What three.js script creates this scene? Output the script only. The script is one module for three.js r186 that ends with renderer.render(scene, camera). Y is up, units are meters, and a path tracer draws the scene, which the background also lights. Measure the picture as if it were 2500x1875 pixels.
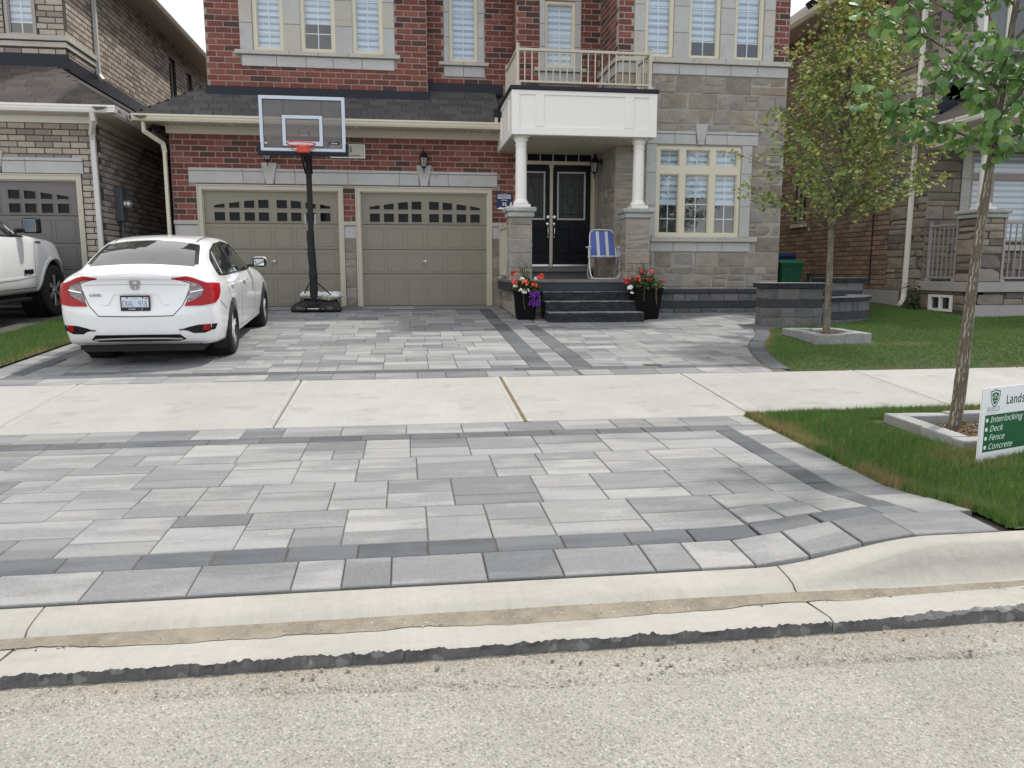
import * as THREE from 'three';
import { mergeGeometries, toCreasedNormals } from 'three/addons/utils/BufferGeometryUtils.js';
import { RoundedBoxGeometry } from 'three/addons/geometries/RoundedBoxGeometry.js';
import { FontLoader } from 'three/addons/loaders/FontLoader.js';
import { TextGeometry } from 'three/addons/geometries/TextGeometry.js';
import { Brush, Evaluator, SUBTRACTION } from 'three-bvh-csg';
import { MeshBVH, acceleratedRaycast } from 'three-mesh-bvh';

// ---------------------------------------------------------------- camera, sky, sun, exposure
const scene = new THREE.Scene();
const camera = new THREE.PerspectiveCamera(53.1, 4 / 3, 0.1, 400);
camera.position.set(0, 1.43, 0);
camera.rotation.set(THREE.MathUtils.degToRad(-8.38), THREE.MathUtils.degToRad(-7.8), 0, 'YXZ');
camera.updateMatrixWorld(true);
const renderer = new THREE.WebGLRenderer({ antialias: true });
renderer.setSize(1024, 768);
renderer.toneMapping = THREE.LinearToneMapping;
renderer.toneMappingExposure = 1.28;
renderer.shadowMap.enabled = true;

// seeded random numbers and tileable noise
function rngOf(seed) { let a = seed >>> 0; return () => { a = (a + 0x6D2B79F5) | 0; let t = Math.imul(a ^ (a >>> 15), 1 | a); t = (t + Math.imul(t ^ (t >>> 7), 61 | t)) ^ t; return ((t ^ (t >>> 14)) >>> 0) / 4294967296; }; }
const SKY = 1.10;
const rnd = rngOf(20240611);
const rr = (a, b, r = rnd) => a + (b - a) * r();
const pick = (l, r = rnd) => l[Math.floor(r() * l.length)];
const clamp = (x, a = 0, b = 1) => Math.min(b, Math.max(a, x));
const smooth = (a, b, x) => { const t = clamp((x - a) / (b - a)); return t * t * (3 - 2 * t); };
const mix = (a, b, t) => a + (b - a) * t;
const hash = (x, y, s) => { let h = Math.imul(x | 0, 374761393) + Math.imul(y | 0, 668265263) + Math.imul(s | 0, 2147483647 ^ 0x5bd1e995); h = Math.imul(h ^ (h >>> 13), 1274126177); return ((h ^ (h >>> 16)) >>> 0) / 4294967296; };
function vnoise(x, y, px, py, s) { const xi = Math.floor(x), yi = Math.floor(y), fx = x - xi, fy = y - yi, u = fx * fx * (3 - 2 * fx), v = fy * fy * (3 - 2 * fy); const m = (a, n) => ((a % n) + n) % n; const x0 = m(xi, px), x1 = m(xi + 1, px), y0 = m(yi, py), y1 = m(yi + 1, py); return mix(mix(hash(x0, y0, s), hash(x1, y0, s), u), mix(hash(x0, y1, s), hash(x1, y1, s), u), v); }
function fbm(u, v, fx, fy, oct, s) { let a = 0, w = 0.5, t = 0; for (let i = 0; i < oct; i++) { a += w * vnoise(u * fx, v * fy, fx, fy, s + i * 17); t += w; w *= 0.55; fx *= 2; fy *= 2; } return a / t; }

// the sky: broken bright cloud over blue
{
  const W = 512, Hh = 256, d = new Float32Array(W * Hh * 4);
  for (let j = 0; j < Hh; j++) for (let i = 0; i < W; i++) {
    const u = (i + 0.5) / W, v = (j + 0.5) / Hh, el = (v - 0.5) * Math.PI, e = Math.max(0, Math.sin(el));
    const b = Math.pow(1 - e, 2.2);
    let r = mix(0.34, 1.00, b), g = mix(0.48, 1.00, b), bl = mix(0.76, 1.00, b);
    const q = 1.0 / (e + 0.22), az = u * Math.PI * 2;
    const cx = Math.cos(az) * Math.cos(el) * q * 0.07 + 0.5, cy = Math.sin(az) * Math.cos(el) * q * 0.07 + 0.5;
    let c = fbm(cx, cy, 9, 9, 6, 5);
    c = smooth(0.40, 0.60, c);
    const shade = mix(0.80, 0.94, b) + 0.26 * fbm(cx + 0.13, cy + 0.31, 14, 14, 4, 77);
    r = mix(r, 1.07 * shade, c * 0.92); g = mix(g, 1.05 * shade, c * 0.92); bl = mix(bl, 1.01 * shade, c * 0.92);
    if (el < 0) { r = 0.42; g = 0.41; bl = 0.39; }
    const k = (j * W + i) * 4; d[k] = r * SKY; d[k + 1] = g * SKY; d[k + 2] = bl * SKY; d[k + 3] = 1;
  }
  const t = new THREE.DataTexture(d, W, Hh, THREE.RGBAFormat, THREE.FloatType);
  t.mapping = THREE.EquirectangularReflectionMapping; t.magFilter = t.minFilter = THREE.LinearFilter; t.wrapS = THREE.RepeatWrapping; t.needsUpdate = true;
  scene.background = t; scene.environment = t;
}
const sun = new THREE.DirectionalLight(new THREE.Color(1.0, 0.955, 0.88), 2.7);
sun.position.set(0.50 * 40, 40, -10 - 0.28 * 40); sun.target.position.set(0, 0, -10);
sun.castShadow = true; sun.shadow.radius = 5; sun.shadow.mapSize.set(4096, 4096);
Object.assign(sun.shadow.camera, { left: -22, right: 22, top: 22, bottom: -22, near: 1, far: 90 });
scene.add(sun, sun.target);

// ---------------------------------------------------------------- helpers
const D = THREE.MathUtils.degToRad;
const C = (r, g, b) => new THREE.Color().setRGB(r, g, b);
const V = (x, y, z) => new THREE.Vector3(x, y, z);
const taken = {};
function numbered(n) { if (!(n in taken)) { taken[n] = 0; return n; } taken[n]++; return n + '_' + String(taken[n]).padStart(3, '0'); }
function tag(o, label, category, group) { o.userData.label = label; o.userData.category = category; if (group) o.userData.group = group; return o; }
function thing(name, label, category, [x, y, z] = [0, 0, 0], turn = 0, group) { const o = new THREE.Group(); o.name = numbered(name); o.position.set(x, y, z); o.rotation.y = turn; scene.add(o); return tag(o, label, category, group); }
function mesh(name, geo, mat, parent) { const m = new THREE.Mesh(Array.isArray(geo) ? merge(geo) : geo, mat); m.name = parent ? name : numbered(name); (parent || scene).add(m); return m; }
function struct(name, geo, mat) { const m = mesh(name, geo, mat); m.userData.kind = 'structure'; return m; }
function copyOf(o, label, pos, turn, group) { const c = o.clone(); c.name = numbered(o.name.replace(/_\d{3}$/, '')); c.userData = { ...o.userData }; scene.add(c); c.position.set(...pos); c.rotation.y = turn; if (label) c.userData.label = label; if (group) c.userData.group = group; return c; }

// uv in metres, from the dominant direction of each face
function tri(g, ou = 0, ov = 0) {
  if (g.index) g = g.toNonIndexed();
  if (!g.attributes.normal) g.computeVertexNormals();
  const p = g.attributes.position, uv = new Float32Array(p.count * 2), a = V(), b = V(), c = V();
  for (let i = 0; i < p.count; i += 3) {
    a.fromBufferAttribute(p, i); b.fromBufferAttribute(p, i + 1); c.fromBufferAttribute(p, i + 2);
    const n = b.clone().sub(a).cross(c.clone().sub(a)); const x = Math.abs(n.x), y = Math.abs(n.y), z = Math.abs(n.z);
    [a, b, c].forEach((q, k) => { const o = (i + k) * 2; if (y >= x && y >= z) { uv[o] = q.x; uv[o + 1] = -q.z; } else if (x >= z) { uv[o] = q.z; uv[o + 1] = q.y; } else { uv[o] = q.x; uv[o + 1] = q.y; } uv[o] += ou; uv[o + 1] += ov; });
  }
  g.setAttribute('uv', new THREE.BufferAttribute(uv, 2));
  return g;
}
function clean(g) { if (g.index) g = g.toNonIndexed(); for (const k of Object.keys(g.attributes)) if (!['position', 'normal', 'uv', 'color'].includes(k)) g.deleteAttribute(k); if (!g.attributes.normal) g.computeVertexNormals(); if (!g.attributes.uv) tri(g); g.clearGroups(); return g; }
function merge(l) { l = l.map(clean); const col = l.some(g => g.attributes.color); if (col) for (const g of l) if (!g.attributes.color) g.setAttribute('color', new THREE.BufferAttribute(new Float32Array(g.attributes.position.count * 3).fill(1), 3)); return l.length === 1 ? l[0] : mergeGeometries(l); }
function at(g, x = 0, y = 0, z = 0, rx = 0, ry = 0, rz = 0, s = 1) { g.applyMatrix4(new THREE.Matrix4().compose(V(x, y, z), new THREE.Quaternion().setFromEuler(new THREE.Euler(rx, ry, rz, 'YXZ')), typeof s === 'number' ? V(s, s, s) : V(...s))); return g; }
// a box from corner to corner, uv in metres
function bx(x0, x1, y0, y1, z0, z1) { const g = new THREE.BoxGeometry(Math.abs(x1 - x0), Math.abs(y1 - y0), Math.abs(z1 - z0)); g.translate((x0 + x1) / 2, (y0 + y1) / 2, (z0 + z1) / 2); return tri(g); }
// the same with rounded edges
function rbx(x0, x1, y0, y1, z0, z1, r = 0.008, seg = 1) { const g = new RoundedBoxGeometry(Math.abs(x1 - x0), Math.abs(y1 - y0), Math.abs(z1 - z0), seg, Math.min(r, Math.abs(x1 - x0) / 2.01, Math.abs(y1 - y0) / 2.01, Math.abs(z1 - z0) / 2.01)); g.translate((x0 + x1) / 2, (y0 + y1) / 2, (z0 + z1) / 2); return tri(g); }
function cyl(r0, r1, h, x = 0, y = 0, z = 0, n = 20) { const g = new THREE.CylinderGeometry(r1, r0, h, n); g.translate(x, y + h / 2, z); return clean(g); }
function bar(a, b, r, n = 8, r2 = r) { const A = V(...a), Bv = V(...b), d = Bv.clone().sub(A), g = new THREE.CylinderGeometry(r2, r, d.length(), n, 1); g.translate(0, d.length() / 2, 0); g.applyQuaternion(new THREE.Quaternion().setFromUnitVectors(V(0, 1, 0), d.clone().normalize())); g.translate(A.x, A.y, A.z); return clean(g); }
function tube(pts, r, seg = 24, n = 8, closed = false, tension = 0.5) { return clean(new THREE.TubeGeometry(new THREE.CatmullRomCurve3(pts.map(p => V(...p)), closed, 'catmullrom', tension), seg, r, n, closed)); }
function lathe(pts, n = 28) { return clean(new THREE.LatheGeometry(pts.map(p => new THREE.Vector2(...p)), n)); }
function shapeOf(pts, holes = []) { const s = new THREE.Shape(pts.map(p => new THREE.Vector2(...p))); for (const h of holes) s.holes.push(new THREE.Path(h.map(p => new THREE.Vector2(...p)))); return s; }
const rect = (x0, x1, y0, y1) => [[x0, y0], [x1, y0], [x1, y1], [x0, y1]];
function extr(pts, z0, z1, holes = [], bevel = 0) { const g = new THREE.ExtrudeGeometry(shapeOf(pts, holes), { depth: z1 - z0 - 2 * bevel, bevelEnabled: bevel > 0, bevelSize: bevel, bevelThickness: bevel, bevelOffset: -bevel, bevelSegments: 1, curveSegments: 10 }); g.translate(0, 0, z0 + bevel); return tri(g); }
function lathesq(levels) { // stacked rectangles [halfX, halfZ, y], closed
  const p = [], q = (a, b, c, d) => p.push(...a, ...b, ...c, ...a, ...c, ...d), ring = ([hx, hz, y]) => [[-hx, y, hz], [hx, y, hz], [hx, y, -hz], [-hx, y, -hz]];
  for (let i = 0; i + 1 < levels.length; i++) { const A = ring(levels[i]), Bq = ring(levels[i + 1]); for (let k = 0; k < 4; k++) { const n = (k + 1) % 4; q(A[k], A[n], Bq[n], Bq[k]); } }
  const T = ring(levels[levels.length - 1]), O = ring(levels[0]); q(T[0], T[1], T[2], T[3]); q(O[3], O[2], O[1], O[0]);
  const g = new THREE.BufferGeometry(); g.setAttribute('position', new THREE.Float32BufferAttribute(p, 3)); g.computeVertexNormals(); return tri(g);
}
// one laid piece (brick, stone, paver, shingle): face towards +z, chamfered edges, no back
function chipPoly(pts, d, c, ou = 0, ov = 0, jit = 0, r = rnd) {
  const n = pts.length, cx = pts.reduce((a, p) => a + p[0], 0) / n, cy = pts.reduce((a, p) => a + p[1], 0) / n;
  const inner = pts.map((p, i) => { const a = pts[(i + n - 1) % n], b = pts[(i + 1) % n]; const e1 = [p[0] - a[0], p[1] - a[1]], e2 = [b[0] - p[0], b[1] - p[1]]; const l1 = Math.hypot(...e1) || 1, l2 = Math.hypot(...e2) || 1; const n1 = [-e1[1] / l1, e1[0] / l1], n2 = [-e2[1] / l2, e2[0] / l2]; let m = [n1[0] + n2[0], n1[1] + n2[1]]; const k = 1 / Math.max(0.35, (m[0] * m[0] + m[1] * m[1]) / 2); return [p[0] + m[0] * c * k, p[1] + m[1] * c * k, jit ? (r() - 0.5) * jit : 0]; });
  const P = []; const put = (...q) => q.forEach(v => P.push(v[0], v[1], v[2]));
  const mid = jit ? [cx, cy, r() * jit * 0.6] : null;
  if (mid) for (let i = 0; i < n; i++) put(inner[i], inner[(i + 1) % n], mid); else for (let i = 1; i + 1 < n; i++) put(inner[0], inner[i], inner[i + 1]);
  for (let i = 0; i < n; i++) { const k = (i + 1) % n, a = [...pts[i], -c], b = [...pts[k], -c], e = [...pts[i], -d], f = [...pts[k], -d]; put(a, b, inner[k], a, inner[k], inner[i]); put(e, f, b, e, b, a); }
  const g = new THREE.BufferGeometry(); g.setAttribute('position', new THREE.Float32BufferAttribute(P, 3)); g.computeVertexNormals(); return tri(g, ou, ov);
}
const chipCache = {};
function chip(w, h, d, c, variants = 5, jit = 0) { const k = Math.floor(rnd() * variants), key = [w.toFixed(2), h.toFixed(3), d, c, k, jit].join(); if (!chipCache[key]) chipCache[key] = chipPoly(rect(-w / 2, w / 2, -h / 2, h / 2), d, c, rnd() * 3, rnd() * 3, jit); return chipCache[key]; }

// pieces: the 300 that show largest become meshes of their own, the rest one mesh
const camInv = camera.matrixWorldInverse.copy(camera.matrixWorld).invert();
const prj = new THREE.Matrix4().makePerspective(-Math.tan(D(26.55)) * 4 / 3, Math.tan(D(26.55)) * 4 / 3, Math.tan(D(26.55)), -Math.tan(D(26.55)), 1, 400);
function shown(p) { const q = p.clone().applyMatrix4(camInv); if (q.z > -0.5) return 0; const x = -q.x / q.z / (Math.tan(D(26.55)) * 4 / 3), y = -q.y / q.z / Math.tan(D(26.55)); return Math.abs(x) < 1.04 && Math.abs(y) < 1.04 ? 1 / q.lengthSq() : 0; }
function pieces(owner, name, items, tones, base, limit = 300) {
  owner.updateMatrixWorld(true);
  const inv = owner.matrixWorld.clone().invert();
  const mats = tones.map(t => { const m = base.clone(); m.color.copy(t); return m; });
  for (const it of items) { it.parent.updateMatrixWorld(true); const w = it.parent.matrixWorld.clone().multiply(it.m); it.w = w; it.score = shown(V().setFromMatrixPosition(w)) * (it.area || 1) * (it.k || 1); }
  items.sort((a, b) => b.score - a.score);
  const rest = [];
  items.forEach((it, i) => {
    if (i < limit && it.score > 0) { const m = new THREE.Mesh(it.g, mats[it.t]); m.name = name; it.m.decompose(m.position, m.quaternion, m.scale); it.parent.add(m); }
    else { const g = it.g.clone().applyMatrix4(inv.clone().multiply(it.w)); const n = g.attributes.position.count, c = new Float32Array(n * 3), t = tones[it.t]; for (let k = 0; k < n; k++) { c[k * 3] = t.r; c[k * 3 + 1] = t.g; c[k * 3 + 2] = t.b; } g.setAttribute('color', new THREE.BufferAttribute(c, 3)); rest.push(g); }
  });
  if (rest.length) { const m = base.clone(); m.color.set(0xffffff); m.vertexColors = true; const o = mesh('remaining_' + name + 's', rest, m, owner); o.userData.kind = 'stuff'; }
}
const M4 = (x, y, z, rx = 0, ry = 0, rz = 0) => new THREE.Matrix4().compose(V(x, y, z), new THREE.Quaternion().setFromEuler(new THREE.Euler(rx, ry, rz, 'YXZ')), V(1, 1, 1));

// ---------------------------------------------------------------- textures
function tex(n, fn, { srgb = true, rep = 1, w = n, h = n } = {}) {
  const d = new Uint8Array(w * h * 4);
  for (let j = 0; j < h; j++) for (let i = 0; i < w; i++) { const c = fn((i + 0.5) / w, (j + 0.5) / h), k = (j * w + i) * 4; const q = typeof c === 'number' ? [c, c, c] : c; d[k] = clamp(q[0]) * 255; d[k + 1] = clamp(q[1]) * 255; d[k + 2] = clamp(q[2]) * 255; d[k + 3] = 255; }
  const t = new THREE.DataTexture(d, w, h, THREE.RGBAFormat); t.wrapS = t.wrapT = THREE.RepeatWrapping; t.magFilter = THREE.LinearFilter; t.minFilter = THREE.LinearMipmapLinearFilter; t.generateMipmaps = true; if (srgb) t.colorSpace = THREE.SRGBColorSpace; t.repeat.set(rep, rep); t.needsUpdate = true; return t;
}
function worley(u, v, n, s) { const x = u * n, y = v * n, xi = Math.floor(x), yi = Math.floor(y); let d1 = 9, d2 = 9, id = 0; for (let j = -1; j <= 1; j++) for (let i = -1; i <= 1; i++) { const a = ((xi + i) % n + n) % n, b = ((yi + j) % n + n) % n, px = xi + i + hash(a, b, s), py = yi + j + hash(a, b, s + 9), d = Math.hypot((px - x), (py - y)); if (d < d1) { d2 = d1; d1 = d; id = hash(a, b, s + 21); } else if (d < d2) d2 = d; } return [d1, d2, id]; }
const g2 = x => Math.pow(clamp(x), 1 / 2.2);   // linear reflectance factor to stored value
const T = {
  paver: tex(1024, (u, v) => { const a = fbm(u, v, 3, 14, 5, 3), b = fbm(u, v, 6, 7, 4, 8), f = fbm(u, v, 200, 260, 2, 4), sp = hash(Math.floor(u * 1024), Math.floor(v * 1024), 6); const st = smooth(0.40, 0.66, a * 0.7 + b * 0.3), wa = smooth(0.5, 0.7, b); const q = (0.76 + 0.28 * st) * (0.84 + 0.32 * f) * (sp > 0.998 ? 0.4 : sp < 0.004 ? 1.18 : 1); return [g2(q * mix(0.99, 1.02, wa)), g2(q), g2(q * mix(1.01, 0.97, wa))]; }, { rep: 1 / 1.7 }),
  conc: tex(1024, (u, v) => { const a = fbm(u, v, 5, 6, 5, 31), b = fbm(u, v, 40, 90, 3, 37), f = hash(Math.floor(u * 1024), Math.floor(v * 1024), 40), br = fbm(u, v, 300, 4, 2, 45), st = smooth(0.60, 0.78, fbm(u, v, 7, 12, 5, 52)); let q = 0.80 + 0.20 * a + 0.10 * (b - 0.5) + 0.06 * (br - 0.5) + 0.05 * (f - 0.5); q *= 1 - 0.12 * st; if (f > 0.9992) q *= 0.5; return [g2(q), g2(q * mix(1, 0.985, st)), g2(q * mix(1, 0.94, st))]; }, { rep: 1 / 2.0 }),
  road: tex(1024, (u, v) => { const [d1, d2, id] = worley(u, v, 150, 3), [e1, , id2] = worley(u, v, 70, 14), a = fbm(u, v, 6, 6, 4, 61), f = fbm(u, v, 256, 256, 2, 66); let q = 0.76 + 0.30 * (f - 0.5); const stone = id > 0.30 && d1 < 0.46; if (stone) q = 0.70 + 0.34 * id * id + 0.14 * (f - 0.5); if (id < 0.16 && d1 < 0.34 + 0.2 * f) q = 0.50 + 0.2 * f; if (e1 < 0.24) { if (id2 > 0.93) q = 1.08; else if (id2 < 0.05) q = 0.46; } q *= 0.90 + 0.22 * (a - 0.3); return [g2(q), g2(q * 0.985), g2(q * 0.95)]; }, { rep: 1 / 1.5 }),
  roadBump: tex(1024, (u, v) => { const [d1, , id] = worley(u, v, 150, 3), f = fbm(u, v, 256, 256, 2, 66); return 0.3 + (d1 < 0.46 && id > 0.2 ? 0.5 * (1 - d1) : 0) + 0.2 * f - (id < 0.13 && d1 < 0.5 ? 0.3 : 0); }, { srgb: false, rep: 1 / 1.5 }),
  grain: tex(512, (u, v) => { const a = fbm(u, v, 8, 8, 5, 91), f = fbm(u, v, 128, 128, 2, 95); const q = 0.72 + 0.34 * a + 0.28 * (f - 0.5); return g2(q); }, { rep: 1 / 0.6 }),
  grainBump: tex(512, (u, v) => fbm(u, v, 20, 20, 5, 92), { srgb: false, rep: 1 / 0.6 }),
  stone: tex(1024, (u, v) => { const a = fbm(u, v, 6, 8, 6, 101), b = fbm(u, v, 30, 40, 3, 105), f = fbm(u, v, 220, 220, 2, 108); const q = 0.62 + 0.5 * a + 0.25 * (b - 0.5) + 0.16 * (f - 0.5); const w = smooth(0.5, 0.7, fbm(u, v, 4, 5, 4, 117)); return [g2(q * mix(1, 1.06, w)), g2(q), g2(q * mix(1, 0.90, w))]; }, { rep: 1 / 1.6 }),
  stoneBump: tex(1024, (u, v) => { const a = fbm(u, v, 14, 22, 5, 121), r = Math.abs(fbm(u, v, 9, 11, 4, 127) - 0.5) * 2; return 0.7 * a + 0.3 * r; }, { srgb: false, rep: 1 / 1.6 }),
  split: tex(512, (u, v) => { const a = fbm(u, v, 10, 16, 5, 131), w = smooth(0.66, 0.74, fbm(u, v, 22, 26, 4, 137)) ; const q = 0.55 + 0.8 * a; return [g2(q * 0.62 + 0.5 * w), g2(q * 0.62 + 0.5 * w), g2(q * 0.64 + 0.5 * w)]; }, { rep: 1 / 0.9 }),
  splitBump: tex(512, (u, v) => { const r = 1 - Math.abs(fbm(u, v, 7, 11, 5, 141) - 0.5) * 2; return r; }, { srgb: false, rep: 1 / 0.9 }),
  shingle: tex(512, (u, v) => { const f = fbm(u, v, 200, 200, 2, 151), a = fbm(u, v, 5, 9, 4, 155), s = hash(Math.floor(u * 512), Math.floor(v * 512), 158); return g2(0.62 + 0.4 * f + 0.25 * a + (s > 0.98 ? 0.35 : 0)); }, { rep: 1 / 0.8 }),
  bark: tex(512, (u, v) => { const a = fbm(u, v, 8, 3, 5, 161), r = Math.abs(fbm(u, v, 14, 5, 4, 167) - 0.5) * 2, li = fbm(u, v, 5, 5, 4, 163); const q = 0.35 + 0.6 * smooth(0.05, 0.4, r) * (0.6 + 0.5 * a) + 0.15 * li; return [g2(q), g2(q * 0.96), g2(q * 0.88)]; }),
  barkBump: tex(512, (u, v) => smooth(0.02, 0.4, Math.abs(fbm(u, v, 14, 5, 4, 167) - 0.5) * 2), { srgb: false }),
  mulch: tex(512, (u, v) => { const [d1, d2, id] = worley(u, v, 60, 171), f = fbm(u, v, 90, 30, 3, 175); const q = (0.25 + 0.9 * id * id) * (0.7 + 0.6 * f) * smooth(0, 0.15, d2 - d1); return [g2(q), g2(q * 0.80), g2(q * 0.58)]; }, { rep: 1 / 0.5 }),
  soil: tex(512, (u, v) => { const a = fbm(u, v, 12, 12, 5, 181), f = fbm(u, v, 150, 150, 2, 185); const q = 0.5 + 0.5 * a + 0.3 * (f - 0.5); return [g2(q), g2(q * 0.97), g2(q * 0.9)]; }, { rep: 1 / 0.8 }),
};
function canvasTex(w, h, draw) { const c = document.createElement('canvas'); c.width = w; c.height = h; draw(c.getContext('2d'), w, h); const t = new THREE.CanvasTexture(c); t.colorSpace = THREE.SRGBColorSpace; t.magFilter = THREE.LinearFilter; return t; }
const std = (col, o = {}) => new THREE.MeshStandardMaterial({ color: col, roughness: 0.8, metalness: 0, ...o });
const phys = (col, o = {}) => new THREE.MeshPhysicalMaterial({ color: col, roughness: 0.4, metalness: 0, ...o });
const W1 = C(1, 1, 1);
const MAT = {
  brickFace: std(W1, { map: T.grain, bumpMap: T.grainBump, bumpScale: 0.003, roughness: 0.9 }),
  stoneFace: std(W1, { map: T.stone, bumpMap: T.stoneBump, bumpScale: 0.014, roughness: 0.92 }),
  paver: std(W1, { map: T.paver, bumpMap: T.grainBump, bumpScale: 0.0012, roughness: 0.85 }),
  mortarRed: std(C(0.36, 0.29, 0.25), { map: T.grain, bumpMap: T.grainBump, bumpScale: 0.004, roughness: 0.95 }),
  mortarDark: std(C(0.075, 0.068, 0.06), { map: T.grain, roughness: 0.95 }),
  mortarGrey: std(C(0.38, 0.365, 0.335), { map: T.grain, bumpMap: T.grainBump, bumpScale: 0.004, roughness: 0.95 }),
  cast: std(C(0.50, 0.50, 0.49), { map: T.conc, bumpMap: T.grainBump, bumpScale: 0.0015, roughness: 0.85 }),
  castTan: std(C(0.50, 0.48, 0.43), { map: T.conc, bumpMap: T.grainBump, bumpScale: 0.002, roughness: 0.85 }),
  castRough: std(C(0.42, 0.43, 0.42), { map: T.stone, bumpMap: T.stoneBump, bumpScale: 0.02, roughness: 0.9 }),
  cream: std(C(0.64, 0.60, 0.47), { roughness: 0.5 }),
  beige: std(C(0.50, 0.46, 0.37), { roughness: 0.5 }),
  white: std(C(0.80, 0.785, 0.745), { roughness: 0.5 }),
  whiteTrim: std(C(0.78, 0.765, 0.725), { roughness: 0.45 }),
  doorTaupe: std(C(0.235, 0.218, 0.170), { roughness: 0.5 }),
  doorGrey: std(C(0.145, 0.135, 0.13), { roughness: 0.5 }),
  flashing: phys(C(0.012, 0.015, 0.026), { roughness: 0.45, specularIntensity: 0.6 }),
  shingleBase: std(C(0.02, 0.02, 0.02), { map: T.shingle, roughness: 0.95 }),
  shingle: std(W1, { map: T.shingle, bumpMap: T.grainBump, bumpScale: 0.002, roughness: 0.95 }),
  darkGlass: phys(C(0.010, 0.012, 0.014), { roughness: 0.05, ior: 1.4, specularIntensity: 0.35 }),
  pane: phys(C(0.84, 0.93, 1.0), { roughness: 0.01, transmission: 1, thickness: 0, ior: 2.0, specularIntensity: 1 }),
  blind: std(C(0.72, 0.73, 0.73), { roughness: 0.8 }),
  blindSheer: std(C(0.36, 0.38, 0.40), { roughness: 0.9 }),
  roomDark: std(C(0.46, 0.45, 0.43), { roughness: 0.9 }),
  blackPaint: phys(C(0.006, 0.007, 0.010), { roughness: 0.45, specularIntensity: 0.35 }),
  blackMetal: phys(C(0.009, 0.009, 0.011), { roughness: 0.5, specularIntensity: 0.5 }),
  chrome: std(C(0.75, 0.75, 0.76), { roughness: 0.12, metalness: 1 }),
  satin: std(C(0.62, 0.62, 0.62), { roughness: 0.3, metalness: 1 }),
  concrete: std(C(0.365, 0.358, 0.345), { map: T.conc, bumpMap: T.grainBump, bumpScale: 0.002, roughness: 0.9 }),
  blackStone: std(C(0.030, 0.035, 0.044), { map: T.split, bumpMap: T.splitBump, bumpScale: 0.035, roughness: 0.85 }),
  blackStoneTop: std(C(0.22, 0.23, 0.25), { map: T.grain, roughness: 0.85 }),
};
const pane = (x0, x1, y0, y1, z) => { const g = new THREE.PlaneGeometry(x1 - x0, y1 - y0); g.translate((x0 + x1) / 2, (y0 + y1) / 2, z); return clean(g); };
// ---------------------------------------------------------------- ground, road, kerb, pavements
const PROF = [[2.68, 0.03], [3.17, 0.095], [3.6, 0.125], [6.17, 0.197], [7.93, 0.33], [15.3, 0.737], [40, 0.75]];
function profY(d) { if (d <= PROF[0][0]) return PROF[0][1]; for (let i = 1; i < PROF.length; i++) if (d <= PROF[i][0]) { const [a, b] = PROF[i - 1], [c, e] = PROF[i]; return mix(b, e, (d - a) / (c - a)); } return 0.75; }
const gy = (x, z) => profY(-z) + 0.105 * smooth(1.45, 2.4, x) * smooth(-4.3, -3.25, z);
function sheet(x0, x1, z0, z1, nx, nz, fy, colour) {
  const g = new THREE.PlaneGeometry(x1 - x0, z1 - z0, nx, nz); g.rotateX(-Math.PI / 2); g.translate((x0 + x1) / 2, 0, (z0 + z1) / 2);
  const p = g.attributes.position; for (let i = 0; i < p.count; i++) p.setY(i, fy(p.getX(i), p.getZ(i)));
  g.computeVertexNormals(); const uv = g.attributes.uv; for (let i = 0; i < p.count; i++) uv.setXY(i, p.getX(i), -p.getZ(i));
  if (colour) { const c = new Float32Array(p.count * 3); for (let i = 0; i < p.count; i++) { const q = colour(p.getX(i), p.getZ(i)); c.set(q, i * 3); } g.setAttribute('color', new THREE.BufferAttribute(c, 3)); }
  return g;
}
struct('ground', sheet(-90, 90, -140, -2.7, 60, 220, (x, z) => profY(-z) - 0.07), std(C(0.10, 0.085, 0.06), { map: T.soil, roughness: 1 }));
// the road, dusty pale asphalt with a film of sand along the gutter
{
  const nz = (x, z) => fbm(x / 24 + 0.5, z / 24 + 0.5, 24, 24, 5, 301), n2 = (x, z) => fbm(x / 24 + 0.5, z / 24 + 0.5, 160, 160, 4, 307);
  const colour = (x, z) => { const k = 0.86 + 0.22 * nz(x, z) + 0.10 * (n2(x, z) - 0.5), e = -2.68 + 0.0 - z; const dirt = clamp(1.15 - (z + 2.68) / (0.10 + 0.22 * nz(x * 2.1, z))) * 0.75 + 0.25 * smooth(0.52, 0.7, n2(x, z * 0.5)); return [mix(0.415, 0.40, dirt) * k, mix(0.408, 0.372, dirt) * k, mix(0.392, 0.315, dirt) * k]; };
  const m = std(W1, { map: T.road, bumpMap: T.roadBump, bumpScale: 0.006, roughness: 0.95, vertexColors: true });
  const fy = (x, z) => { const c = -2.50 + 0.05 * Math.sin(x * 0.9) + 0.02 * Math.sin(x * 3.1); const dz = z - c; return 0.0 + 0.012 * smooth(0.0, 0.05, dz) - 0.022 * Math.exp(-dz * dz / 0.0005) * (0.4 + 0.9 * vnoise(x * 3, 2, 999, 9, 5)); };
  const road = struct('road', [sheet(-5, 6, -2.70, -1.3, 440, 90, fy, colour), sheet(-5, 6, -1.3, 12, 110, 130, () => 0.012, colour), sheet(-80, -5, -2.7, 12, 30, 20, () => 0.01, colour), sheet(6, 80, -2.7, 12, 30, 20, () => 0.01, colour)], m);
}
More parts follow.
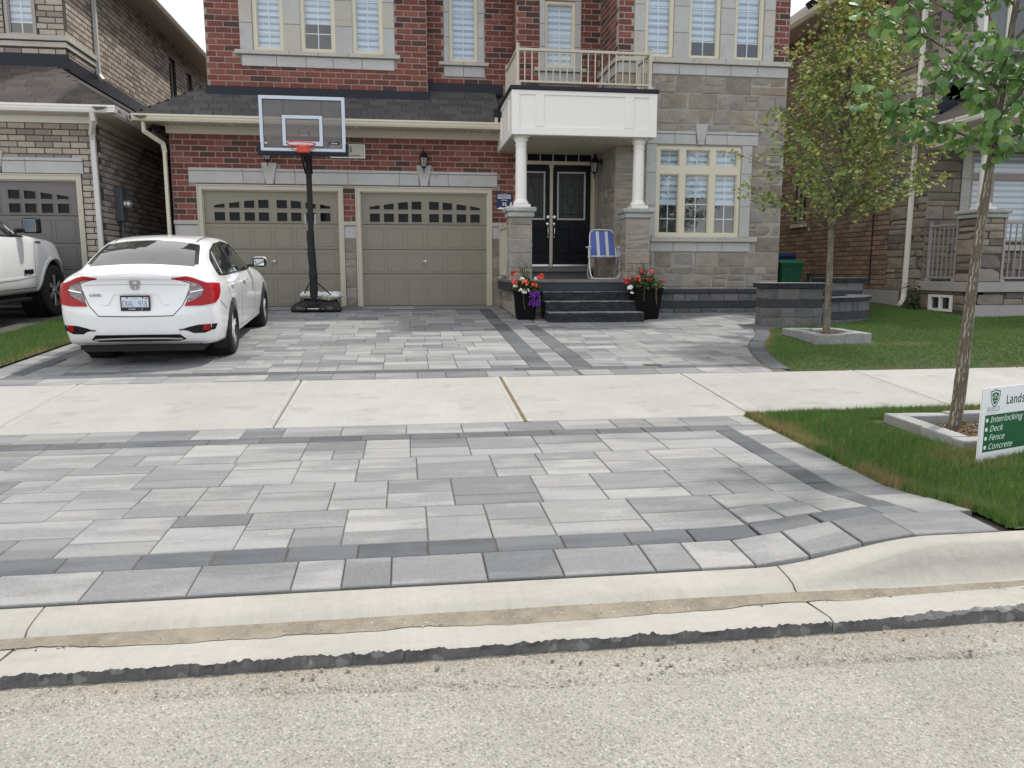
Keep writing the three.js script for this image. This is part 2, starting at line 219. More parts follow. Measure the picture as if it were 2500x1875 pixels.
// kerb and gutter, one length between each pair of joints
{
  const dep = [[-3.17, 0.02], [-3.165, 0.088], [-3.06, 0.074], [-3.015, 0.062], [-2.995, 0.046], [-2.96, 0.037], [-2.88, 0.039], [-2.71, 0.054], [-2.683, 0.046], [-2.682, 0.02], [-2.68, -0.05]];
  const ful = [[-3.19, 0.02], [-3.18, 0.198], [-3.09, 0.205], [-3.055, 0.19], [-3.025, 0.13], [-2.985, 0.055], [-2.95, 0.043], [-2.88, 0.041], [-2.71, 0.054], [-2.683, 0.046], [-2.68, -0.05]];
  const top = new THREE.Group(); top.name = numbered('kerb'); top.userData.kind = 'structure'; scene.add(top);
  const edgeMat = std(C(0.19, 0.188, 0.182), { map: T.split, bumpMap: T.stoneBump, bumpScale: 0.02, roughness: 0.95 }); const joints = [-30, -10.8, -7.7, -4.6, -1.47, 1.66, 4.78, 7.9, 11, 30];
  const m = std(C(0.375, 0.362, 0.33), { map: T.conc, bumpMap: T.grainBump, bumpScale: 0.003, roughness: 0.92 });
  for (let s = 0; s + 1 < joints.length; s++) {
    const x0 = joints[s] + 0.004, x1 = joints[s + 1] - 0.004, near = x1 > -3 && x0 < 5, n = near ? 340 : 6, P = [], I = [], K = dep.length;
    for (let i = 0; i <= n; i++) { const x = mix(x0, x1, i / n), t = smooth(1.55, 2.42, x); for (let k = 0; k < K; k++) { let z = mix(dep[k][0], ful[k][0], t), y = mix(dep[k][1], ful[k][1], t); if (near && k >= K - 3 && k < K - 1) { const q = vnoise(x * 22, k, 9999, 99, 11) + 0.7 * vnoise(x * 60, k, 9999, 99, 19) - 0.85; const q2 = vnoise(x * 140, k + 3, 9999, 99, 27) - 0.5; z -= 0.016 * clamp(q + 0.35 + 0.5 * q2, 0, 1.4); y += 0.011 * (q + 0.7 * q2) * (k === K - 3 ? 0.5 : 1); } P.push(x, y, z); } }
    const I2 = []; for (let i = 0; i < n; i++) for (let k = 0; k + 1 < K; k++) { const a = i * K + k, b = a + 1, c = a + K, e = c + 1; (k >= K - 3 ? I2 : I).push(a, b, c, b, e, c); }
    for (const i of [0, n]) for (let k = 1; k + 1 < K; k++) { const o = i * K; i ? I.push(o, o + k, o + k + 1) : I.push(o, o + k + 1, o + k); }
    let g = new THREE.BufferGeometry(); g.setAttribute('position', new THREE.Float32BufferAttribute(P, 3)); g.setIndex(I); g = toCreasedNormals(g.toNonIndexed(), 0.9);
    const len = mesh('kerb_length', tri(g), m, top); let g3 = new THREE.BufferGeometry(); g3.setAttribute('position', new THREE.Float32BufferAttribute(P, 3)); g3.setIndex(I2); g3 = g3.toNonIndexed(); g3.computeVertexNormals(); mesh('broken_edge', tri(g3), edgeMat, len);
  }
  // sand and grit lying in the gutter
  const r = rngOf(5), gm = new THREE.IcosahedronGeometry(1, 0), mm = std(C(0.30, 0.27, 0.22), { roughness: 1 });
  const N = 2600, inst = new THREE.InstancedMesh(gm, mm, N), q = new THREE.Matrix4(); inst.name = 'gutter_grit';
  for (let i = 0; i < N; i++) { const x = rr(-2.4, 3.2, r), c = Math.pow(r(), 1.6); let z = -2.955 + 0.10 * (r() + r() - 1) * 0.6 + 0.02; let y = 0.040; const sel = r(); if (sel > 0.72) { z = rr(-2.66, -2.42, r); y = 0.006; } const s = mix(0.0015, 0.006, Math.pow(r(), 3)) * (1 + 0.4 * (vnoise(x * 3, 1, 99, 9, 7) > 0.6)); q.compose(V(x, y + s * 0.3, z), new THREE.Quaternion().setFromEuler(new THREE.Euler(r() * 6, r() * 6, 0)), V(s * 1.3, s * 0.8, s)); inst.setMatrixAt(i, q); inst.setColorAt(i, C(1, 1, 1).multiplyScalar(0.5 + r() * 0.9)); }
  inst.userData.kind = 'stuff'; tag(inst, 'loose sand and grit lying along the concrete gutter', 'grit'); scene.add(inst);
  // film of sand in the gutter trough
  const sg = []; { const n = 220, P = [], I = []; for (let i = 0; i <= n; i++) { const x = mix(-4, 4.6, i / n), w = (-0.004 + 0.055 * smooth(0.25, 0.8, vnoise(x * 1.3, 3, 999, 9, 21)) + 0.030 * vnoise(x * 7, 3, 999, 9, 23) + 0.014 * vnoise(x * 31, 3, 999, 9, 25)) * (1 - 0.75 * smooth(1.7, 2.6, x)), u = 0.012 + 0.02 * vnoise(x * 5, 8, 999, 99, 29); P.push(x, 0.0465, -2.975 - u * 0.3, x, 0.0475, -2.945, x, 0.0425, -2.93 + w); if (i < n) { const a = i * 3; I.push(a, a + 1, a + 3, a + 1, a + 4, a + 3, a + 1, a + 2, a + 4, a + 2, a + 5, a + 4); } } const g = new THREE.BufferGeometry(); g.setAttribute('position', new THREE.Float32BufferAttribute(P, 3)); g.setIndex(I); g.computeVertexNormals(); sg.push(tri(g)); }
  const s = struct('gutter_sand', sg, std(C(0.275, 0.252, 0.215), { map: T.soil, bumpMap: T.grainBump, bumpScale: 0.006, roughness: 1 }));
}
// concrete pavement, one slab between each pair of joints
{
  const top = new THREE.Group(); top.name = numbered('sidewalk'); top.userData.kind = 'structure'; scene.add(top);
  const sl = Math.atan2(0.133, 1.75), cut = [-9.4, -7.35, -5.27, -3.19, -1.07, 0.96, 2.93, 4.93, 6.95, 8.97, 11, 13, 15.1];
  for (let i = 0; i + 1 < cut.length; i++) {
    const w = cut[i + 1] - cut[i] - 0.012, c = (cut[i] + cut[i + 1]) / 2, n = 3; const parts = [];
    const L = 1.755; let g = chipPoly(rect(-w / 2, w / 2, -L / 2, L / 2), 0.12, 0.008, rnd() * 2, rnd() * 2); g.rotateX(-Math.PI / 2);
    const m = mesh('slab', g, MAT.concrete.clone(), top); m.material.color.multiplyScalar(rr(0.96, 1.04)); m.position.set(c, 0.2635, -7.05); m.rotation.x = sl;
    // tooled margin beside each joint
    for (const s of [-1, 1]) { const e = chipPoly(rect(-0.022, 0.022, -L / 2, L / 2), 0.01, 0.003); e.rotateX(-Math.PI / 2); const t = mesh('tooled_margin', e, std(C(0.375, 0.37, 0.355), { roughness: 0.8, map: T.conc }), m); t.position.set(s * (w / 2 - 0.03), 0.0022, 0); }
  }
  const f = mesh('joint_filler', at(bx(-0.013, 0.013, -0.05, 0, -0.877, 0.877), 0.96, 0.268, -7.05, sl), std(C(0.20, 0.145, 0.08), { map: T.soil, roughness: 1 }), top);
}

// ---- laid pavers
const PT = [C(0.275, 0.277, 0.280), C(0.24, 0.243, 0.247), C(0.20, 0.204, 0.210), C(0.16, 0.165, 0.174), C(0.305, 0.305, 0.303), C(0.086, 0.092, 0.104), C(0.105, 0.112, 0.124), C(0.127, 0.133, 0.144)];
const lightTone = () => pick([0, 0, 1, 1, 1, 2, 2, 3, 4, 0]), darkTone = () => pick([5, 5, 6, 6, 7]);
const clipPoly = (poly, nx, nz, c) => { const out = []; for (let i = 0; i < poly.length; i++) { const a = poly[i], b = poly[(i + 1) % poly.length], da = a[0] * nx + a[1] * nz - c, db = b[0] * nx + b[1] * nz - c; if (da <= 0) out.push(a); if (da * db < 0) { const t = da / (da - db); out.push([mix(a[0], b[0], t), mix(a[1], b[1], t)]); } } return out; };
function Lay(parent) {
  const items = [];
  return {
    items,
    put(x0, x1, z0, z1, t, o = {}) { // a paver between these edges (z0 far, z1 near)
      const gap = o.gap ?? 0.0028; x0 += gap; x1 -= gap; z0 += gap; z1 -= gap; const w = Math.abs(x1 - x0), h = Math.abs(z1 - z0); if (w < 0.04 || h < 0.04) return;
      const x = (x0 + x1) / 2, z = (z0 + z1) / 2, e = 0.05, sx = Math.atan2(gy(x, z + e) - gy(x, z - e), 2 * e), sz = Math.atan2(gy(x + e, z) - gy(x - e, z), 2 * e);
      const lift = (o.lift || 0) + rr(-0.0012, 0.0012);
      let g = o.clip ? null : chip(w, h, 0.05, 0.0045, 6);
      if (o.clip) { let poly = [[x0 - x, z - z1], [x1 - x, z - z1], [x1 - x, z - z0], [x0 - x, z - z0]]; for (const [nx, nz, c] of o.clip(x, z)) poly = clipPoly(poly, nx, -nz, c - nx * x - nz * z); if (poly.length < 3) return; let ar = 0; poly.forEach((p, i) => { const q = poly[(i + 1) % poly.length]; ar += p[0] * q[1] - p[1] * q[0]; }); if (Math.abs(ar) < 0.006) return; g = poly.length === 4 && Math.abs(ar / 2 - w * h) < 1e-5 ? chip(w, h, 0.05, 0.0045, 6) : chipPoly(poly, 0.05, 0.0045, rnd() * 3, rnd() * 3); }
      const m = new THREE.Matrix4().makeRotationFromEuler(new THREE.Euler(-sx + rr(-0.002, 0.002), 0, sz + rr(-0.002, 0.002))).multiply(new THREE.Matrix4().makeRotationX(-Math.PI / 2)); m.setPosition(x, gy(x, z) + lift, z);
      items.push({ parent, g, m, t, area: w * h, k: 1.5 / (1 - z) });
    },
    quad(pts, t) { const cx = pts.reduce((a, p) => a + p[0], 0) / 4, cz = pts.reduce((a, p) => a + p[1], 0) / 4; const poly = pts.map(p => [(p[0] - cx) * 0.985, -(p[1] - cz) * 0.985]); let ar = 0; poly.forEach((p, i) => { const q = poly[(i + 1) % 4]; ar += p[0] * q[1] - p[1] * q[0]; }); if (ar < 0) poly.reverse(); const e = 0.05, sx = Math.atan2(gy(cx, cz + e) - gy(cx, cz - e), 2 * e); const m = new THREE.Matrix4().makeRotationX(-sx - Math.PI / 2); m.setPosition(cx, gy(cx, cz), cz); items.push({ parent, g: chipPoly(poly, 0.05, 0.004, rnd() * 3, rnd() * 3), m, t, area: 0.04, k: 1 / (1 - cz) }); },
    rowX(x0, x1, z0, z1, lens, tone, o) { let x = x0; while (x < x1 - 0.02) { let l = pick(lens); if (x1 - x - l < 0.12) l = x1 - x; this.put(x, x + l, z0, z1, tone(), o); x += l; } },
    rowZ(x0, x1, z0, z1, lens, tone, o) { let z = z1; while (z > z0 + 0.02) { let l = pick(lens); if (z - z0 - l < 0.10) l = z - z0; this.put(x0, x1, z - l, z, tone(), o); z -= l; } },
    field(x0, x1, z0, z1, band, o) { // bands across, each cut into units of one or two courses
      const n = Math.max(1, Math.round((z1 - z0) / band)), b = (z1 - z0) / n;
      for (let i = 0; i < n; i++) {
        const za = z0 + i * b; let x = x0 - rr(0, 0.3), last = -1;
        while (x < x1 - 0.01) {
          let kind; do kind = Math.floor(rnd() * 4); while (kind === last && kind !== 3); last = kind;
          let w = pick([0.32, 0.38, 0.42, 0.50]); if (x1 - x - w < 0.16) w = x1 - x;
          const a = Math.max(x, x0), e = x + w;
          if (e - a > 0.05) {
            const f = kind === 0 ? 1 / 3 : kind === 1 ? 2 / 3 : 1 / 2;
            if (kind === 3 && w > 0.4) { const s = x + w * 0.5; this.put(a, e, za, za + b * 0.5, lightTone(), o); if (s > a + 0.06) { this.put(a, s, za + b * 0.5, za + b, lightTone(), o); this.put(s, e, za + b * 0.5, za + b, lightTone(), o); } else this.put(a, e, za + b * 0.5, za + b, lightTone(), o); }
            else { this.put(a, e, za, za + b * f, lightTone(), o); this.put(a, e, za + b * f, za + b, lightTone(), o); }
          }
          x += w;
        }
      }
    },
  };
}
const sandMat = std(C(0.135, 0.125, 0.108), { map: T.soil, bumpMap: T.grainBump, bumpScale: 0.004, roughness: 1 });
// apron between the pavement and the kerb
{
  const bed = struct('driveway_apron', sheet(-5.0, 2.90, -6.17, -3.172, 90, 60, (x, z) => gy(x, z) - 0.007 - 0.022 * smooth(1.1, 1.5, x) * smooth(-4.4, -4.0, z)), sandMat), L = Lay(bed), X0 = -4.6;
  L.rowX(X0, 2.87, -6.165, -5.85, [0.36, 0.5, 0.44, 0.3], lightTone);
  L.rowX(X0 + 0.2, 2.56, -5.85, -5.68, [0.365, 0.37], darkTone);
  L.field(X0, 2.40, -5.68, -3.62, 0.515);
  L.rowZ(2.40, 2.56, -5.68, -3.62, [0.34, 0.34, 0.33], darkTone);
  L.rowZ(2.56, 2.86, -5.85, -3.45, [0.16, 0.33, 0.25], lightTone);
  L.rowX(X0 + 0.1, 2.56, -3.62, -3.455, [0.325, 0.33], darkTone);
  L.rowX(X0, 2.78, -3.455, -3.172, [0.21, 0.34, 0.42, 0.26], lightTone, { lift: 0.004 });
  pieces(bed, 'paver', L.items, PT, MAT.paver);
}
// driveway before the garage
{
  const bed = struct('driveway', sheet(-4.40, 1.86, -15.40, -7.93, 40, 60, (x, z) => gy(x, z) - 0.007), sandMat), L = Lay(bed);
  L.rowX(-4.36, 1.82, -8.27, -7.945, [0.36, 0.5, 0.44, 0.3], lightTone);
  L.rowX(-4.08, 1.62, -8.44, -8.27, [0.40, 0.42], darkTone);
  L.rowZ(-4.36, -4.08, -15.38, -8.27, [0.2, 0.33, 0.27], lightTone);
  L.rowZ(-4.08, -3.93, -14.64, -8.44, [0.37, 0.36], darkTone);
  L.field(-3.93, 1.37, -14.64, -8.44, 0.515);
  L.rowX(-3.93, 1.37, -14.80, -14.64, [0.4, 0.42], darkTone);
  L.rowX(-4.08, 1.82, -15.38, -14.80, [0.5, 0.36, 0.44], lightTone);
  L.rowZ(1.37, 1.60, -14.80, -8.44, [0.37, 0.36], darkTone);
  L.rowZ(1.60, 1.86, -14.80, -8.27, [0.33, 0.42, 0.27], lightTone);
  pieces(bed, 'paver', L.items, PT, MAT.paver);
}
// front walk and patio, with a curved edge against the lawn
const LAWN_EDGE = new THREE.CatmullRomCurve3([[4.22, -7.7], [4.25, -7.95], [4.38, -8.6], [4.78, -9.75], [5.42, -10.9], [5.72, -11.5], [6.6, -11.75], [7.6, -12.55], [8.25, -13.5], [8.4, -14.2]].map(p => V(p[0], 0, p[1])));
const LE = LAWN_EDGE.getSpacedPoints(160);
const edgeX = z => { for (let i = 0; i + 1 < LE.length; i++) if (LE[i].z >= z && LE[i + 1].z <= z) return mix(LE[i].x, LE[i + 1].x, (LE[i].z - z) / (LE[i].z - LE[i + 1].z || 1)); return z > -7.7 ? 4.22 : 8.4; };
{
  const bed = struct('front_walk', sheet(1.86, 8.5, -14.2, -7.93, 40, 50, (x, z) => gy(x, z) - (x > edgeX(z) - 0.05 ? 0.06 : 0.007)), sandMat), L = Lay(bed);
  const near = (z, off) => { const e = 0.08, a = edgeX(z + e), b = edgeX(z - e), dx = b - a, dz = -2 * e, l = Math.hypot(dx, dz); const nx = -dz / l, nz = dx / l; const px = edgeX(z) - off * 1.06; return [nx, nz, nx * px + nz * z]; };
  const clip = (x, z) => (x > edgeX(z) - 0.75 && z > -11.4 ? [near(clamp(z, -11.3, -7.75), 0.235)] : x > edgeX(z) - 0.6 ? [near(z, 0.05)] : []);
  const ok = (x, z) => x < edgeX(z) - 0.05 && !(x > 2.5 && x < 3.9 && z < -12.8) && !(x > 1.95 && x < 4.2 && z < -13.5);
  const put0 = L.put.bind(L); L.put = (x0, x1, z0, z1, t, o = {}) => { if (ok((x0 + x1) / 2, (z0 + z1) / 2)) put0(x0, x1, z0, z1, t, { ...o, clip }); };
  L.rowX(1.86, 4.6, -8.27, -7.945, [0.36, 0.5, 0.44, 0.3], lightTone);
  L.rowX(1.62, 4.6, -8.44, -8.27, [0.40, 0.42], darkTone);
  L.rowZ(1.86, 2.08, -12.2, -8.44, [0.37, 0.36], darkTone);
  L.field(2.08, 8.4, -14.1, -8.44, 0.515);
  L.rowZ(1.86, 2.08, -13.4, -12.2, [0.33, 0.42], lightTone);
  L.put = put0;
  for (let i = 3; i < 92; i += 5) { const a = LE[i], b = LE[i + 5]; if (a.z > -7.95 || b.z < -11.45) continue; const t = b.clone().sub(a).normalize(), n = V(t.z, 0, -t.x).multiplyScalar(t.z < 0 ? 1 : -1); L.quad([[a.x, a.z], [b.x, b.z], [b.x + n.x * 0.21, b.z + n.z * 0.21], [a.x + n.x * 0.21, a.z + n.z * 0.21]], darkTone()); }
  pieces(bed, 'paver', L.items, PT, MAT.paver);
  const cap = thing('cleanout_cover', 'small rusty brown rectangular cover set flush in the front walk pavers', 'cover', [2.79, gy(2.79, -8.49) + 0.001, -8.49]);
  mesh('plate', rbx(-0.09, 0.09, -0.03, 0.006, -0.05, 0.05, 0.004), std(C(0.20, 0.13, 0.09), { map: T.soil, roughness: 0.9 }), cap); mesh('rim', extr(rect(-0.1, 0.1, -0.06, 0.06), -0.03, 0.003, [rect(-0.091, 0.091, -0.051, 0.051).reverse()]).rotateX(-Math.PI / 2), std(C(0.1, 0.09, 0.08)), cap);
}
// neighbour's asphalt drive
struct('neighbour_driveway', sheet(-12, -5.62, -15.3, -7.95, 60, 60, (x, z) => gy(x, z) + 0.003 - 0.05 * smooth(-5.66, -5.62, x)), std(C(0.135, 0.13, 0.125), { map: T.road, bumpMap: T.roadBump, bumpScale: 0.004, roughness: 0.95 }));
// ---------------------------------------------------------------- masonry helpers
const RED = [C(0.215, 0.066, 0.048), C(0.185, 0.056, 0.042), C(0.235, 0.078, 0.057), C(0.150, 0.052, 0.041), C(0.100, 0.046, 0.039), C(0.075, 0.044, 0.040), C(0.255, 0.096, 0.072)];
const redTone = () => pick([0, 0, 0, 1, 1, 1, 2, 2, 3, 3, 3, 4, 4, 5, 6]);
const TAN = [C(0.46, 0.395, 0.33), C(0.40, 0.345, 0.295), C(0.50, 0.435, 0.37), C(0.31, 0.27, 0.235), C(0.26, 0.23, 0.205)];
const tanTone = () => pick([0, 0, 0, 2, 2, 1, 1, 3, 4]);
const BRN = [C(0.31, 0.215, 0.145), C(0.27, 0.185, 0.125), C(0.35, 0.245, 0.17), C(0.225, 0.155, 0.108), C(0.19, 0.14, 0.108)];
const brnTone = () => pick([0, 0, 1, 1, 2, 3, 4]);
const STN = [C(0.33, 0.295, 0.25), C(0.28, 0.252, 0.215), C(0.30, 0.285, 0.255), C(0.25, 0.225, 0.195), C(0.35, 0.315, 0.27), C(0.30, 0.25, 0.20)];
const stnTone = () => pick([0, 0, 1, 1, 2, 2, 3, 4, 5]);
const STN2 = [C(0.26, 0.23, 0.19), C(0.215, 0.19, 0.16), C(0.30, 0.25, 0.20), C(0.165, 0.152, 0.14), C(0.28, 0.255, 0.225), C(0.235, 0.19, 0.145)];
function spans(u0, u1, y, holes) { let s = [[u0, u1]]; for (const [a, b, c, d] of holes) if (y > c && y < d) s = s.flatMap(([p, q]) => (b <= p || a >= q ? [[p, q]] : [[p, a], [b, q]].filter(([e, f]) => f - e > 0.02))); return s; }
function bricks(items, parent, u0, u1, v0, v1, holes, tone, k = 1, L = 0.288, H = 0.1047) {
  const n = Math.round((v1 - v0) / H), h = (v1 - v0) / n, off = rnd() * L;
  for (let i = 0; i < n; i++) for (const [a, b] of spans(u0, u1, v0 + (i + 0.5) * h, holes)) {
    let x = Math.floor((a - off) / L) * L + off + (i % 2) * L / 2 - L;
    for (; x < b; x += L) { let p = Math.max(a, x) + 0.0085, q = Math.min(b, x + L) - 0.0085; if (q - p < 0.035) continue; if (x < a && a - x < 0.03) p = a + 0.006; const w = q - p; items.push({ parent, g: chip(w, h - 0.0185, 0.03, 0.005, 4), m: M4((p + q) / 2, v0 + (i + 0.5) * h, rr(-0.0015, 0.0015)), t: tone(), area: w * h, k }); }
  }
}
function stones(items, parent, u0, u1, v0, v1, holes, tone, k = 1, seed = 3) {
  const r = rngOf(seed), br = [v0, v1]; for (const h of holes) for (const q of [h[2], h[3]]) if (q > v0 + 0.05 && q < v1 - 0.05) br.push(q); br.sort((a, b) => a - b);
  const put = (p, q, a, b) => { p += 0.005; q -= 0.005; a += 0.005; b -= 0.005; if (q - p < 0.03 || b - a < 0.03) return; items.push({ parent, g: chipPoly(rect(-(q - p) / 2, (q - p) / 2, -(b - a) / 2, (b - a) / 2), 0.04, 0.011, r() * 4, r() * 4, 0.022, r), m: M4((p + q) / 2, (a + b) / 2, rr(-0.004, 0.006, r)), t: tone(), area: (q - p) * (b - a), k }); };
  for (let s = 0; s + 1 < br.length; s++) {
    let y = br[s]; const top = br[s + 1];
    while (y < top - 0.02) {
      let h = pick([0.14, 0.2, 0.24, 0.28, 0.26], r); if (top - y - h < 0.10) h = top - y;
      for (const [a, b] of spans(u0, u1, y + h / 2, holes)) {
        let x = a;
        while (x < b - 0.02) {
          let w = rr(0.24, 0.62, r); if (h < 0.17) w *= 0.9; if (b - x - w < 0.16) w = b - x; const q = r();
          if (h > 0.19 && q < 0.30) { const s1 = y + h * rr(0.38, 0.62, r); put(x, x + w, y, s1); if (w > 0.36 && r() < 0.5) { const c = x + w * rr(0.35, 0.65, r); put(x, c, s1, y + h); put(c, x + w, s1, y + h); } else put(x, x + w, s1, y + h); }
          else put(x, x + w, y, y + h);
          x += w;
        }
      }
      y += h;
    }
  }
}
const block = (P, x0, x1, y0, y1, z, proud = 0.02, name = 'surround_stone', m = MAT.cast) => { const g = chipPoly(rect(-(x1 - x0) / 2 + 0.003, (x1 - x0) / 2 - 0.003, -(y1 - y0) / 2 + 0.003, (y1 - y0) / 2 - 0.003), proud + 0.05, 0.006, rnd() * 3, rnd() * 3); const o = mesh(name, g, m, P); o.position.set((x0 + x1) / 2, (y0 + y1) / 2, z + proud); return o; };
function wall(P, name, x0, x1, y0, y1, z, holes, mat, depth = 0.14, back = 0.007, turn = 0, pos) { const m = mesh(name, extr(rect(x0, x1, y0, y1), -depth, -back, holes.map(h => rect(...h)).map(h => h.slice().reverse())), mat, P); if (pos) m.position.set(...pos); else m.position.set(0, 0, z); m.rotation.y = turn; return m; }
// a window: frame part with its panes, glazing bars and blind
function windowPart(P, x0, x1, y0, y1, z, lights, { mat = MAT.cream, depth = 0.05, barMat = MAT.whiteTrim, name = 'window' } = {}) {
  const hol = lights.map(l => rect(l.x[0], l.x[1], l.y[0], l.y[1]).slice().reverse());
  const f = mesh(name, [extr(rect(x0, x1, y0, y1), z - 0.10, z - depth + 0.03, hol)], mat, P);
  for (const l of lights) {
    const [a, b] = l.x, [c, d] = l.y, zz = z - 0.07;
    mesh('sash', [bx(a - 0.001, a + 0.018, c, d, zz - 0.01, zz + 0.028), bx(b - 0.018, b + 0.001, c, d, zz - 0.01, zz + 0.028), bx(a + 0.018, b - 0.018, c - 0.001, c + 0.018, zz - 0.01, zz + 0.027), bx(a + 0.018, b - 0.018, d - 0.018, d + 0.001, zz - 0.01, zz + 0.027)], mat, f);
    const xs = [a]; for (let i = 1; i < l.cols; i++) xs.push(mix(a, b, i / l.cols)); xs.push(b);
    const ys = [c, ...(l.ys || []), d];
    for (let i = 0; i + 1 < xs.length; i++) for (let j = 0; j + 1 < ys.length; j++) mesh('pane', pane(xs[i], xs[i + 1], ys[j], ys[j + 1], zz), MAT.pane, f);
    const w = 0.008; for (const x of xs.slice(1, -1)) mesh('glazing_bar', bx(x - w, x + w, c, d, zz - 0.012, zz - 0.004), barMat, f); for (const y of ys.slice(1, -1)) mesh('glazing_bar', bx(a, b, y - w, y + w, zz - 0.013, zz - 0.005), barMat, f);
    if (l.blind !== undefined && l.blind < 1) { const bot = mix(c, d, l.blind), sol = [], sh = []; for (let y = d; y > bot; y -= 0.115) { sol.push(bx(a, b, Math.max(bot, y - 0.068), y, zz - 0.062, zz - 0.058)); sh.push(bx(a, b, Math.max(bot, y - 0.115), Math.max(bot + 0.001, y - 0.068), zz - 0.060, zz - 0.058)); } mesh('blind', sol, MAT.blind, f); mesh('blind_sheer', sh, MAT.blindSheer, f); }
  }
  return f;
}
const rebase = (g, x, y, z) => { const v = V(x, y, z); for (const c of g.children) c.position.sub(v); g.position.copy(v); g.updateMatrixWorld(true); };
function garageDoor(P, x0, x1, z, mat, trimMat, pal) {
  const W = x1 - x0, cx = (x0 + x1) / 2, door = mesh('garage_door', bx(x0, x1, 0.74, 2.95, z - 0.12, z - 0.10), mat, P);
  const cols = [-1.07, -0.80, -0.525, -0.265, 0.105, 0.365, 0.64, 0.91].map(c => c - 0.015);
  const tops = [[2.655, 2.69], [2.695, 2.725], [2.738, 2.756], [2.762, 2.765]]; const hs = [];
  cols.forEach((c, i) => { const a = cx + c + (i < 4 ? 0.03 : 0), b = a + 0.19, t = tops[i < 4 ? i : 7 - i]; hs.push([[a, 2.61], [b, 2.61], [b, i < 4 ? t[1] : t[0]], [a, i < 4 ? t[0] : t[1]]]); hs.push([[a, 2.37], [b, 2.37], [b, 2.53], [a, 2.53]]); });
  const topS = mesh('section', extr(rect(x0 + 0.004, x1 - 0.004, 2.325, 2.935), z - 0.10, z - 0.065, hs.map(h => h.slice().reverse()), 0.004), mat, door);
  for (const h of hs) { mesh('pane', extr(h, z - 0.098, z - 0.088), MAT.darkGlass, door); const o = h.map(([x, y]) => [x + Math.sign(x - (h[0][0] + h[1][0]) / 2) * 0.016, y + Math.sign(y - (h[0][1] + h[3][1]) / 2) * 0.016]); mesh('pane_surround', extr(o, z - 0.066, z - 0.056, [h.slice().reverse()]), mat, door); }
  for (const [a, b] of [[1.845, 2.315], [1.375, 1.835], [0.75, 1.365]]) {
    const s = mesh('section', rbx(x0 + 0.004, x1 - 0.004, a, b, z - 0.10, z - 0.065, 0.006), mat, door);
    const n = 6, w = (W - 0.14) / n; for (let i = 0; i < n; i++) { const p = x0 + 0.07 + i * w + 0.03, q = p + w - 0.06, pts = rect(p, q, a + 0.05, b - 0.06), inn = rect(p + 0.014, q - 0.014, a + 0.064, b - 0.074); mesh('moulding', extr(pts, z - 0.066, z - 0.059, [inn.reverse()], 0.002), mat, door); }
  }
  mesh('handle', [at(rbx(-0.05, 0.05, -0.008, 0.008, -0.006, 0.008, 0.005), cx, 1.615, z - 0.035), at(cyl(0.018, 0.018, 0.03, 0, 0, 0, 12), cx, 1.615, z - 0.065, Math.PI / 2), at(rbx(-0.006, 0.006, -0.04, 0.03, 0, 0.008, 0.004), cx, 1.615, z - 0.042)], MAT.satin, door);
  const T1 = 0.09; mesh('door_trim', [extr([[x0 - T1, 0.74], [x0, 0.74], [x0, 2.935], [x1, 2.935], [x1, 0.74], [x1 + T1, 0.74], [x1 + T1, 3.03], [x0 - T1, 3.03]], z - 0.13, z + 0.012, [], 0.004), bx(x0 - 0.012, x0 + 0.016, 0.74, 2.935, z - 0.09, z - 0.03), bx(x1 - 0.016, x1 + 0.012, 0.74, 2.935, z - 0.09, z - 0.03), bx(x0, x1, 2.915, 2.945, z - 0.09, z - 0.03), rbx(x0 - T1 - 0.004, x0 - T1 + 0.022, 0.745, 3.034, z, z + 0.026, 0.006), rbx(x1 + T1 - 0.022, x1 + T1 + 0.004, 0.745, 3.034, z, z + 0.026, 0.006), rbx(x0 - T1 + 0.022, x1 + T1 - 0.022, 3.01, 3.036, z, z + 0.026, 0.006)], trimMat, P);
  mesh('door_seal', bx(x0, x1, 0.725, 0.752, z - 0.10, z - 0.05), MAT.blackMetal, P); mesh('threshold', bx(x0 - 0.05, x1 + 0.05, 0.70, 0.742, z - 0.14, z + 0.015), MAT.concrete, P);
  return door;
}
function gutterGeo(x0, x1, y, z) { const p = [[0, 0], [0.10, 0], [0.125, 0.045], [0.115, 0.06], [0.135, 0.085], [0.135, 0.115], [0.122, 0.115], [0.10, 0.02], [0.01, 0.02], [0.01, 0.115], [0, 0.115]]; const g = new THREE.ExtrudeGeometry(shapeOf(p), { depth: x1 - x0, bevelEnabled: false }); g.rotateY(-Math.PI / 2); g.scale(-1, 1, 1); g.translate(x0, y, z); const q = g.index ? g.toNonIndexed() : g; const a = q.attributes.position.array; for (let i = 0; i < a.length; i += 9) for (let k = 0; k < 3; k++) { const t = a[i + 3 + k]; a[i + 3 + k] = a[i + 6 + k]; a[i + 6 + k] = t; } q.computeVertexNormals(); return tri(q); }
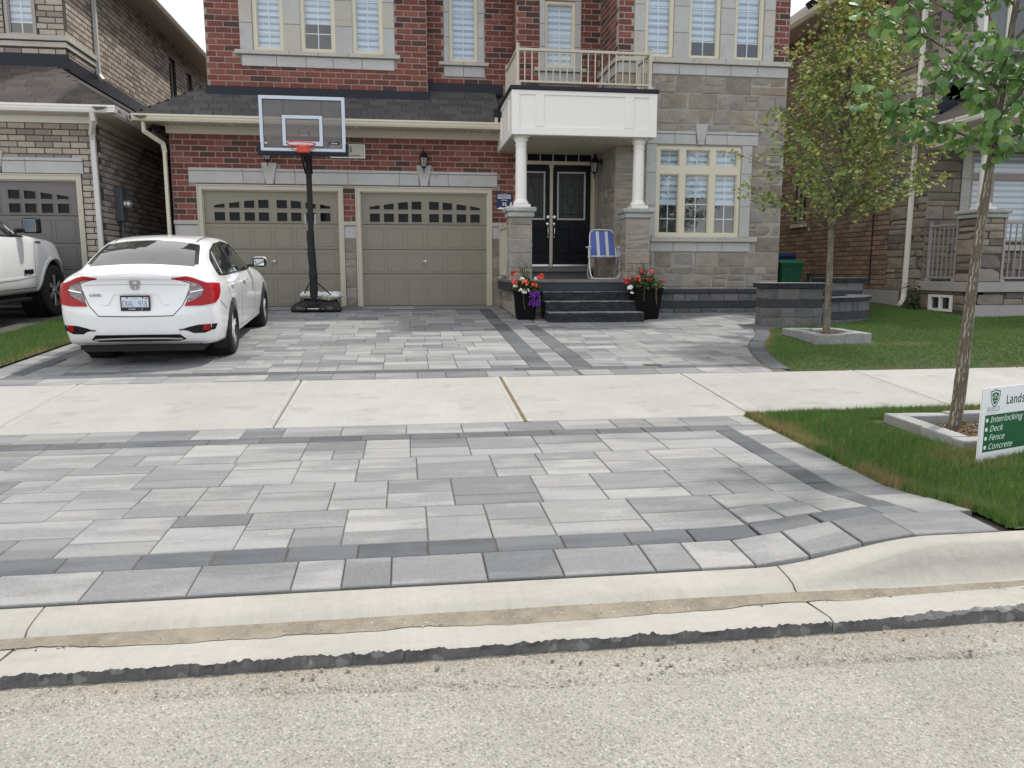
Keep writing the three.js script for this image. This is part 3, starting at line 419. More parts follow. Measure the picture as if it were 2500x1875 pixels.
// a square pipe along points
function pipe(pts, w, d) { const out = []; for (let i = 0; i + 1 < pts.length; i++) { const A = V(...pts[i]), Bp = V(...pts[i + 1]), L = A.distanceTo(Bp), g = new RoundedBoxGeometry(w, L + w * 0.55, d, 1, 0.012); g.applyQuaternion(new THREE.Quaternion().setFromUnitVectors(V(0, 1, 0), Bp.clone().sub(A).normalize())); g.translate((A.x + Bp.x) / 2, (A.y + Bp.y) / 2, (A.z + Bp.z) / 2); out.push(tri(g)); } return out; }
function railing(P, pts, y0, y1, mat, step = 0.117, posts = true) { // along straight runs between points [x,z]
  for (let i = 0; i + 1 < pts.length; i++) {
    const [ax, az] = pts[i], [cx, cz] = pts[i + 1], L = Math.hypot(cx - ax, cz - az), ang = Math.atan2(-(cz - az), cx - ax), put = (n, g) => { const m = mesh(n, g, mat, P); m.position.set(ax, 0, az); m.rotation.y = ang; return m; };
    put('top_rail', rbx(0.02, L - 0.02, y1 - 0.045, y1, -0.025, 0.025, 0.008)); put('bottom_rail', rbx(0.02, L - 0.02, y0 + 0.06, y0 + 0.095, -0.02, 0.02, 0.006));
    const n = Math.round((L - 0.1) / step); for (let k = 1; k < n; k++) put('baluster', bx(k * L / n - 0.009, k * L / n + 0.009, y0 + 0.095, y1 - 0.045, -0.009, 0.009));
  }
  if (posts) for (const [x, z] of pts) mesh('rail_post', [rbx(x - 0.025, x + 0.025, y0, y1 + 0.05, z - 0.025, z + 0.025, 0.006), rbx(x - 0.032, x + 0.032, y1 + 0.05, y1 + 0.068, z - 0.032, z + 0.032, 0.006), rbx(x - 0.05, x + 0.05, y0, y0 + 0.05, z - 0.05, z + 0.05, 0.01)], mat, P);
}
function column(P, x, z, y0, y1, mat, r = 0.098) { const h = y1 - y0; mesh('column', [lathe([[r * 0.96, 0.14], [r, 0.16], [r * 1.0, h * 0.4], [r * 0.93, h - 0.16], [r * 0.93, h - 0.15]].map(p => [p[0], p[1] + y0])), lathe([[0, 0.05], [r * 1.30, 0.05], [r * 1.36, 0.07], [r * 1.36, 0.085], [r * 1.26, 0.105], [r * 1.1, 0.115], [r * 1.12, 0.13], [r * 0.96, 0.15]].map(p => [p[0], p[1] + y0])), lathe([[r * 0.93, h - 0.18], [r * 1.04, h - 0.17], [r * 1.04, h - 0.155], [r * 0.95, h - 0.145], [r * 0.97, h - 0.10], [r * 1.18, h - 0.075], [r * 1.2, h - 0.06], [r * 1.26, h - 0.045], [r * 1.26, h - 0.02], [0, h - 0.02]].map(p => [p[0], p[1] + y0])), ].map((g, i) => at(g, x, 0, z)).concat([rbx(x - r * 1.5, x + r * 1.5, y0, y0 + 0.052, z - r * 1.5, z + r * 1.5, 0.004), rbx(x - r * 1.3, x + r * 1.3, y1 - 0.025, y1, z - r * 1.3, z + r * 1.3, 0.004)]), mat, P); }

// ---------------------------------------------------------------- the red brick house
const ZG = -15.4, ZA = -15.63, ZB = -15.98, ZS = -14.1;
{
  const H = thing('brick_house', 'red brick and stone house with two taupe garage doors and a white porch canopy', 'house');
  const BK = [], ST = [];
  // garage and entry wall
  const dr = [[-3.84, -1.16, 0.6, 3.05], [-0.93, 1.71, 0.6, 3.05], [2.19, 3.80, 1.2, 3.87]];
  const gw = wall(H, 'garage_wall', -4.27, 3.85, 0.6, 4.3, ZG, dr, MAT.mortarRed);
  bricks(BK, gw, -4.27, 3.85, 2.37, 3.94, [...dr, [-3.97, 1.82, 3.05, 3.335], [-2.65, -2.36, 3.33, 3.44], [0.25, 0.53, 3.33, 3.44], [2.0, 3.85, 3.86, 4.2]], redTone, 3);
  for (const [a, b] of [[-4.27, -3.84], [-1.16, -0.93], [1.71, 2.18]]) { stones(ST, gw, a, b, 0.72, 2.05, [], stnTone, 1, 11 + a); block(H, a, b, 2.05, 2.285, ZG, 0.004, 'pilaster_stone'); block(H, a - 0.01, b + 0.01, 2.29, 2.37, ZG, 0.03, 'pilaster_cap', MAT.castTan); }
  stones(ST, gw, 3.80, 3.85, 1.3, 2.37, [], stnTone, 1, 61);
  for (const [a, b] of [[-3.97, -2.99], [-2.99, -2.59], [-2.42, -2.04], [-2.04, -1.06], [-1.06, -0.08], [-0.08, 0.29], [0.49, 0.86], [0.86, 1.82]]) { block(H, a, b, 3.055, 3.275, ZG, 0.012, 'lintel_stone'); block(H, a, b, 3.277, 3.335, ZG, 0.022, 'lintel_stone'); }
  for (const c of [-2.505, 0.39]) { const k = mesh('keystone', extr([[-0.062, 3.05], [0.062, 3.05], [0.143, 3.44], [-0.143, 3.44]], -0.05, 0.04, [], 0.005), MAT.cast, H); k.position.set(c, 0, ZG); }
  garageDoor(H, -3.75, -1.25, ZG, MAT.doorTaupe, MAT.beige);
  garageDoor(H, -0.84, 1.62, ZG, MAT.doorTaupe, MAT.beige);
  // frieze, soffit, gutter and roof over the garage
  mesh('frieze', rbx(-4.32, 1.84, 3.935, 4.075, ZG - 0.02, ZG + 0.025, 0.004), MAT.beige, H);
  mesh('frieze_trim', [rbx(-4.33, 1.84, 4.045, 4.085, ZG + 0.025, ZG + 0.045, 0.006)], MAT.beige, H);
  const sof = mesh('soffit', bx(-4.66, 1.82, 4.07, 4.085, -15.395, -14.97), MAT.beige, H);
  for (let x = -4.5; x < 1.8; x += 0.135) mesh('soffit_vent', bx(x - 0.016, x + 0.016, 4.064, 4.07, -15.22, -15.21), MAT.blackMetal, sof);
  for (const x of [-3.1, -0.86, 1.55]) mesh('soffit_light', lathe([[0, 0], [0.05, 0], [0.055, 0.012], [0.0, 0.012]], 16).translate(x, 4.06, -15.12), MAT.whiteTrim, sof);
  mesh('gutter', gutterGeo(-4.74, 1.86, 4.06, -14.97), MAT.cream, H);
  mesh('gutter_side', at(gutterGeo(0, 3.3, 4.06, 0), -4.69, 0, -18.22, 0, -Math.PI / 2), MAT.cream, H);
  mesh('fascia', bx(-4.70, 1.84, 4.06, 4.18, -14.985, -14.972), MAT.beige, H);
  {
    const sl = Math.atan(0.72), yE = 4.175, zE = -14.90, hX = -4.72, P = [];
    const q = (...v) => v.forEach(p => P.push(...p)); const R = (x, d) => [x, yE + 0.72 * d, zE - d];
    q(R(hX, 0), R(1.86, 0), R(1.86, 1.3), R(hX, 0), R(1.86, 1.3), R(hX + 1.3, 1.3)); // front slope
    q([hX, yE, zE], [hX + 1.3, yE + 0.936, zE - 1.3], [hX, yE, zE - 6], [hX + 1.3, yE + 0.936, zE - 1.3], [hX + 1.3, yE + 0.936, zE - 6], [hX, yE, zE - 6]);
    q([hX, yE - 0.03, zE], [1.86, yE - 0.03, zE], [1.86, yE, zE], [hX, yE - 0.03, zE], [1.86, yE, zE], [hX, yE, zE]);
    const g = new THREE.BufferGeometry(); g.setAttribute('position', new THREE.Float32BufferAttribute(P, 3)); g.computeVertexNormals();
    const roof = mesh('garage_roof', tri(g), MAT.shingleBase, H), SH = [], ex = 0.148, tones = [C(0.078, 0.076, 0.076), C(0.068, 0.066, 0.067), C(0.090, 0.086, 0.084), C(0.058, 0.057, 0.059)];
    for (let i = 0; i < 11; i++) {
      const d0 = i * ex * Math.cos(sl); const lim = d0 > 0.80 ? 0.45 : hX + d0 + 0.15; let x = lim - rnd() * 0.3;
      while (x < 1.85) { const a = Math.max(x, lim), b = Math.min(x + 0.355, 1.85); if (b - a > 0.05) { const d = d0 + ex * Math.cos(sl) / 2; SH.push({ parent: roof, g: chip(b - a - 0.008, ex + 0.02, 0.012, 0.003, 4), m: M4((a + b) / 2, yE + 0.72 * d + 0.012 + rr(0, 0.002), zE - d + 0.006, -(Math.PI / 2 - sl) + 0.035), t: Math.floor(rnd() * 4), area: 0.05 }); } x += 0.355; }
    }
    for (let i = 0; i < 11; i++) { const d = i * 0.135 + 0.05; for (const s of [0, 1]) { const m = new THREE.Matrix4().makeBasis(V(0.70, 0, 0.70), V(0.62, 0.45, -0.62).normalize(), V(-0.3, 0.92, 0.3).normalize()); const mm = mesh('hip_shingle', chip(0.24, 0.19, 0.012, 0.003, 3), std(tones[i % 4], { map: T.shingle, roughness: 0.95 }), roof); const n = s ? V(0, 0.81, 0.585) : V(-0.585, 0.81, 0); const up = V(1, 0.72, -1).normalize(), xx = up.clone().cross(n).normalize(); m.makeBasis(xx, up, n); mm.quaternion.setFromRotationMatrix(m); const off = s ? V(0.082, 0, 0.082) : V(-0.082, 0, -0.082); mm.position.set(hX + d + off.x, yE + 0.72 * d + 0.016 - 0.059, zE - d + off.z); } }
    // left slope
    for (let i = 0; i < 9; i++) { const d0 = i * ex * Math.cos(sl); let z = zE - d0 - 0.05; while (z > -20) { SH.push({ parent: roof, g: chip(0.347, ex + 0.02, 0.012, 0.003, 4), m: new THREE.Matrix4().makeBasis(V(0, 0, 1), V(Math.cos(sl), Math.sin(sl), 0), V(-Math.sin(sl), Math.cos(sl), 0)).setPosition(hX + d0 + 0.06, yE + 0.72 * (d0 + 0.06) + 0.012, z - 0.18), t: Math.floor(rnd() * 4), area: 0.012 }); z -= 0.355; } }
    pieces(H, 'shingle', SH, tones, MAT.shingle);
  }
  // upper walls over the garage
  const top = 7.7;
  const hA = [[-2.73, -2.17, 5.52, 7.2], [-1.87, -1.22, 5.52, 7.2], [-0.91, -0.33, 5.52, 7.2]];
  const wa = wall(H, 'upper_wall', -3.59, 0.49, 4.55, top, ZA, hA, MAT.mortarRed);
  bricks(BK, wa, -3.59, 0.49, 4.845, top, [[-2.97, -0.12, 5.22, 7.4], [-3.07, -0.02, 5.42, 5.51]], redTone, 0.8);
  wall(H, 'upper_wall', 15.68, 20, 4.55, top, 0, [], MAT.mortarRed, 0.14, 0.007, Math.PI / 2, [0.49, 0, 0]); wall(H, 'upper_wall', -22, -15.68, 4.2, top, 0, [], MAT.mortarRed, 0.14, 0.007, -Math.PI / 2, [-3.59, 0, 0]);
  for (const [a, b] of [[-2.97, -2.735], [-2.175, -1.865], [-1.225, -0.905], [-0.335, -0.12]]) for (const [c, d] of [[5.505, 5.99], [5.99, 6.45], [6.45, 6.92], [6.92, 7.4]]) block(H, a, b, c, d, ZA, 0.018, 'surround_stone', rnd() < 0.3 ? MAT.castTan : MAT.cast);
  for (const [a, b] of [[-3.07, -2.08], [-2.08, -1.55], [-1.55, -0.98], [-0.98, -0.02]]) block(H, a, b, 5.425, 5.503, ZA, 0.075, 'sill_stone', MAT.castTan);
  for (const [a, b] of [[-2.95, -2.32], [-2.32, -1.78], [-1.78, -1.28], [-1.28, -0.74], [-0.74, -0.13]]) block(H, a, b, 5.22, 5.422, ZA, 0.022, 'apron_stone');
  for (const [a, b] of [[-2.70, -2.19], [-1.84, -1.25], [-0.885, -0.36]]) windowPart(H, a - 0.03, b + 0.03, 5.52, 7.2, ZA, [{ x: [a + 0.04, b - 0.04], y: [5.565, 7.15], cols: 2, ys: [5.86, 6.165, 6.47, 6.775], blind: a > -2 && a < -1 ? 0.30 : 0 }]);
  const fl = mesh('roof_flashing', [rbx(-3.62, 0.52, 4.62, 4.85, ZA - 0.02, ZA + 0.035, 0.006), at(rbx(-3.62, 0.52, -0.01, 0.01, -0.01, 0.11, 0.004), 0, 4.66, ZA + 0.03, 0.62)], MAT.flashing, H);
  const hB = [[0.94, 1.50, 5.53, 7.2]];
  const wb = wall(H, 'upper_wall', 0.49, 2.3, 4.7, top, ZB, hB, MAT.mortarRed);
  bricks(BK, wb, 0.49, 2.22, 5.10, top, [[0.83, 1.64, 5.23, 7.4], [0.73, 1.72, 5.43, 5.52]], redTone, 0.8);
  for (const [a, b] of [[0.83, 0.94], [1.50, 1.635]]) for (const [c, d] of [[5.515, 5.98], [5.98, 6.44], [6.44, 6.9], [6.9, 7.35]]) block(H, a, b, c, d, ZB, 0.018);
  for (const [a, b] of [[0.73, 1.22], [1.22, 1.72]]) { block(H, a, b, 5.44, 5.513, ZB, 0.075, 'sill_stone', MAT.castTan); block(H, a < 1 ? 0.83 : 1.22, b > 1.5 ? 1.64 : 1.22, 5.235, 5.437, ZB, 0.02, 'apron_stone'); }
  windowPart(H, 0.94, 1.50, 5.53, 7.2, ZB, [{ x: [0.99, 1.45], y: [5.565, 7.15], cols: 2, ys: [5.855, 6.16, 6.465, 6.77], blind: 0.0 }]);
  mesh('roof_flashing', [rbx(0.53, 2.0, 4.88, 5.105, ZB - 0.02, ZB + 0.035, 0.006), at(rbx(0.53, 1.98, -0.01, 0.01, -0.01, 0.10, 0.004), 0, 4.92, ZB + 0.03, 0.62)], MAT.flashing, H);
  mesh('downspout', pipe([[2.235, 7.6, ZB + 0.06], [2.235, 4.6, ZB + 0.06]], 0.062, 0.075), MAT.beige, H);
  // centre bay above the canopy
  const hC = [[2.75, 3.34, 5.33, 6.55]];
  const wc = wall(H, 'upper_wall', 2.19, 3.85, 4.3, top, ZG, hC, MAT.mortarRed);
  bricks(BK, wc, 2.19, 3.85, 4.45, top, [[2.65, 3.46, 5.02, 6.78], [2.54, 3.57, 5.23, 5.33]], redTone, 0.8);
  const wcl = wall(H, 'upper_wall', -15.98, -15.41, 4.3, top, 0, [], MAT.mortarRed, 0.14, 0.007, -Math.PI / 2, [2.19, 0, 0]); bricks(BK, wcl, -15.97, -15.41, 4.45, top, [], redTone, 0.3);
  for (const [a, b] of [[2.65, 2.75], [3.34, 3.46]]) for (const [c, d] of [[5.32, 5.71], [5.71, 6.13], [6.13, 6.56]]) block(H, a, b, c, d, ZG, 0.018);
  block(H, 2.65, 3.46, 6.56, 6.78, ZG, 0.018, 'lintel_stone');
  for (const [a, b, e, f] of [[2.54, 3.06, 2.63, 3.06], [3.06, 3.57, 3.06, 3.48]]) { block(H, a, b, 5.245, 5.32, ZG, 0.075, 'sill_stone', MAT.castTan); block(H, e, f, 5.02, 5.243, ZG, 0.02, 'apron_stone'); }
  windowPart(H, 2.75, 3.34, 5.33, 6.55, ZG, [{ x: [2.79, 3.30], y: [5.365, 6.50], cols: 2, ys: [5.66, 5.93, 6.215], blind: 0.0 }]);
  // side of the stone wing, facing the entry
  const ws = wall(H, 'wing_side_wall', -15.4, -14.135, 1.2, top, 0, [], MAT.mortarGrey, 0.14, 0.007, -Math.PI / 2, [3.85, 0, 0]);
  bricks(BK, ws, -15.4, -14.10, 5.24, top, [], redTone, 0.4); stones(ST, ws, -15.4, -14.10, 1.27, 3.75, [], stnTone, 0.5, 77); stones(ST, ws, -15.4, -14.10, 4.4, 4.95, [], stnTone, 0.5, 78);
  { const s = mesh('belt_stone', rbx(-15.39, -14.10 + 0.05, 5.14, 5.23, -0.05, 0.055, 0.006), MAT.castTan, H); s.position.set(3.85, 0, 0); s.rotation.y = -Math.PI / 2; const s2 = mesh('belt_stone', rbx(-15.39, -14.12, 4.955, 5.138, -0.05, 0.018, 0.006), MAT.cast, H); s2.position.set(3.85, 0, 0); s2.rotation.y = -Math.PI / 2; }
  // stone wing
  const hS = [[4.62, 6.26, 2.06, 3.71]], hU = [[4.34, 4.87, 5.26, 7.2], [5.16, 5.75, 5.26, 7.2], [6.03, 6.58, 5.26, 7.2]];
  const wsw = wall(H, 'stone_wall', 3.85, 7.09, 0.55, top, ZS, [...hS, ...hU], MAT.mortarGrey);
  stones(ST, wsw, 3.85, 7.09, 0.66, 4.95, [[4.42, 6.47, 2.06, 3.73], [4.55, 6.61, 1.78, 2.06], [4.42, 6.57, 3.73, 3.97], [5.3, 5.6, 3.97, 4.10], [6.81, 7.09, 0.5, 0.98]], stnTone, 1, 5);
  block(H, 6.81, 7.09, 0.62, 0.98, ZS, 0.01, 'corner_stone');
  bricks(BK, wsw, 3.85, 4.14, 5.24, top, [], redTone, 0.8); bricks(BK, wsw, 6.80, 7.09, 5.24, top, [], redTone, 0.8);
  for (const [a, b] of [[3.85, 4.52], [4.52, 5.25], [5.25, 5.86], [5.86, 6.5], [6.5, 7.14]]) block(H, a, b, 5.145, 5.232, ZS, 0.07, 'belt_stone', MAT.castTan);
  for (const [a, b] of [[3.85, 4.49], [4.49, 5.0], [5.0, 5.5], [5.5, 5.98], [5.98, 6.49], [6.49, 7.09]]) block(H, a, b, 4.955, 5.143, ZS, 0.022, 'belt_stone');
  for (const [a, b] of [[4.14, 4.335], [4.875, 5.16], [5.755, 6.03], [6.585, 6.79]]) for (const [c, d] of [[5.235, 5.68], [5.68, 6.13], [6.13, 6.6], [6.6, 7.1], [7.1, 7.4]]) block(H, a, b, c, d, ZS, 0.018, 'surround_stone', rnd() < 0.25 ? MAT.castTan : MAT.cast);
  for (const [a, b, bl] of [[4.34, 4.87, 0], [5.16, 5.75, 0.16], [6.03, 6.58, 0.16]]) windowPart(H, a, b, 5.25, 7.2, ZS, [{ x: [a + 0.05, b - 0.05], y: [5.295, 7.15], cols: 2, ys: [5.56, 5.84, 6.12, 6.41, 6.7], blind: bl }]);
  const lowL = []; for (const [a, b] of [[4.69, 5.07], [5.185, 5.655], [5.77, 6.20]]) { lowL.push({ x: [a, b], y: [2.125, 3.205], cols: 2, ys: [2.395, 2.665, 2.935], blind: a > 5.1 && a < 5.5 ? 0.62 : 0.48 }); lowL.push({ x: [a, b], y: [3.345, 3.645], cols: 2, blind: 0 }); }
  windowPart(H, 4.62, 6.26, 2.06, 3.71, ZS, lowL, { name: 'front_window' });
  for (const [a, b] of [[4.42, 4.62], [6.265, 6.47]]) for (const [c, d] of [[2.06, 2.62], [2.62, 3.22], [3.22, 3.73]]) block(H, a, b, c, d, ZS, 0.015);
  for (const [a, b] of [[4.42, 4.95], [4.95, 5.36], [5.54, 5.96], [5.96, 6.57]]) { block(H, a, b, 3.735, 3.915, ZS, 0.016, 'lintel_stone'); block(H, a, b, 3.917, 3.97, ZS, 0.024, 'lintel_stone'); }
  { const k = mesh('keystone', extr([[-0.055, 3.73], [0.055, 3.73], [0.12, 4.10], [-0.12, 4.10]], -0.05, 0.045, [], 0.005), MAT.cast, H); k.position.set(5.45, 0, ZS); }
  block(H, 4.52, 6.61, 1.965, 2.058, ZS, 0.075, 'sill_stone', MAT.castTan);
  for (const [a, b] of [[4.53, 4.98], [4.98, 5.45], [5.45, 5.93], [5.93, 6.49]]) block(H, a, b, 1.785, 1.963, ZS, 0.02, 'apron_stone');
  wall(H, 'end_wall', 14.135, 27, 0.55, top, 0, [], MAT.mortarRed, 0.14, 0.007, Math.PI / 2, [7.09, 0, 0]);
  mesh('rear_body', [bx(-3.55, 7.06, 4.3, 7.68, -27, -16.3), bx(-4.22, 7.06, 0.5, 4.2, -27, -15.7)], std(C(0.16, 0.10, 0.09), { roughness: 0.95 }), H);
  mesh('room_back', [bx(3.9, 7.0, 0.8, 7.6, -15.7, -15.65), bx(0.55, 3.8, 4.5, 7.6, -16.25, -16.2)], MAT.roomDark, H);
  mesh('room_floor', bx(3.95, 6.95, 1.15, 1.25, -15.65, -14.3), MAT.roomDark, H); mesh('room_ceiling', bx(3.95, 6.95, 4.2, 4.4, -15.65, -14.3), MAT.roomDark, H);
  { // main roof, above the picture
    const P = [], q = (...v) => v.forEach(p => P.push(...p)), y0 = 7.72, y1 = 11.4, a = [-4.1, y0, -15.1], b = [7.5, y0, -15.1], c = [7.5, y0, -27.5], d = [-4.1, y0, -27.5], e = [0.5, y1, -20.5], f = [3.0, y1, -20.5];
    q(a, b, f, a, f, e, b, c, f, c, d, e, c, e, f, d, a, e, a, d, c, a, c, b); q([3.45, y0, -13.68], [7.5, y0, -13.68], [5.5, y0 + 2.0, -16.5], [7.5, y0, -13.68], [7.5, y0, -17], [5.5, y0 + 2, -16.5], [3.45, y0, -17], [3.45, y0, -13.68], [5.5, y0 + 2, -16.5], [3.45, y0, -13.68], [3.45, y0, -17], [7.5, y0, -17], [3.45, y0, -13.68], [7.5, y0, -17], [7.5, y0, -13.68]);
    const g = new THREE.BufferGeometry(); g.setAttribute('position', new THREE.Float32BufferAttribute(P, 3)); g.computeVertexNormals(); mesh('main_roof', tri(g), std(C(0.075, 0.072, 0.072), { map: T.shingle, roughness: 0.95 }), H);
    mesh('main_gutter', [bx(-4.15, 3.45, 7.62, 7.75, -15.1, -15.0), bx(3.4, 7.55, 7.62, 7.75, -13.68, -13.58)], MAT.cream, H);
  }
  // canopy over the porch with its balcony rail
  {
    const z0 = -13.3, cb = mesh('canopy', [bx(1.835, 4.325, 3.73, 4.43, ZG, z0 - 0.015)], MAT.white, H);
    const fr = [[1.82, 1.95, 3.71, 4.43], [2.23, 2.37, 3.845, 4.36], [3.77, 3.93, 3.845, 4.36], [4.20, 4.34, 3.71, 4.43]]; fr.forEach(([a, b, c, d], i) => mesh('trim_board', rbx(a, b, c, d, z0 - 0.03, z0 + 0.004 + (i % 3 ? 0 : 0.003), 0.003), MAT.white, cb));
    mesh('trim_board', rbx(1.95, 4.20, 4.36, 4.43, z0 - 0.03, z0 + 0.004, 0.003), MAT.white, cb); mesh('trim_board', rbx(1.95, 4.20, 3.71, 3.842, z0 - 0.03, z0 + 0.004, 0.003), MAT.white, cb);
    for (const [a, b, c, d] of [[-15.38, -13.32, 4.36, 4.43], [-15.38, -13.32, 3.71, 3.842], [-13.46, -13.32, 3.842, 4.36], [-13.86, -13.74, 3.842, 4.36], [-14.95, -14.83, 3.842, 4.36]]) mesh('trim_board', rbx(1.818, 1.85, c, d, a, b, 0.003), MAT.white, cb);
    mesh('canopy_soffit', bx(1.84, 4.3, 3.70, 3.728, ZG, z0 - 0.03), MAT.beige, cb); for (let x = 2.2; x < 4.2; x += 0.15) mesh('soffit_vent', bx(x - 0.015, x + 0.015, 3.695, 3.70, -13.62, -13.61), MAT.blackMetal, cb);
    mesh('canopy_cap', rbx(1.79, 4.37, 4.435, 4.50, ZG, z0 + 0.03, 0.008), MAT.flashing, H);
    railing(H, [[1.925, -14.75], [1.925, -13.36], [4.22, -13.36], [4.22, -14.05]], 4.50, 5.11, MAT.beige, 0.118);
    column(H, 2.01, -13.52, 2.515, 3.71, MAT.whiteTrim); column(H, 4.10, -13.52, 2.515, 3.71, MAT.whiteTrim);
    for (const [a, b] of [[1.79, 2.18], [3.86, 4.29]]) {
      const p = mesh('pier', bx(a + 0.012, b - 0.012, 1.26, 2.35, -13.75, -13.362), MAT.mortarGrey, H); stones(ST, p, a, b, 1.27, 2.345, [], stnTone, 1, 31 + a); for (const it of ST) if (it.parent === p && !it.done) { it.done = 1; it.m = M4(0, 0, -13.352).multiply(it.m); }
      for (const sgn of [-1, 1]) { const X = sgn < 0 ? a : b, f = mesh('pier_side', bx(-0.2, 0.2, 1.27, 2.345, -0.02, 0), MAT.mortarGrey, H); f.position.set(X - sgn * 0.003, 0, -13.555); f.rotation.y = sgn * Math.PI / 2; stones(ST, f, -0.2, 0.2, 1.27, 2.345, [], stnTone, 0.5, 41 + a * sgn); }
      mesh('pier_cap', tri(new RoundedBoxGeometry(b - a + 0.07, 0.085, 0.48, 2, 0.02).translate((a + b) / 2, 2.39, -13.555)), MAT.castRough, H); mesh('pier_cap', tri(new RoundedBoxGeometry(b - a + 0.14, 0.08, 0.54, 2, 0.025).translate((a + b) / 2, 2.473, -13.555)), MAT.castRough, H);
    }
    // porch floor on its stone base
    mesh('porch_floor', rbx(1.80, 4.36, 1.225, 1.275, ZG, -13.28, 0.012), std(C(0.20, 0.19, 0.18), { map: T.conc, bumpMap: T.grainBump, bumpScale: 0.004, roughness: 0.9 }), H);
    mesh('porch_edge', [bx(1.815, 4.345, 1.08, 1.224, -15.3, -13.30)], std(C(0.030, 0.036, 0.050), { roughness: 0.7, map: T.grain }), H);
    const pb = mesh('porch_base', bx(1.90, 4.33, 0.5, 1.08, -15.35, -13.41), MAT.mortarGrey, H);
    const f1 = mesh('porch_side', bx(-15.36, -13.40, 0.5, 1.08, -0.03, -0.007), MAT.mortarGrey, H); f1.position.set(1.90, 0, 0); f1.rotation.y = -Math.PI / 2; stones(ST, f1, -15.36, -13.40, 0.60, 1.08, [], stnTone, 1, 88);
    const f2 = mesh('porch_front', bx(1.9, 4.33, 0.5, 1.08, -0.03, -0.007), MAT.mortarGrey, H); f2.position.set(0, 0, -13.40); stones(ST, f2, 1.9, 4.33, 0.58, 1.08, [], stnTone, 1, 89);
    railing(H, [[1.87, -15.30], [1.87, -13.80]], 1.275, 2.26, MAT.beige, 0.11);
  }
  // entry doors
  {
    const z = ZG - 0.12, fr = mesh('entry_frame', [extr([[2.18, 1.42], [2.25, 1.42], [2.25, 3.51], [3.72, 3.51], [3.72, 1.42], [3.79, 1.42], [3.79, 3.86], [2.18, 3.86]], z - 0.05, z + 0.10, [rect(2.23, 3.74, 3.575, 3.80).reverse()]), rbx(2.885, 2.945, 1.50, 3.50, z - 0.02, z + 0.05, 0.006), rbx(2.87, 2.96, 3.455, 3.51, z - 0.02, z + 0.06, 0.006)], MAT.beige, H);
    mesh('entry_sill', [rbx(2.2, 3.77, 1.41, 1.50, z - 0.02, z + 0.14, 0.01), bx(2.2, 3.77, 1.27, 1.41, z - 0.1, z + 0.02)], std(C(0.17, 0.17, 0.17), { roughness: 0.6, metalness: 0.3 }), H);
    const xs = [2.23, 2.43, 2.69, 2.95, 3.21, 3.47, 3.74]; for (let i = 0; i + 1 < xs.length; i++) { mesh('transom_pane', bx(xs[i] + 0.008, xs[i + 1] - 0.008, 3.577, 3.80, z - 0.02, z), MAT.darkGlass, fr); mesh('glazing_bar', bx(xs[i + 1] - 0.008, xs[i + 1] + 0.008, 3.576, 3.80, z - 0.02, z + 0.012), MAT.cream, fr); }
    const leaf = (x0, x1, side) => {
      const g0 = side > 0 ? x0 + 0.09 : x1 - 0.67, g1 = g0 + 0.58, ya = 2.44, yb = 3.385;
      const L = mesh('entry_door', extr(rect(x0, x1, 1.515, 3.50), z - 0.035, z + 0.01, [rect(Math.max(g0, x0 + 0.02) + 0.04, g1 - 0.04, ya + 0.045, yb - 0.045).reverse()]), MAT.blackPaint, H);
      const gx0 = Math.max(g0, x0 + 0.015); mesh('lite_frame', [extr(rect(gx0, g1, ya, yb), z + 0.01, z + 0.028, [rect(gx0 + 0.035, g1 - 0.035, ya + 0.035, yb - 0.035).reverse()], 0.004)], std(C(0.42, 0.42, 0.43), { roughness: 0.5 }), L);
      mesh('leaded_glass', bx(gx0 + 0.03, g1 - 0.03, ya + 0.03, yb - 0.03, z - 0.016, z - 0.006), phys(C(0.030, 0.036, 0.034), { roughness: 0.3, specularIntensity: 0.5 }), L);
      const cx = g0 + 0.29, cy = (ya + yb) / 2, cam = [], el = []; for (let k = 0; k < 28; k++) { const a = k / 28 * Math.PI * 2; el.push([cx + 0.085 * Math.cos(a), cy + 0.21 * Math.sin(a), z - 0.003]); } cam.push(tube(el, 0.005, 60, 5, true)); const b = (p, q) => cam.push(bar([p[0], p[1], z - 0.003], [q[0], q[1], z - 0.003], 0.0045, 5)); const L0 = Math.max(cx - 0.245, gx0 + 0.035), L1 = cx + 0.245; b([cx, ya + 0.035], [cx, cy - 0.21]); b([cx, yb - 0.035], [cx, cy + 0.21]); b([L0, cy], [cx - 0.085, cy]); b([L1, cy], [cx + 0.085, cy]); for (const s of [-1, 1]) { b([cx + s * 0.17 < L0 ? L0 : cx + s * 0.17, ya + 0.13], [cx + s * 0.17 < L0 ? L0 : cx + s * 0.17, yb - 0.13]); b([L0, cy + s * 0.36], [L1, cy + s * 0.36]); b([Math.max(cx - 0.17, L0), cy + s * 0.36], [L0, cy + s * 0.43]); b([cx + 0.17, cy + s * 0.36], [L1, cy + s * 0.43]); } mesh('caming', cam, std(C(0.012, 0.012, 0.012), { roughness: 0.5, metalness: 0.5 }), L);
      for (const [p, q] of [[0.08, 0.36], [0.42, 0.70]]) { const a = x0 + p, c = Math.min(x1 - 0.05, x0 + q); if (c - a > 0.1) mesh('door_panel', chipPoly(rect(-(c - a) / 2, (c - a) / 2, -0.24, 0.24), 0.02, 0.012).translate((a + c) / 2, 2.02, z + 0.022), MAT.blackPaint, L); }
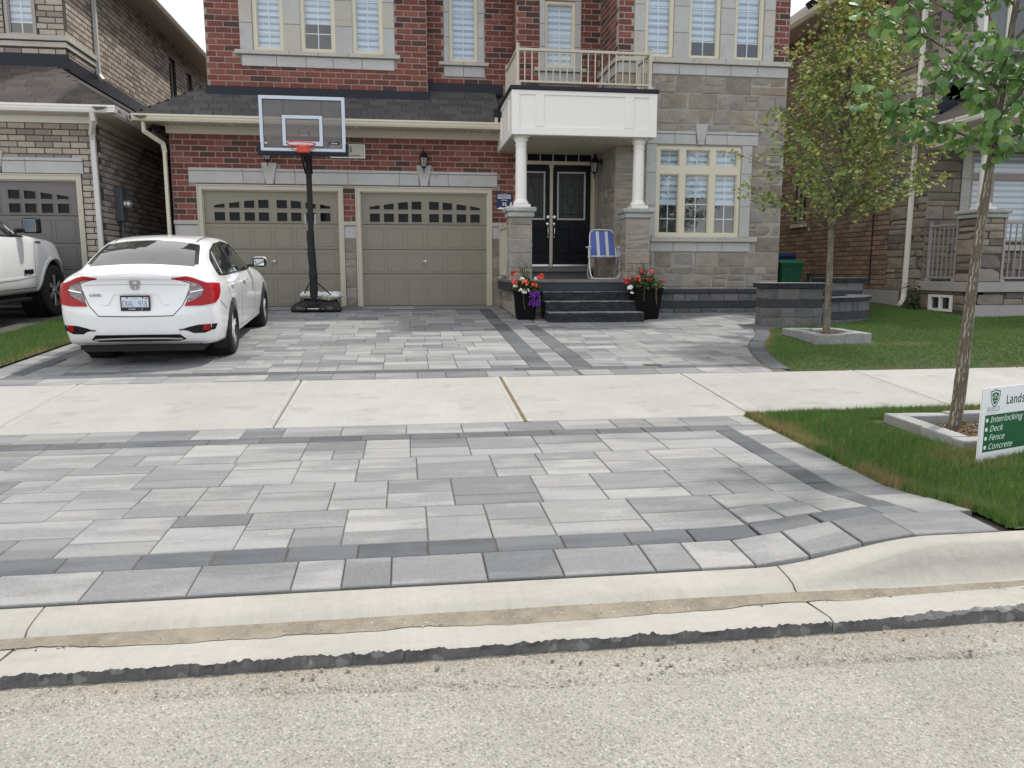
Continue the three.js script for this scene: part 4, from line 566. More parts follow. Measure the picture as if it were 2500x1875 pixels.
      const hx = side > 0 ? x0 + 0.035 : x1 - 0.035; const rose = (y, r) => at(cyl(r, r * 0.9, 0.022, 0, 0, 0, 18), hx, y, z + 0.01, Math.PI / 2); mesh('deadbolt', [rose(2.50, 0.030)], MAT.satin, L); mesh('handle', [at(lathe([[0, 0], [0.036, 0], [0.036, 0.012], [0.02, 0.02], [0, 0.022]], 18), hx, 2.36, z + 0.01, Math.PI / 2, 0, 0, [1, 1, 1.15]), tube([[hx, 2.31, z + 0.02], [hx, 2.28, z + 0.055], [hx, 2.22, z + 0.065], [hx, 2.15, z + 0.06], [hx, 2.11, z + 0.015]], 0.009, 24, 8), at(cyl(0.016, 0.012, 0.015, 0, 0, 0, 12), hx, 2.11, z + 0.01, Math.PI / 2)], MAT.satin, L);
      mesh('kick_sweep', rbx(x0 + 0.01, x1 - 0.01, 1.515, 1.56, z + 0.01, z + 0.02, 0.004), MAT.satin, L);
    };
    leaf(2.255, 2.885, -1); leaf(2.945, 3.715, 1);
    mesh('entry_lintel', rbx(2.05, 3.85, 3.865, 3.97, ZG - 0.02, ZG + 0.03, 0.004), MAT.beige, H);
  }
  mesh('corner_downspout', pipe([[-4.58, 4.06, -14.98], [-4.58, 3.90, -15.0], [-4.36, 3.74, -15.3], [-4.345, 3.6, -15.33], [-4.345, 0.95, -15.33], [-4.30, 0.82, -15.2]], 0.062, 0.08), MAT.cream, H);
  mesh('floodlight', [at(cyl(0.05, 0.06, 0.05, 0, 0, 0, 14), -4.48, 4.0, -15.25), at(lathe([[0, 0], [0.03, 0], [0.045, 0.08], [0, 0.08]], 14), -4.44, 3.98, -15.22, 2.2, 0.6), at(lathe([[0, 0], [0.03, 0], [0.045, 0.08], [0, 0.08]], 14), -4.52, 3.98, -15.22, 2.2, -0.6)], MAT.blackMetal, H);
  mesh('roof_box', [rbx(1.70, 1.88, 4.27, 4.42, -14.96, -14.8, 0.01), rbx(1.79, 2.0, 4.25, 4.43, -15.3, -14.9, 0.01)], MAT.flashing, H); mesh('gutter_end_piece', rbx(1.71, 1.77, 4.17, 4.28, -14.9, -14.84, 0.01), MAT.cream, H);
  pieces(H, 'brick', BK, RED, MAT.brickFace); pieces(H, 'stone', ST, STN, MAT.stoneFace);
  rebase(H, 1.4, 0.6, -15.4);
}
// ---------------------------------------------------------------- tan brick house with the grey garage door
{
  const H = thing('tan_brick_house', 'tan brick house with a grey garage door and brown shingles beside the white truck', 'house'), BK = [], ZL = -14.9, XS = -5.35, ZU = -15.65, XU = -6.03, top = 7.5;
  const gh = [[-8.35, -5.66, 0.5, 3.12]], gw = wall(H, 'garage_wall', -9.2, XS, 0.5, 4.1, ZL, gh, MAT.mortarDark);
  bricks(BK, gw, -9.2, XS, 0.72, 3.985, [...gh, [-8.5, -5.61, 3.12, 3.40]], tanTone, 2);
  for (const [a, b] of [[-8.4, -7.6], [-7.6, -7.15], [-6.95, -6.56], [-6.56, -5.61]]) { block(H, a, b, 3.125, 3.335, ZL, 0.012, 'lintel_stone'); block(H, a, b, 3.337, 3.40, ZL, 0.022, 'lintel_stone'); }
  { const k = mesh('keystone', extr([[-0.062, 3.12], [0.062, 3.12], [0.143, 3.5], [-0.143, 3.5]], -0.05, 0.04, [], 0.005), MAT.cast, H); k.position.set(-7.04, 0, ZL); }
  { const g = new THREE.Group(); const n = H.children.length; garageDoor(H, -8.26, -5.75, ZL, MAT.doorGrey, MAT.beige); for (const c of H.children.slice(n)) c.position.y += 0.08; }
  // garage side wall along the passage
  const sw = wall(H, 'passage_wall', 14.935, 26, 0.5, 4.5, 0, [], MAT.mortarDark, 0.14, 0.007, Math.PI / 2, [XS, 0, 0]); bricks(BK, sw, 14.9, 26, 0.72, 4.35, [], tanTone, 0.35);
  mesh('frieze', rbx(-9.2, XS + 0.03, 3.985, 4.10, ZL - 0.02, ZL + 0.03, 0.004), MAT.whiteTrim, H); mesh('frieze_return', rbx(XS - 0.02, XS + 0.028, 3.985, 4.10, -26, ZL - 0.021, 0.004), MAT.beige, H);
  mesh('soffit', [bx(-9.6, -4.98, 4.10, 4.115, -14.88, -14.48), bx(XS, -4.98, 4.10, 4.114, -26, -14.881)], MAT.beige, H);
  mesh('gutter', gutterGeo(-9.6, -4.826, 4.09, -14.48), MAT.whiteTrim, H); mesh('gutter_side', at(gutterGeo(0, 11.6, 4.09, 0), 0, 0, 0, 0, Math.PI / 2).translate(-4.96, 0, -14.36), MAT.whiteTrim, H);
  {
    const sl = Math.atan(0.72), yE = 4.2, zE = -14.40, xE = -4.93, P = [], q = (...v) => v.forEach(p => P.push(...p));
    q([-9.6, yE, zE], [xE, yE, zE], [xE - 1.25, yE + 0.9, zE - 1.25], [-9.6, yE, zE], [xE - 1.25, yE + 0.9, zE - 1.25], [-9.6, yE + 0.9, zE - 1.25]);
    q([xE, yE, zE], [xE, yE, -26], [xE - 1.25, yE + 0.9, -26], [xE, yE, zE], [xE - 1.25, yE + 0.9, -26], [xE - 1.25, yE + 0.9, zE - 1.25]);
    const g = new THREE.BufferGeometry(); g.setAttribute('position', new THREE.Float32BufferAttribute(P, 3)); g.computeVertexNormals();
    const roof = mesh('garage_roof', tri(g), MAT.shingleBase, H), SH = [], ex = 0.148, tones = [C(0.082, 0.067, 0.062), C(0.072, 0.060, 0.057), C(0.092, 0.076, 0.070), C(0.062, 0.053, 0.051)];
    for (let i = 0; i < 10; i++) { const d0 = i * ex * Math.cos(sl), lim = xE - d0 - 0.15; let x = lim + rnd() * 0.3; while (x > -9.4) { const b = Math.min(x, lim), a = x - 0.355, d = d0 + ex * Math.cos(sl) / 2; if (b - a > 0.05) SH.push({ parent: roof, g: chip(b - a - 0.008, ex + 0.02, 0.012, 0.003, 4), m: M4((a + b) / 2, yE + 0.72 * d + 0.012 + rr(0, 0.002), zE - d + 0.006, -(Math.PI / 2 - sl) + 0.035), t: Math.floor(rnd() * 4), area: 0.05 }); x -= 0.355; }
      let z = zE - d0 - 0.15 + rnd() * 0.3; while (z > -25) { const a = Math.min(z, zE - d0 - 0.15), b = z - 0.355; if (a - b > 0.05) SH.push({ parent: roof, g: chip(a - b - 0.008, ex + 0.02, 0.012, 0.003, 4), m: new THREE.Matrix4().makeBasis(V(0, 0, -1), V(-Math.cos(sl), Math.sin(sl), 0), V(Math.sin(sl), Math.cos(sl), 0)).setPosition(xE - d0 - 0.06, yE + 0.72 * (d0 + 0.06) + 0.014, (a + b) / 2), t: Math.floor(rnd() * 4), area: 0.015 }); z -= 0.355; } }
    for (let i = 0; i < 9; i++) { const d = i * 0.135 + 0.05; for (const s of [0, 1]) { const up = V(-1, 0.72, -1).normalize(), n = s ? V(0, 0.81, 0.585) : V(0.585, 0.81, 0), xx = up.clone().cross(n).normalize(), mm = mesh('hip_shingle', chip(0.24, 0.19, 0.012, 0.003, 3), std(tones[i % 4], { map: T.shingle, roughness: 0.95 }), roof); mm.quaternion.setFromRotationMatrix(new THREE.Matrix4().makeBasis(xx, up, n)); const o = s ? V(-0.082, 0, 0.082) : V(0.082, 0, -0.082); mm.position.set(xE - d + o.x, yE + 0.72 * d + 0.016 - 0.059, zE - d + o.z); } }
    pieces(H, 'shingle', SH, tones, MAT.shingle);
  }
  // upper storey
  const uh = [[-7.04, -6.50, 5.58, 7.1]], uw = wall(H, 'upper_wall', -9.2, XU, 4.6, top, ZU, uh, MAT.mortarDark);
  bricks(BK, uw, -9.2, XU, 5.64, top, uh, tanTone, 1.2); bricks(BK, uw, -9.2, XU, 5.31, 5.41, [], tanTone, 1);
  windowPart(H, -7.03, -6.51, 5.60, 7.1, ZU, [{ x: [-6.97, -6.56], y: [5.66, 7.05], cols: 2, ys: [5.86, 6.25, 6.6], blind: 0.16 }], { mat: std(C(0.36, 0.33, 0.31), { roughness: 0.5 }) });
  for (const [y0, y1, p] of [[5.54, 5.63, 0.06], [5.43, 5.52, 0.03]]) { mesh('belt_stone', rbx(-9.2, XU + p, y0, y1, ZU - 0.02, ZU + p, 0.006), MAT.castTan, H); mesh('belt_stone', rbx(XU - 0.02, XU + p, y0, y1, -17.0, ZU - 0.021, 0.006), MAT.castTan, H); }
  const us = wall(H, 'upper_side_wall', 15.69, 27, 4.6, top, 0, [[22.16, 22.74, 5.7, 6.98], [23.85, 24.35, 5.9, 6.98]], MAT.mortarDark, 0.14, 0.007, Math.PI / 2, [XU, 0, 0]);
  bricks(BK, us, 15.66, 27, 4.9, 7.42, [[22.16, 22.74, 5.7, 6.98], [23.85, 24.35, 5.9, 6.98], [15.6, 17.0, 5.42, 5.64]], tanTone, 0.6);
  for (const [a, b] of [[22.2, 22.7], [23.88, 24.32]]) { const w = mesh('side_window', [extr(rect(a, b, 5.72, 6.96), -0.12, -0.08, [rect(a + 0.05, b - 0.05, 5.77, 6.91).reverse()])], MAT.beige, H); w.position.set(XU, 0, 0); w.rotation.y = Math.PI / 2; mesh('pane', extr(rect(a + 0.04, b - 0.04, 5.76, 6.92), -0.11, -0.10), MAT.darkGlass, w); }
  mesh('roof_flashing', [rbx(-9.2, XU + 0.04, 5.05, 5.305, ZU - 0.02, ZU + 0.04, 0.006)], MAT.flashing, H); mesh('side_flashing', rbx(XU - 0.02, XU + 0.035, 5.02, 5.27, -27, ZU - 0.025, 0.006), MAT.flashing, H);
  mesh('downspout', pipe([[XU + 0.05, 7.4, -17.02], [XU + 0.05, 5.30, -17.02], [XU + 0.12, 5.2, -17.0]], 0.075, 0.085), std(C(0.52, 0.50, 0.46), { roughness: 0.5 }), H);
  mesh('upper_soffit', bx(-9.6, -5.58, 7.40, 7.42, -27, -15.2), std(C(0.42, 0.39, 0.34), { roughness: 0.6 }), H); mesh('upper_gutter', at(gutterGeo(0, 11.9, 7.38, 0), 0, 0, 0, 0, Math.PI / 2).translate(-5.58, 0, -15.1), MAT.beige, H); mesh('upper_front_gutter', gutterGeo(-9.6, -5.5, 7.38, -15.2), MAT.beige, H);
  { const P = [], q = (...v) => v.forEach(p => P.push(...p)), a = [-13, 7.5, -15.1], b = [-5.48, 7.5, -15.1], c = [-5.48, 7.5, -27.4], d = [-13, 7.5, -27.4], e = [-9.3, 10.2, -19], f = [-9.3, 10.2, -23.5]; q(a, b, e, b, c, f, b, f, e, c, d, f, d, a, e, d, e, f); const g = new THREE.BufferGeometry(); g.setAttribute('position', new THREE.Float32BufferAttribute(P, 3)); g.computeVertexNormals(); mesh('main_roof', tri(g), std(C(0.075, 0.065, 0.06), { map: T.shingle, roughness: 0.95 }), H); }
  mesh('rear_body', [bx(-12.9, XU - 0.16, 4.3, 7.4, -26.9, -16.2), bx(-12.9, XS - 0.16, 0.4, 4.15, -26.9, -15.4)], std(C(0.2, 0.17, 0.14), { roughness: 0.95 }), H);
  mesh('corner_downspout', pipe([[-5.22, 4.09, -14.42], [-5.22, 3.98, -14.45], [-5.36, 3.80, -14.72], [-5.38, 3.70, -14.80], [-5.38, 0.9, -14.83]], 0.085, 0.07), std(C(0.60, 0.59, 0.56), { roughness: 0.5 }), H);
  pieces(H, 'brick', BK, TAN, MAT.brickFace);
  rebase(H, -7.5, 0.6, -14.9);
  const em = thing('electricity_meter', 'grey electricity meter box with round dial on the tan brick passage wall', 'meter', [-5.35, 2.35, -15.65]);
  const mg = std(C(0.10, 0.11, 0.115), { roughness: 0.5, metalness: 0.3 });
  mesh('box', rbx(0, 0.14, 0.0, 0.62, -0.15, 0.12, 0.012), mg, em); mesh('conduit', cyl(0.03, 0.03, 1.65, 0.07, -1.65, -0.02, 12), mg, em); mesh('dial', at(lathe([[0, 0], [0.085, 0], [0.085, 0.06], [0.07, 0.12], [0.0, 0.13]], 20), 0.14, 0.32, -0.02, 0, 0, -Math.PI / 2), phys(C(0.5, 0.52, 0.53), { roughness: 0.1, metalness: 0.6 }), em); mesh('collar', at(lathe([[0.085, 0], [0.1, 0], [0.1, 0.03], [0.085, 0.03]], 20), 0.14, 0.32, -0.02, 0, 0, -Math.PI / 2), MAT.satin, em);
}
// ---------------------------------------------------------------- brown brick house on the other side
{
  const H = thing('brown_brick_house', 'brown brick house with dark stone corner and railed porch behind the lawn', 'house'), BK = [], ST = [], XR = 10.06, ZC = -14.05, top = 7.35;
  const wh = [[-19.25, -18.70, 2.62, 3.7], [-18.45, -17.4, 0.95, 1.36]];
  const sw = wall(H, 'side_wall', -25, ZC - 0.035, 0.5, top, 0, wh, MAT.mortarDark, 0.14, 0.007, -Math.PI / 2, [XR, 0, 0]);
  bricks(BK, sw, -25, -15.2, 1.03, 7.3, [...wh, [-15.2, -14, 4.96, 5.3]], brnTone, 1); stones(ST, sw, -15.2, ZC, 1.03, 4.98, [], () => Math.floor(rnd() * 6), 1, 201); stones(ST, sw, -15.2, ZC, 5.28, 7.3, [], () => Math.floor(rnd() * 6), 0.6, 202); stones(ST, sw, -14.7, ZC, 0.68, 1.03, [], () => Math.floor(rnd() * 6), 0.8, 203);
  const fd = mesh('foundation', bx(-25, -14.7, 0.4, 1.03, -0.005, 0.012), MAT.concrete, H); fd.position.set(XR, 0, 0); fd.rotation.y = -Math.PI / 2;
  for (const [a, b, c, d] of [[-19.22, -18.73, 2.65, 3.68], [-18.42, -17.43, 0.97, 1.34]]) { const w = mesh('side_window', extr(rect(a, b, c, d), -0.11, -0.05, [rect(a + 0.06, (a + b) / 2 - 0.015, c + 0.05, d - 0.05).reverse(), rect((a + b) / 2 + 0.015, b - 0.06, c + 0.05, d - 0.05).reverse()]), std(C(0.30, 0.27, 0.23), { roughness: 0.6 }), H); w.position.set(XR, 0, 0); w.rotation.y = -Math.PI / 2; mesh('pane', extr(rect(a + 0.05, b - 0.05, c + 0.04, d - 0.04), -0.10, -0.09), MAT.darkGlass, w); }
  { const s = mesh('sill_stone', rbx(-19.35, -18.6, 2.53, 2.62, -0.02, 0.06, 0.006), MAT.castTan, H); s.position.set(XR, 0, 0); s.rotation.y = -Math.PI / 2; }
  for (const [y0, y1, p, m] of [[5.17, 5.27, 0.06, MAT.castTan], [4.98, 5.165, 0.02, MAT.cast]]) { mesh('belt_stone', rbx(XR - p, XR + 0.02, y0, y1, -15.2, ZC + p, 0.006), m, H); for (const [a, b] of [[XR + 0.021, 10.9], [10.9, 11.6], [11.6, 12.4], [12.4, 13.3]]) mesh('belt_stone', rbx(a, b - 0.004, y0, y1, ZC - 0.02, ZC + p, 0.006), m, H); }
  const fh = [[10.95, 12.4, 2.0, 3.7], [10.95, 12.1, 5.6, 7.1]], fw = wall(H, 'front_wall', XR, 14, 0.5, top, ZC, fh, MAT.mortarDark);
  stones(ST, fw, XR, 14, 1.25, 4.98, [[10.75, 12.6, 1.8, 3.9]], () => Math.floor(rnd() * 6), 1, 205); stones(ST, fw, XR, 14, 5.28, 7.3, [[10.85, 12.2, 5.4, 7.2]], () => Math.floor(rnd() * 6), 0.6, 206);
  for (const [c, d] of [[1.95, 2.55], [2.55, 3.2], [3.2, 3.72]]) { block(H, 10.76, 10.95, c, d, ZC, 0.018); block(H, 12.4, 12.58, c, d, ZC, 0.018); } block(H, 10.76, 12.58, 3.72, 3.92, ZC, 0.02, 'lintel_stone'); block(H, 10.7, 12.6, 1.82, 1.94, ZC, 0.06, 'sill_stone', MAT.castTan);
  windowPart(H, 10.95, 12.4, 1.95, 3.72, ZC, [{ x: [11.02, 11.36], y: [2.02, 3.2], cols: 1, blind: 0.0 }, { x: [11.48, 12.32], y: [2.02, 3.2], cols: 1, blind: 0 }, { x: [11.02, 12.32], y: [3.3, 3.66], cols: 1, blind: 0 }], { mat: std(C(0.34, 0.31, 0.29), { roughness: 0.5 }) });
  block(H, 10.8, 10.95, 5.35, 6.2, ZC, 0.018); block(H, 12.1, 12.25, 5.35, 6.2, ZC, 0.018); block(H, 10.8, 10.95, 6.2, 7.1, ZC, 0.018); block(H, 12.1, 12.25, 6.2, 7.1, ZC, 0.018);
  windowPart(H, 10.95, 12.1, 5.4, 7.1, ZC, [{ x: [11.05, 11.5], y: [5.6, 7.05], cols: 1 }, { x: [11.6, 12.0], y: [5.6, 7.05], cols: 1 }], { mat: MAT.whiteTrim });
  mesh('roof_flashing', [rbx(XR + 0.2, 14, 4.65, 4.95, ZC - 0.01, ZC + 0.05, 0.006), at(rbx(-0.14, 0.14, 0, 0.62, -0.02, 0.03, 0.006), XR + 0.12, 4.42, ZC + 0.02, 0, 0, -0.62)], MAT.flashing, H);
  mesh('downspout', pipe([[XR - 0.05, 7.3, -14.45], [XR - 0.05, 4.55, -14.45], [XR - 0.10, 4.40, -14.36]], 0.085, 0.075), MAT.whiteTrim, H);
  mesh('lower_downspout', pipe([[XR - 0.05, 3.9, -14.45], [XR - 0.05, 0.98, -14.47], [XR - 0.09, 0.86, -14.42], [XR - 0.26, 0.76, -14.28]], 0.085, 0.075), MAT.whiteTrim, H);
  mesh('service_cable', bar([XR - 0.015, 7.3, -15.75], [XR - 0.015, 1.1, -15.75], 0.012, 6), MAT.blackMetal, H);
  mesh('soffit', bx(9.55, 14.5, 7.28, 7.31, -25.5, -13.6), std(C(0.45, 0.40, 0.34), { roughness: 0.6 }), H); mesh('gutter', at(gutterGeo(0, 12, 7.28, 0), 0, 0, 0, 0, -Math.PI / 2).translate(9.57, 0, -25.5), MAT.beige, H);
  { const P = [], q = (...v) => v.forEach(p => P.push(...p)), a = [9.45, 7.38, -13.5], b = [18, 7.38, -13.5], c = [18, 7.38, -26], d = [9.45, 7.38, -26], e = [13.7, 10.5, -18], f = [13.7, 10.5, -21.5]; q(a, b, e, b, c, f, b, f, e, c, d, f, d, a, e, d, e, f); const g = new THREE.BufferGeometry(); g.setAttribute('position', new THREE.Float32BufferAttribute(P, 3)); g.computeVertexNormals(); const r = mesh('main_roof', tri(g), std(C(0.12, 0.105, 0.098), { map: T.shingle, roughness: 0.95 }), H); mesh('roof_vent', at(rbx(-0.18, 0.18, 0, 0.16, -0.18, 0.18, 0.02), 10.5, 8.16, -19.5, 0, 0, 0.63), MAT.blackMetal, r); }
  mesh('rear_body', [bx(XR + 0.16, 17.5, 0.4, 7.3, -25, -14.9)], std(C(0.2, 0.15, 0.11), { roughness: 0.95 }), H);
  // porch
  mesh('porch_slab', rbx(XR - 0.06, 14, 1.05, 1.225, ZC - 0.1, -12.55, 0.012), MAT.concrete, H);
  const ps = wall(H, 'porch_side', ZC, -12.607, 0.4, 1.05, 0, [[-13.75, -13.12, 0.68, 0.97]], MAT.mortarDark, 0.2, 0.007, -Math.PI / 2, [XR, 0, 0]); stones(ST, ps, ZC, -12.60, 0.70, 1.05, [[-13.77, -13.10, 0.60, 0.985]], () => Math.floor(rnd() * 6), 1, 211);
  { const w = mesh('basement_window', extr(rect(-13.76, -13.11, 0.67, 0.98), -0.05, 0.03, [rect(-13.70, -13.46, 0.72, 0.93).reverse(), rect(-13.41, -13.17, 0.72, 0.93).reverse()], 0.004), MAT.whiteTrim, H); w.position.set(XR, 0, 0); w.rotation.y = -Math.PI / 2; mesh('pane', extr(rect(-13.72, -13.15, 0.70, 0.95), -0.04, -0.03), phys(C(0.02, 0.035, 0.035), { roughness: 0.05 }), w); }
  const pf = wall(H, 'porch_front', XR, 14, 0.4, 1.05, -12.60, [], MAT.mortarDark, 0.2); stones(ST, pf, XR, 14, 0.82, 1.05, [], () => Math.floor(rnd() * 6), 1, 212); mesh('porch_foundation', bx(XR + 0.01, 14, 0.4, 0.82, -12.605, -12.585), MAT.concrete, H);
  { const a = 9.92 + 0.14, b = a + 0.5, p = mesh('pier', bx(a + 0.012, b - 0.012, 1.22, 2.36, -13.1, -12.612), MAT.mortarDark, H); const f = mesh('pier_front', bx(a, b, 1.22, 2.36, -0.02, -0.005), MAT.mortarDark, H); f.position.z = -12.60; stones(ST, f, a, b, 1.23, 2.355, [], () => Math.floor(rnd() * 6), 1, 221); const s = mesh('pier_side', bx(-0.25, 0.25, 1.22, 2.36, -0.02, -0.005), MAT.mortarDark, H); s.position.set(a, 0, -12.855); s.rotation.y = -Math.PI / 2; stones(ST, s, -0.25, 0.25, 1.23, 2.355, [], () => Math.floor(rnd() * 6), 1, 222); mesh('pier_cap', tri(new RoundedBoxGeometry(0.58, 0.08, 0.58, 2, 0.02).translate((a + b) / 2, 2.40, -12.85)), MAT.castRough, H); mesh('pier_cap', tri(new RoundedBoxGeometry(0.66, 0.07, 0.66, 2, 0.02).translate((a + b) / 2, 2.475, -12.85)), MAT.castRough, H); column(H, (a + b) / 2, -12.85, 2.51, 3.75, MAT.whiteTrim, 0.10); }
  const taupe = std(C(0.30, 0.275, 0.265), { roughness: 0.5 });
  railing(H, [[XR + 0.04, -13.92], [XR + 0.04, -13.16]], 1.225, 2.30, taupe, 0.11); railing(H, [[10.62, -12.66], [12.2, -12.66]], 1.225, 2.30, taupe, 0.11);
  mesh('porch_beam', rbx(9.95, 14, 3.74, 3.96, ZC, -12.45, 0.006), MAT.white, H); mesh('porch_soffit', bx(9.66, 14, 3.94, 3.97, ZC, -12.15), MAT.beige, H); mesh('porch_gutter', gutterGeo(9.58, 14.2, 3.96, -12.15), MAT.whiteTrim, H); mesh('porch_side_gutter', at(gutterGeo(0, 2.1, 3.96, 0), 0, 0, 0, 0, -Math.PI / 2).translate(9.70, 0, -14.12), MAT.whiteTrim, H);
  { const yE = 4.06, P = [], q = (...v) => v.forEach(p => P.push(...p)); q([9.58, yE, -12.05], [14.2, yE, -12.05], [14.2, yE + 0.9, -14.05], [9.58, yE, -12.05], [14.2, yE + 0.9, -14.05], [11.3, yE + 0.9, -14.05]); q([9.58, yE, -12.05], [11.3, yE + 0.9, -14.05], [9.58, yE, -14.3]); const g = new THREE.BufferGeometry(); g.setAttribute('position', new THREE.Float32BufferAttribute(P, 3)); g.computeVertexNormals(); const roof = mesh('porch_roof', tri(g), MAT.shingleBase, H), SH = [], tones = [C(0.115, 0.10, 0.092), C(0.10, 0.088, 0.082), C(0.13, 0.112, 0.10)], sl = Math.atan(0.45); for (let i = 0; i < 14; i++) { const d0 = i * 0.135; let x = 9.58 + d0 * 0.86 + 0.02; while (x < 13.6) { SH.push({ parent: roof, g: chip(0.347, 0.168, 0.012, 0.003, 4), m: M4(x + 0.18, yE + 0.45 * (d0 + 0.07) + 0.012, -12.05 - d0 - 0.06, -(Math.PI / 2 - sl) + 0.035), t: Math.floor(rnd() * 3), area: 0.05 }); x += 0.355; } }
    const n = V(-0.42, 0.9, 0).normalize(), up = V(0.9, 0.42, 0).normalize(); for (let i = 0; i < 10; i++) for (let z = -12.1 - i * 0.135 * 1.16; z > -14.1; z -= 0.355) SH.push({ parent: roof, g: chip(0.347, 0.168, 0.012, 0.003, 4), m: new THREE.Matrix4().makeBasis(V(0, 0, 1), up, n).setPosition(9.58 + i * 0.135 + 0.07, yE + 0.523 * (i * 0.135 + 0.07) + 0.01, z - 0.18), t: Math.floor(rnd() * 3), area: 0.04 });
    pieces(H, 'shingle', SH, tones, MAT.shingle); }
  pieces(H, 'brick', BK, BRN, MAT.brickFace); pieces(H, 'stone', ST, STN2, MAT.stoneFace);
  rebase(H, 11.5, 0.6, -14.05);
}
// ---------------------------------------------------------------- stone steps, walls and tree rings
const SLATE = [C(0.052, 0.058, 0.070), C(0.062, 0.068, 0.080)];
const greyBlock = std(W1, { map: T.stone, bumpMap: T.stoneBump, bumpScale: 0.03, roughness: 0.92 });
const darkBlock = std(C(0.045, 0.049, 0.058), { map: T.grain, bumpMap: T.grainBump, bumpScale: 0.004, roughness: 0.85 });
const GREYS = [C(0.15, 0.152, 0.158), C(0.125, 0.128, 0.136), C(0.175, 0.175, 0.18)].map(c => { const m = greyBlock.clone(); m.color.copy(c); return m; });
// a block whose front (and ends) is split rough: top face smooth
function roughFace(w, h, d, amp, seed) {
  const r = rngOf(seed), nx = Math.max(4, Math.round(w / 0.035)), ny = Math.max(3, Math.round(h / 0.03)), P = [], I = [];
  const row = []; for (let j = 0; j <= ny; j++) for (let i = 0; i <= nx; i++) { const u = i / nx, v = j / ny, ed = Math.min(1, 6 * Math.min(u, 1 - u, v + 0.15, 1 - v)); P.push((u - 0.5) * w, v * h, (fbm(u * w * 0.25 + seed * 0.13, v * h * 0.25 + 0.3, 32, 32, 4, 900 + seed) - 0.5) * 2 * amp * (0.25 + 0.75 * ed)); }
  for (let j = 0; j < ny; j++) for (let i = 0; i < nx; i++) { const a = j * (nx + 1) + i; I.push(a, a + 1, a + nx + 2, a, a + nx + 2, a + nx + 1); }
  let g = new THREE.BufferGeometry(); g.setAttribute('position', new THREE.Float32BufferAttribute(P, 3)); g.setIndex(I); g = g.toNonIndexed(); g.computeVertexNormals(); return tri(g, r(), r());
}
{
  const S = thing('stone_steps', 'three black split-face stone steps leading up to the porch floor', 'steps', [3.14, 0.56, -12.9]);
  [[-12.50, 0.745, 0.50], [-12.86, 0.915, 0.62], [-13.20, 1.072, 0.80]].forEach(([zf, y, y0], i) => {
    const w = 1.62 - i * 0.01, zb = zf - 0.42 + (i === 2 ? 0.2 : 0), s = mesh('step', bx(-w / 2 + 0.012, w / 2 - 0.012, y0 - 0.56, y - 0.56 - 0.012, zb + 12.9, zf + 12.9 - 0.012), MAT.blackStone, S);
    const f = mesh('split_face', roughFace(w, y - y0 - 0.004, 0, 0.016, 3 + i), MAT.blackStone, s); f.position.set(0, y0 - 0.56, zf + 12.9 - 0.002);
    for (const sd of [-1, 1]) { const e = mesh('split_end', roughFace(zf - zb, y - y0 - 0.004, 0, 0.012, 13 + i + sd), MAT.blackStone, s); e.position.set(sd * (w / 2 - 0.002), y0 - 0.56, (zf + zb) / 2 + 12.9); e.rotation.y = sd * Math.PI / 2; }
    mesh('tread', rbx(-w / 2 + 0.004, w / 2 - 0.004, y - 0.575, y - 0.56, zb + 12.9, zf + 12.9 - 0.002, 0.004), MAT.blackStoneTop, s);
  });
}
// low wall under the front window: courses of blocks
{
  const S = thing('low_stone_wall', 'low banded wall of grey and charcoal blocks under the front window', 'wall', [5.5, 0.6, -13.9]);
  const rows = [[0.03, 0.135, 0.27, 0, 0], [0.14, 0.268, 0.46, 1, -0.012], [0.273, 0.41, 0.25, 0, 0], [0.418, 0.492, 0.6, 2, 0.025]];
  mesh('core', bx(-1.09, 1.10, 0, 0.415, -0.19, 0.12), MAT.mortarGrey, S);
  rows.forEach(([y0, y1, L, k, pr], j) => { let x = -1.12; const r = rngOf(50 + j); while (x < 1.12) { let l = L * rr(0.85, 1.2, r); if (1.13 - x - l < 0.1) l = 1.13 - x; if (k === 2) { mesh('cap_block', rbx(x + 0.002, x + l - 0.002, y0, y1, -0.2, 0.15 + pr, 0.01), darkBlock, S); } else { const o = mesh(k ? 'charcoal_block' : 'grey_block', chipPoly(rect(-l / 2 + 0.003, l / 2 - 0.003, 0, y1 - y0), 0.06, 0.01, r() * 4, r() * 4, k ? 0 : 0.016, r), k ? darkBlock : pick(GREYS, r), S); o.position.set(x + l / 2, y0, 0.15 + pr); } x += l; } });
}
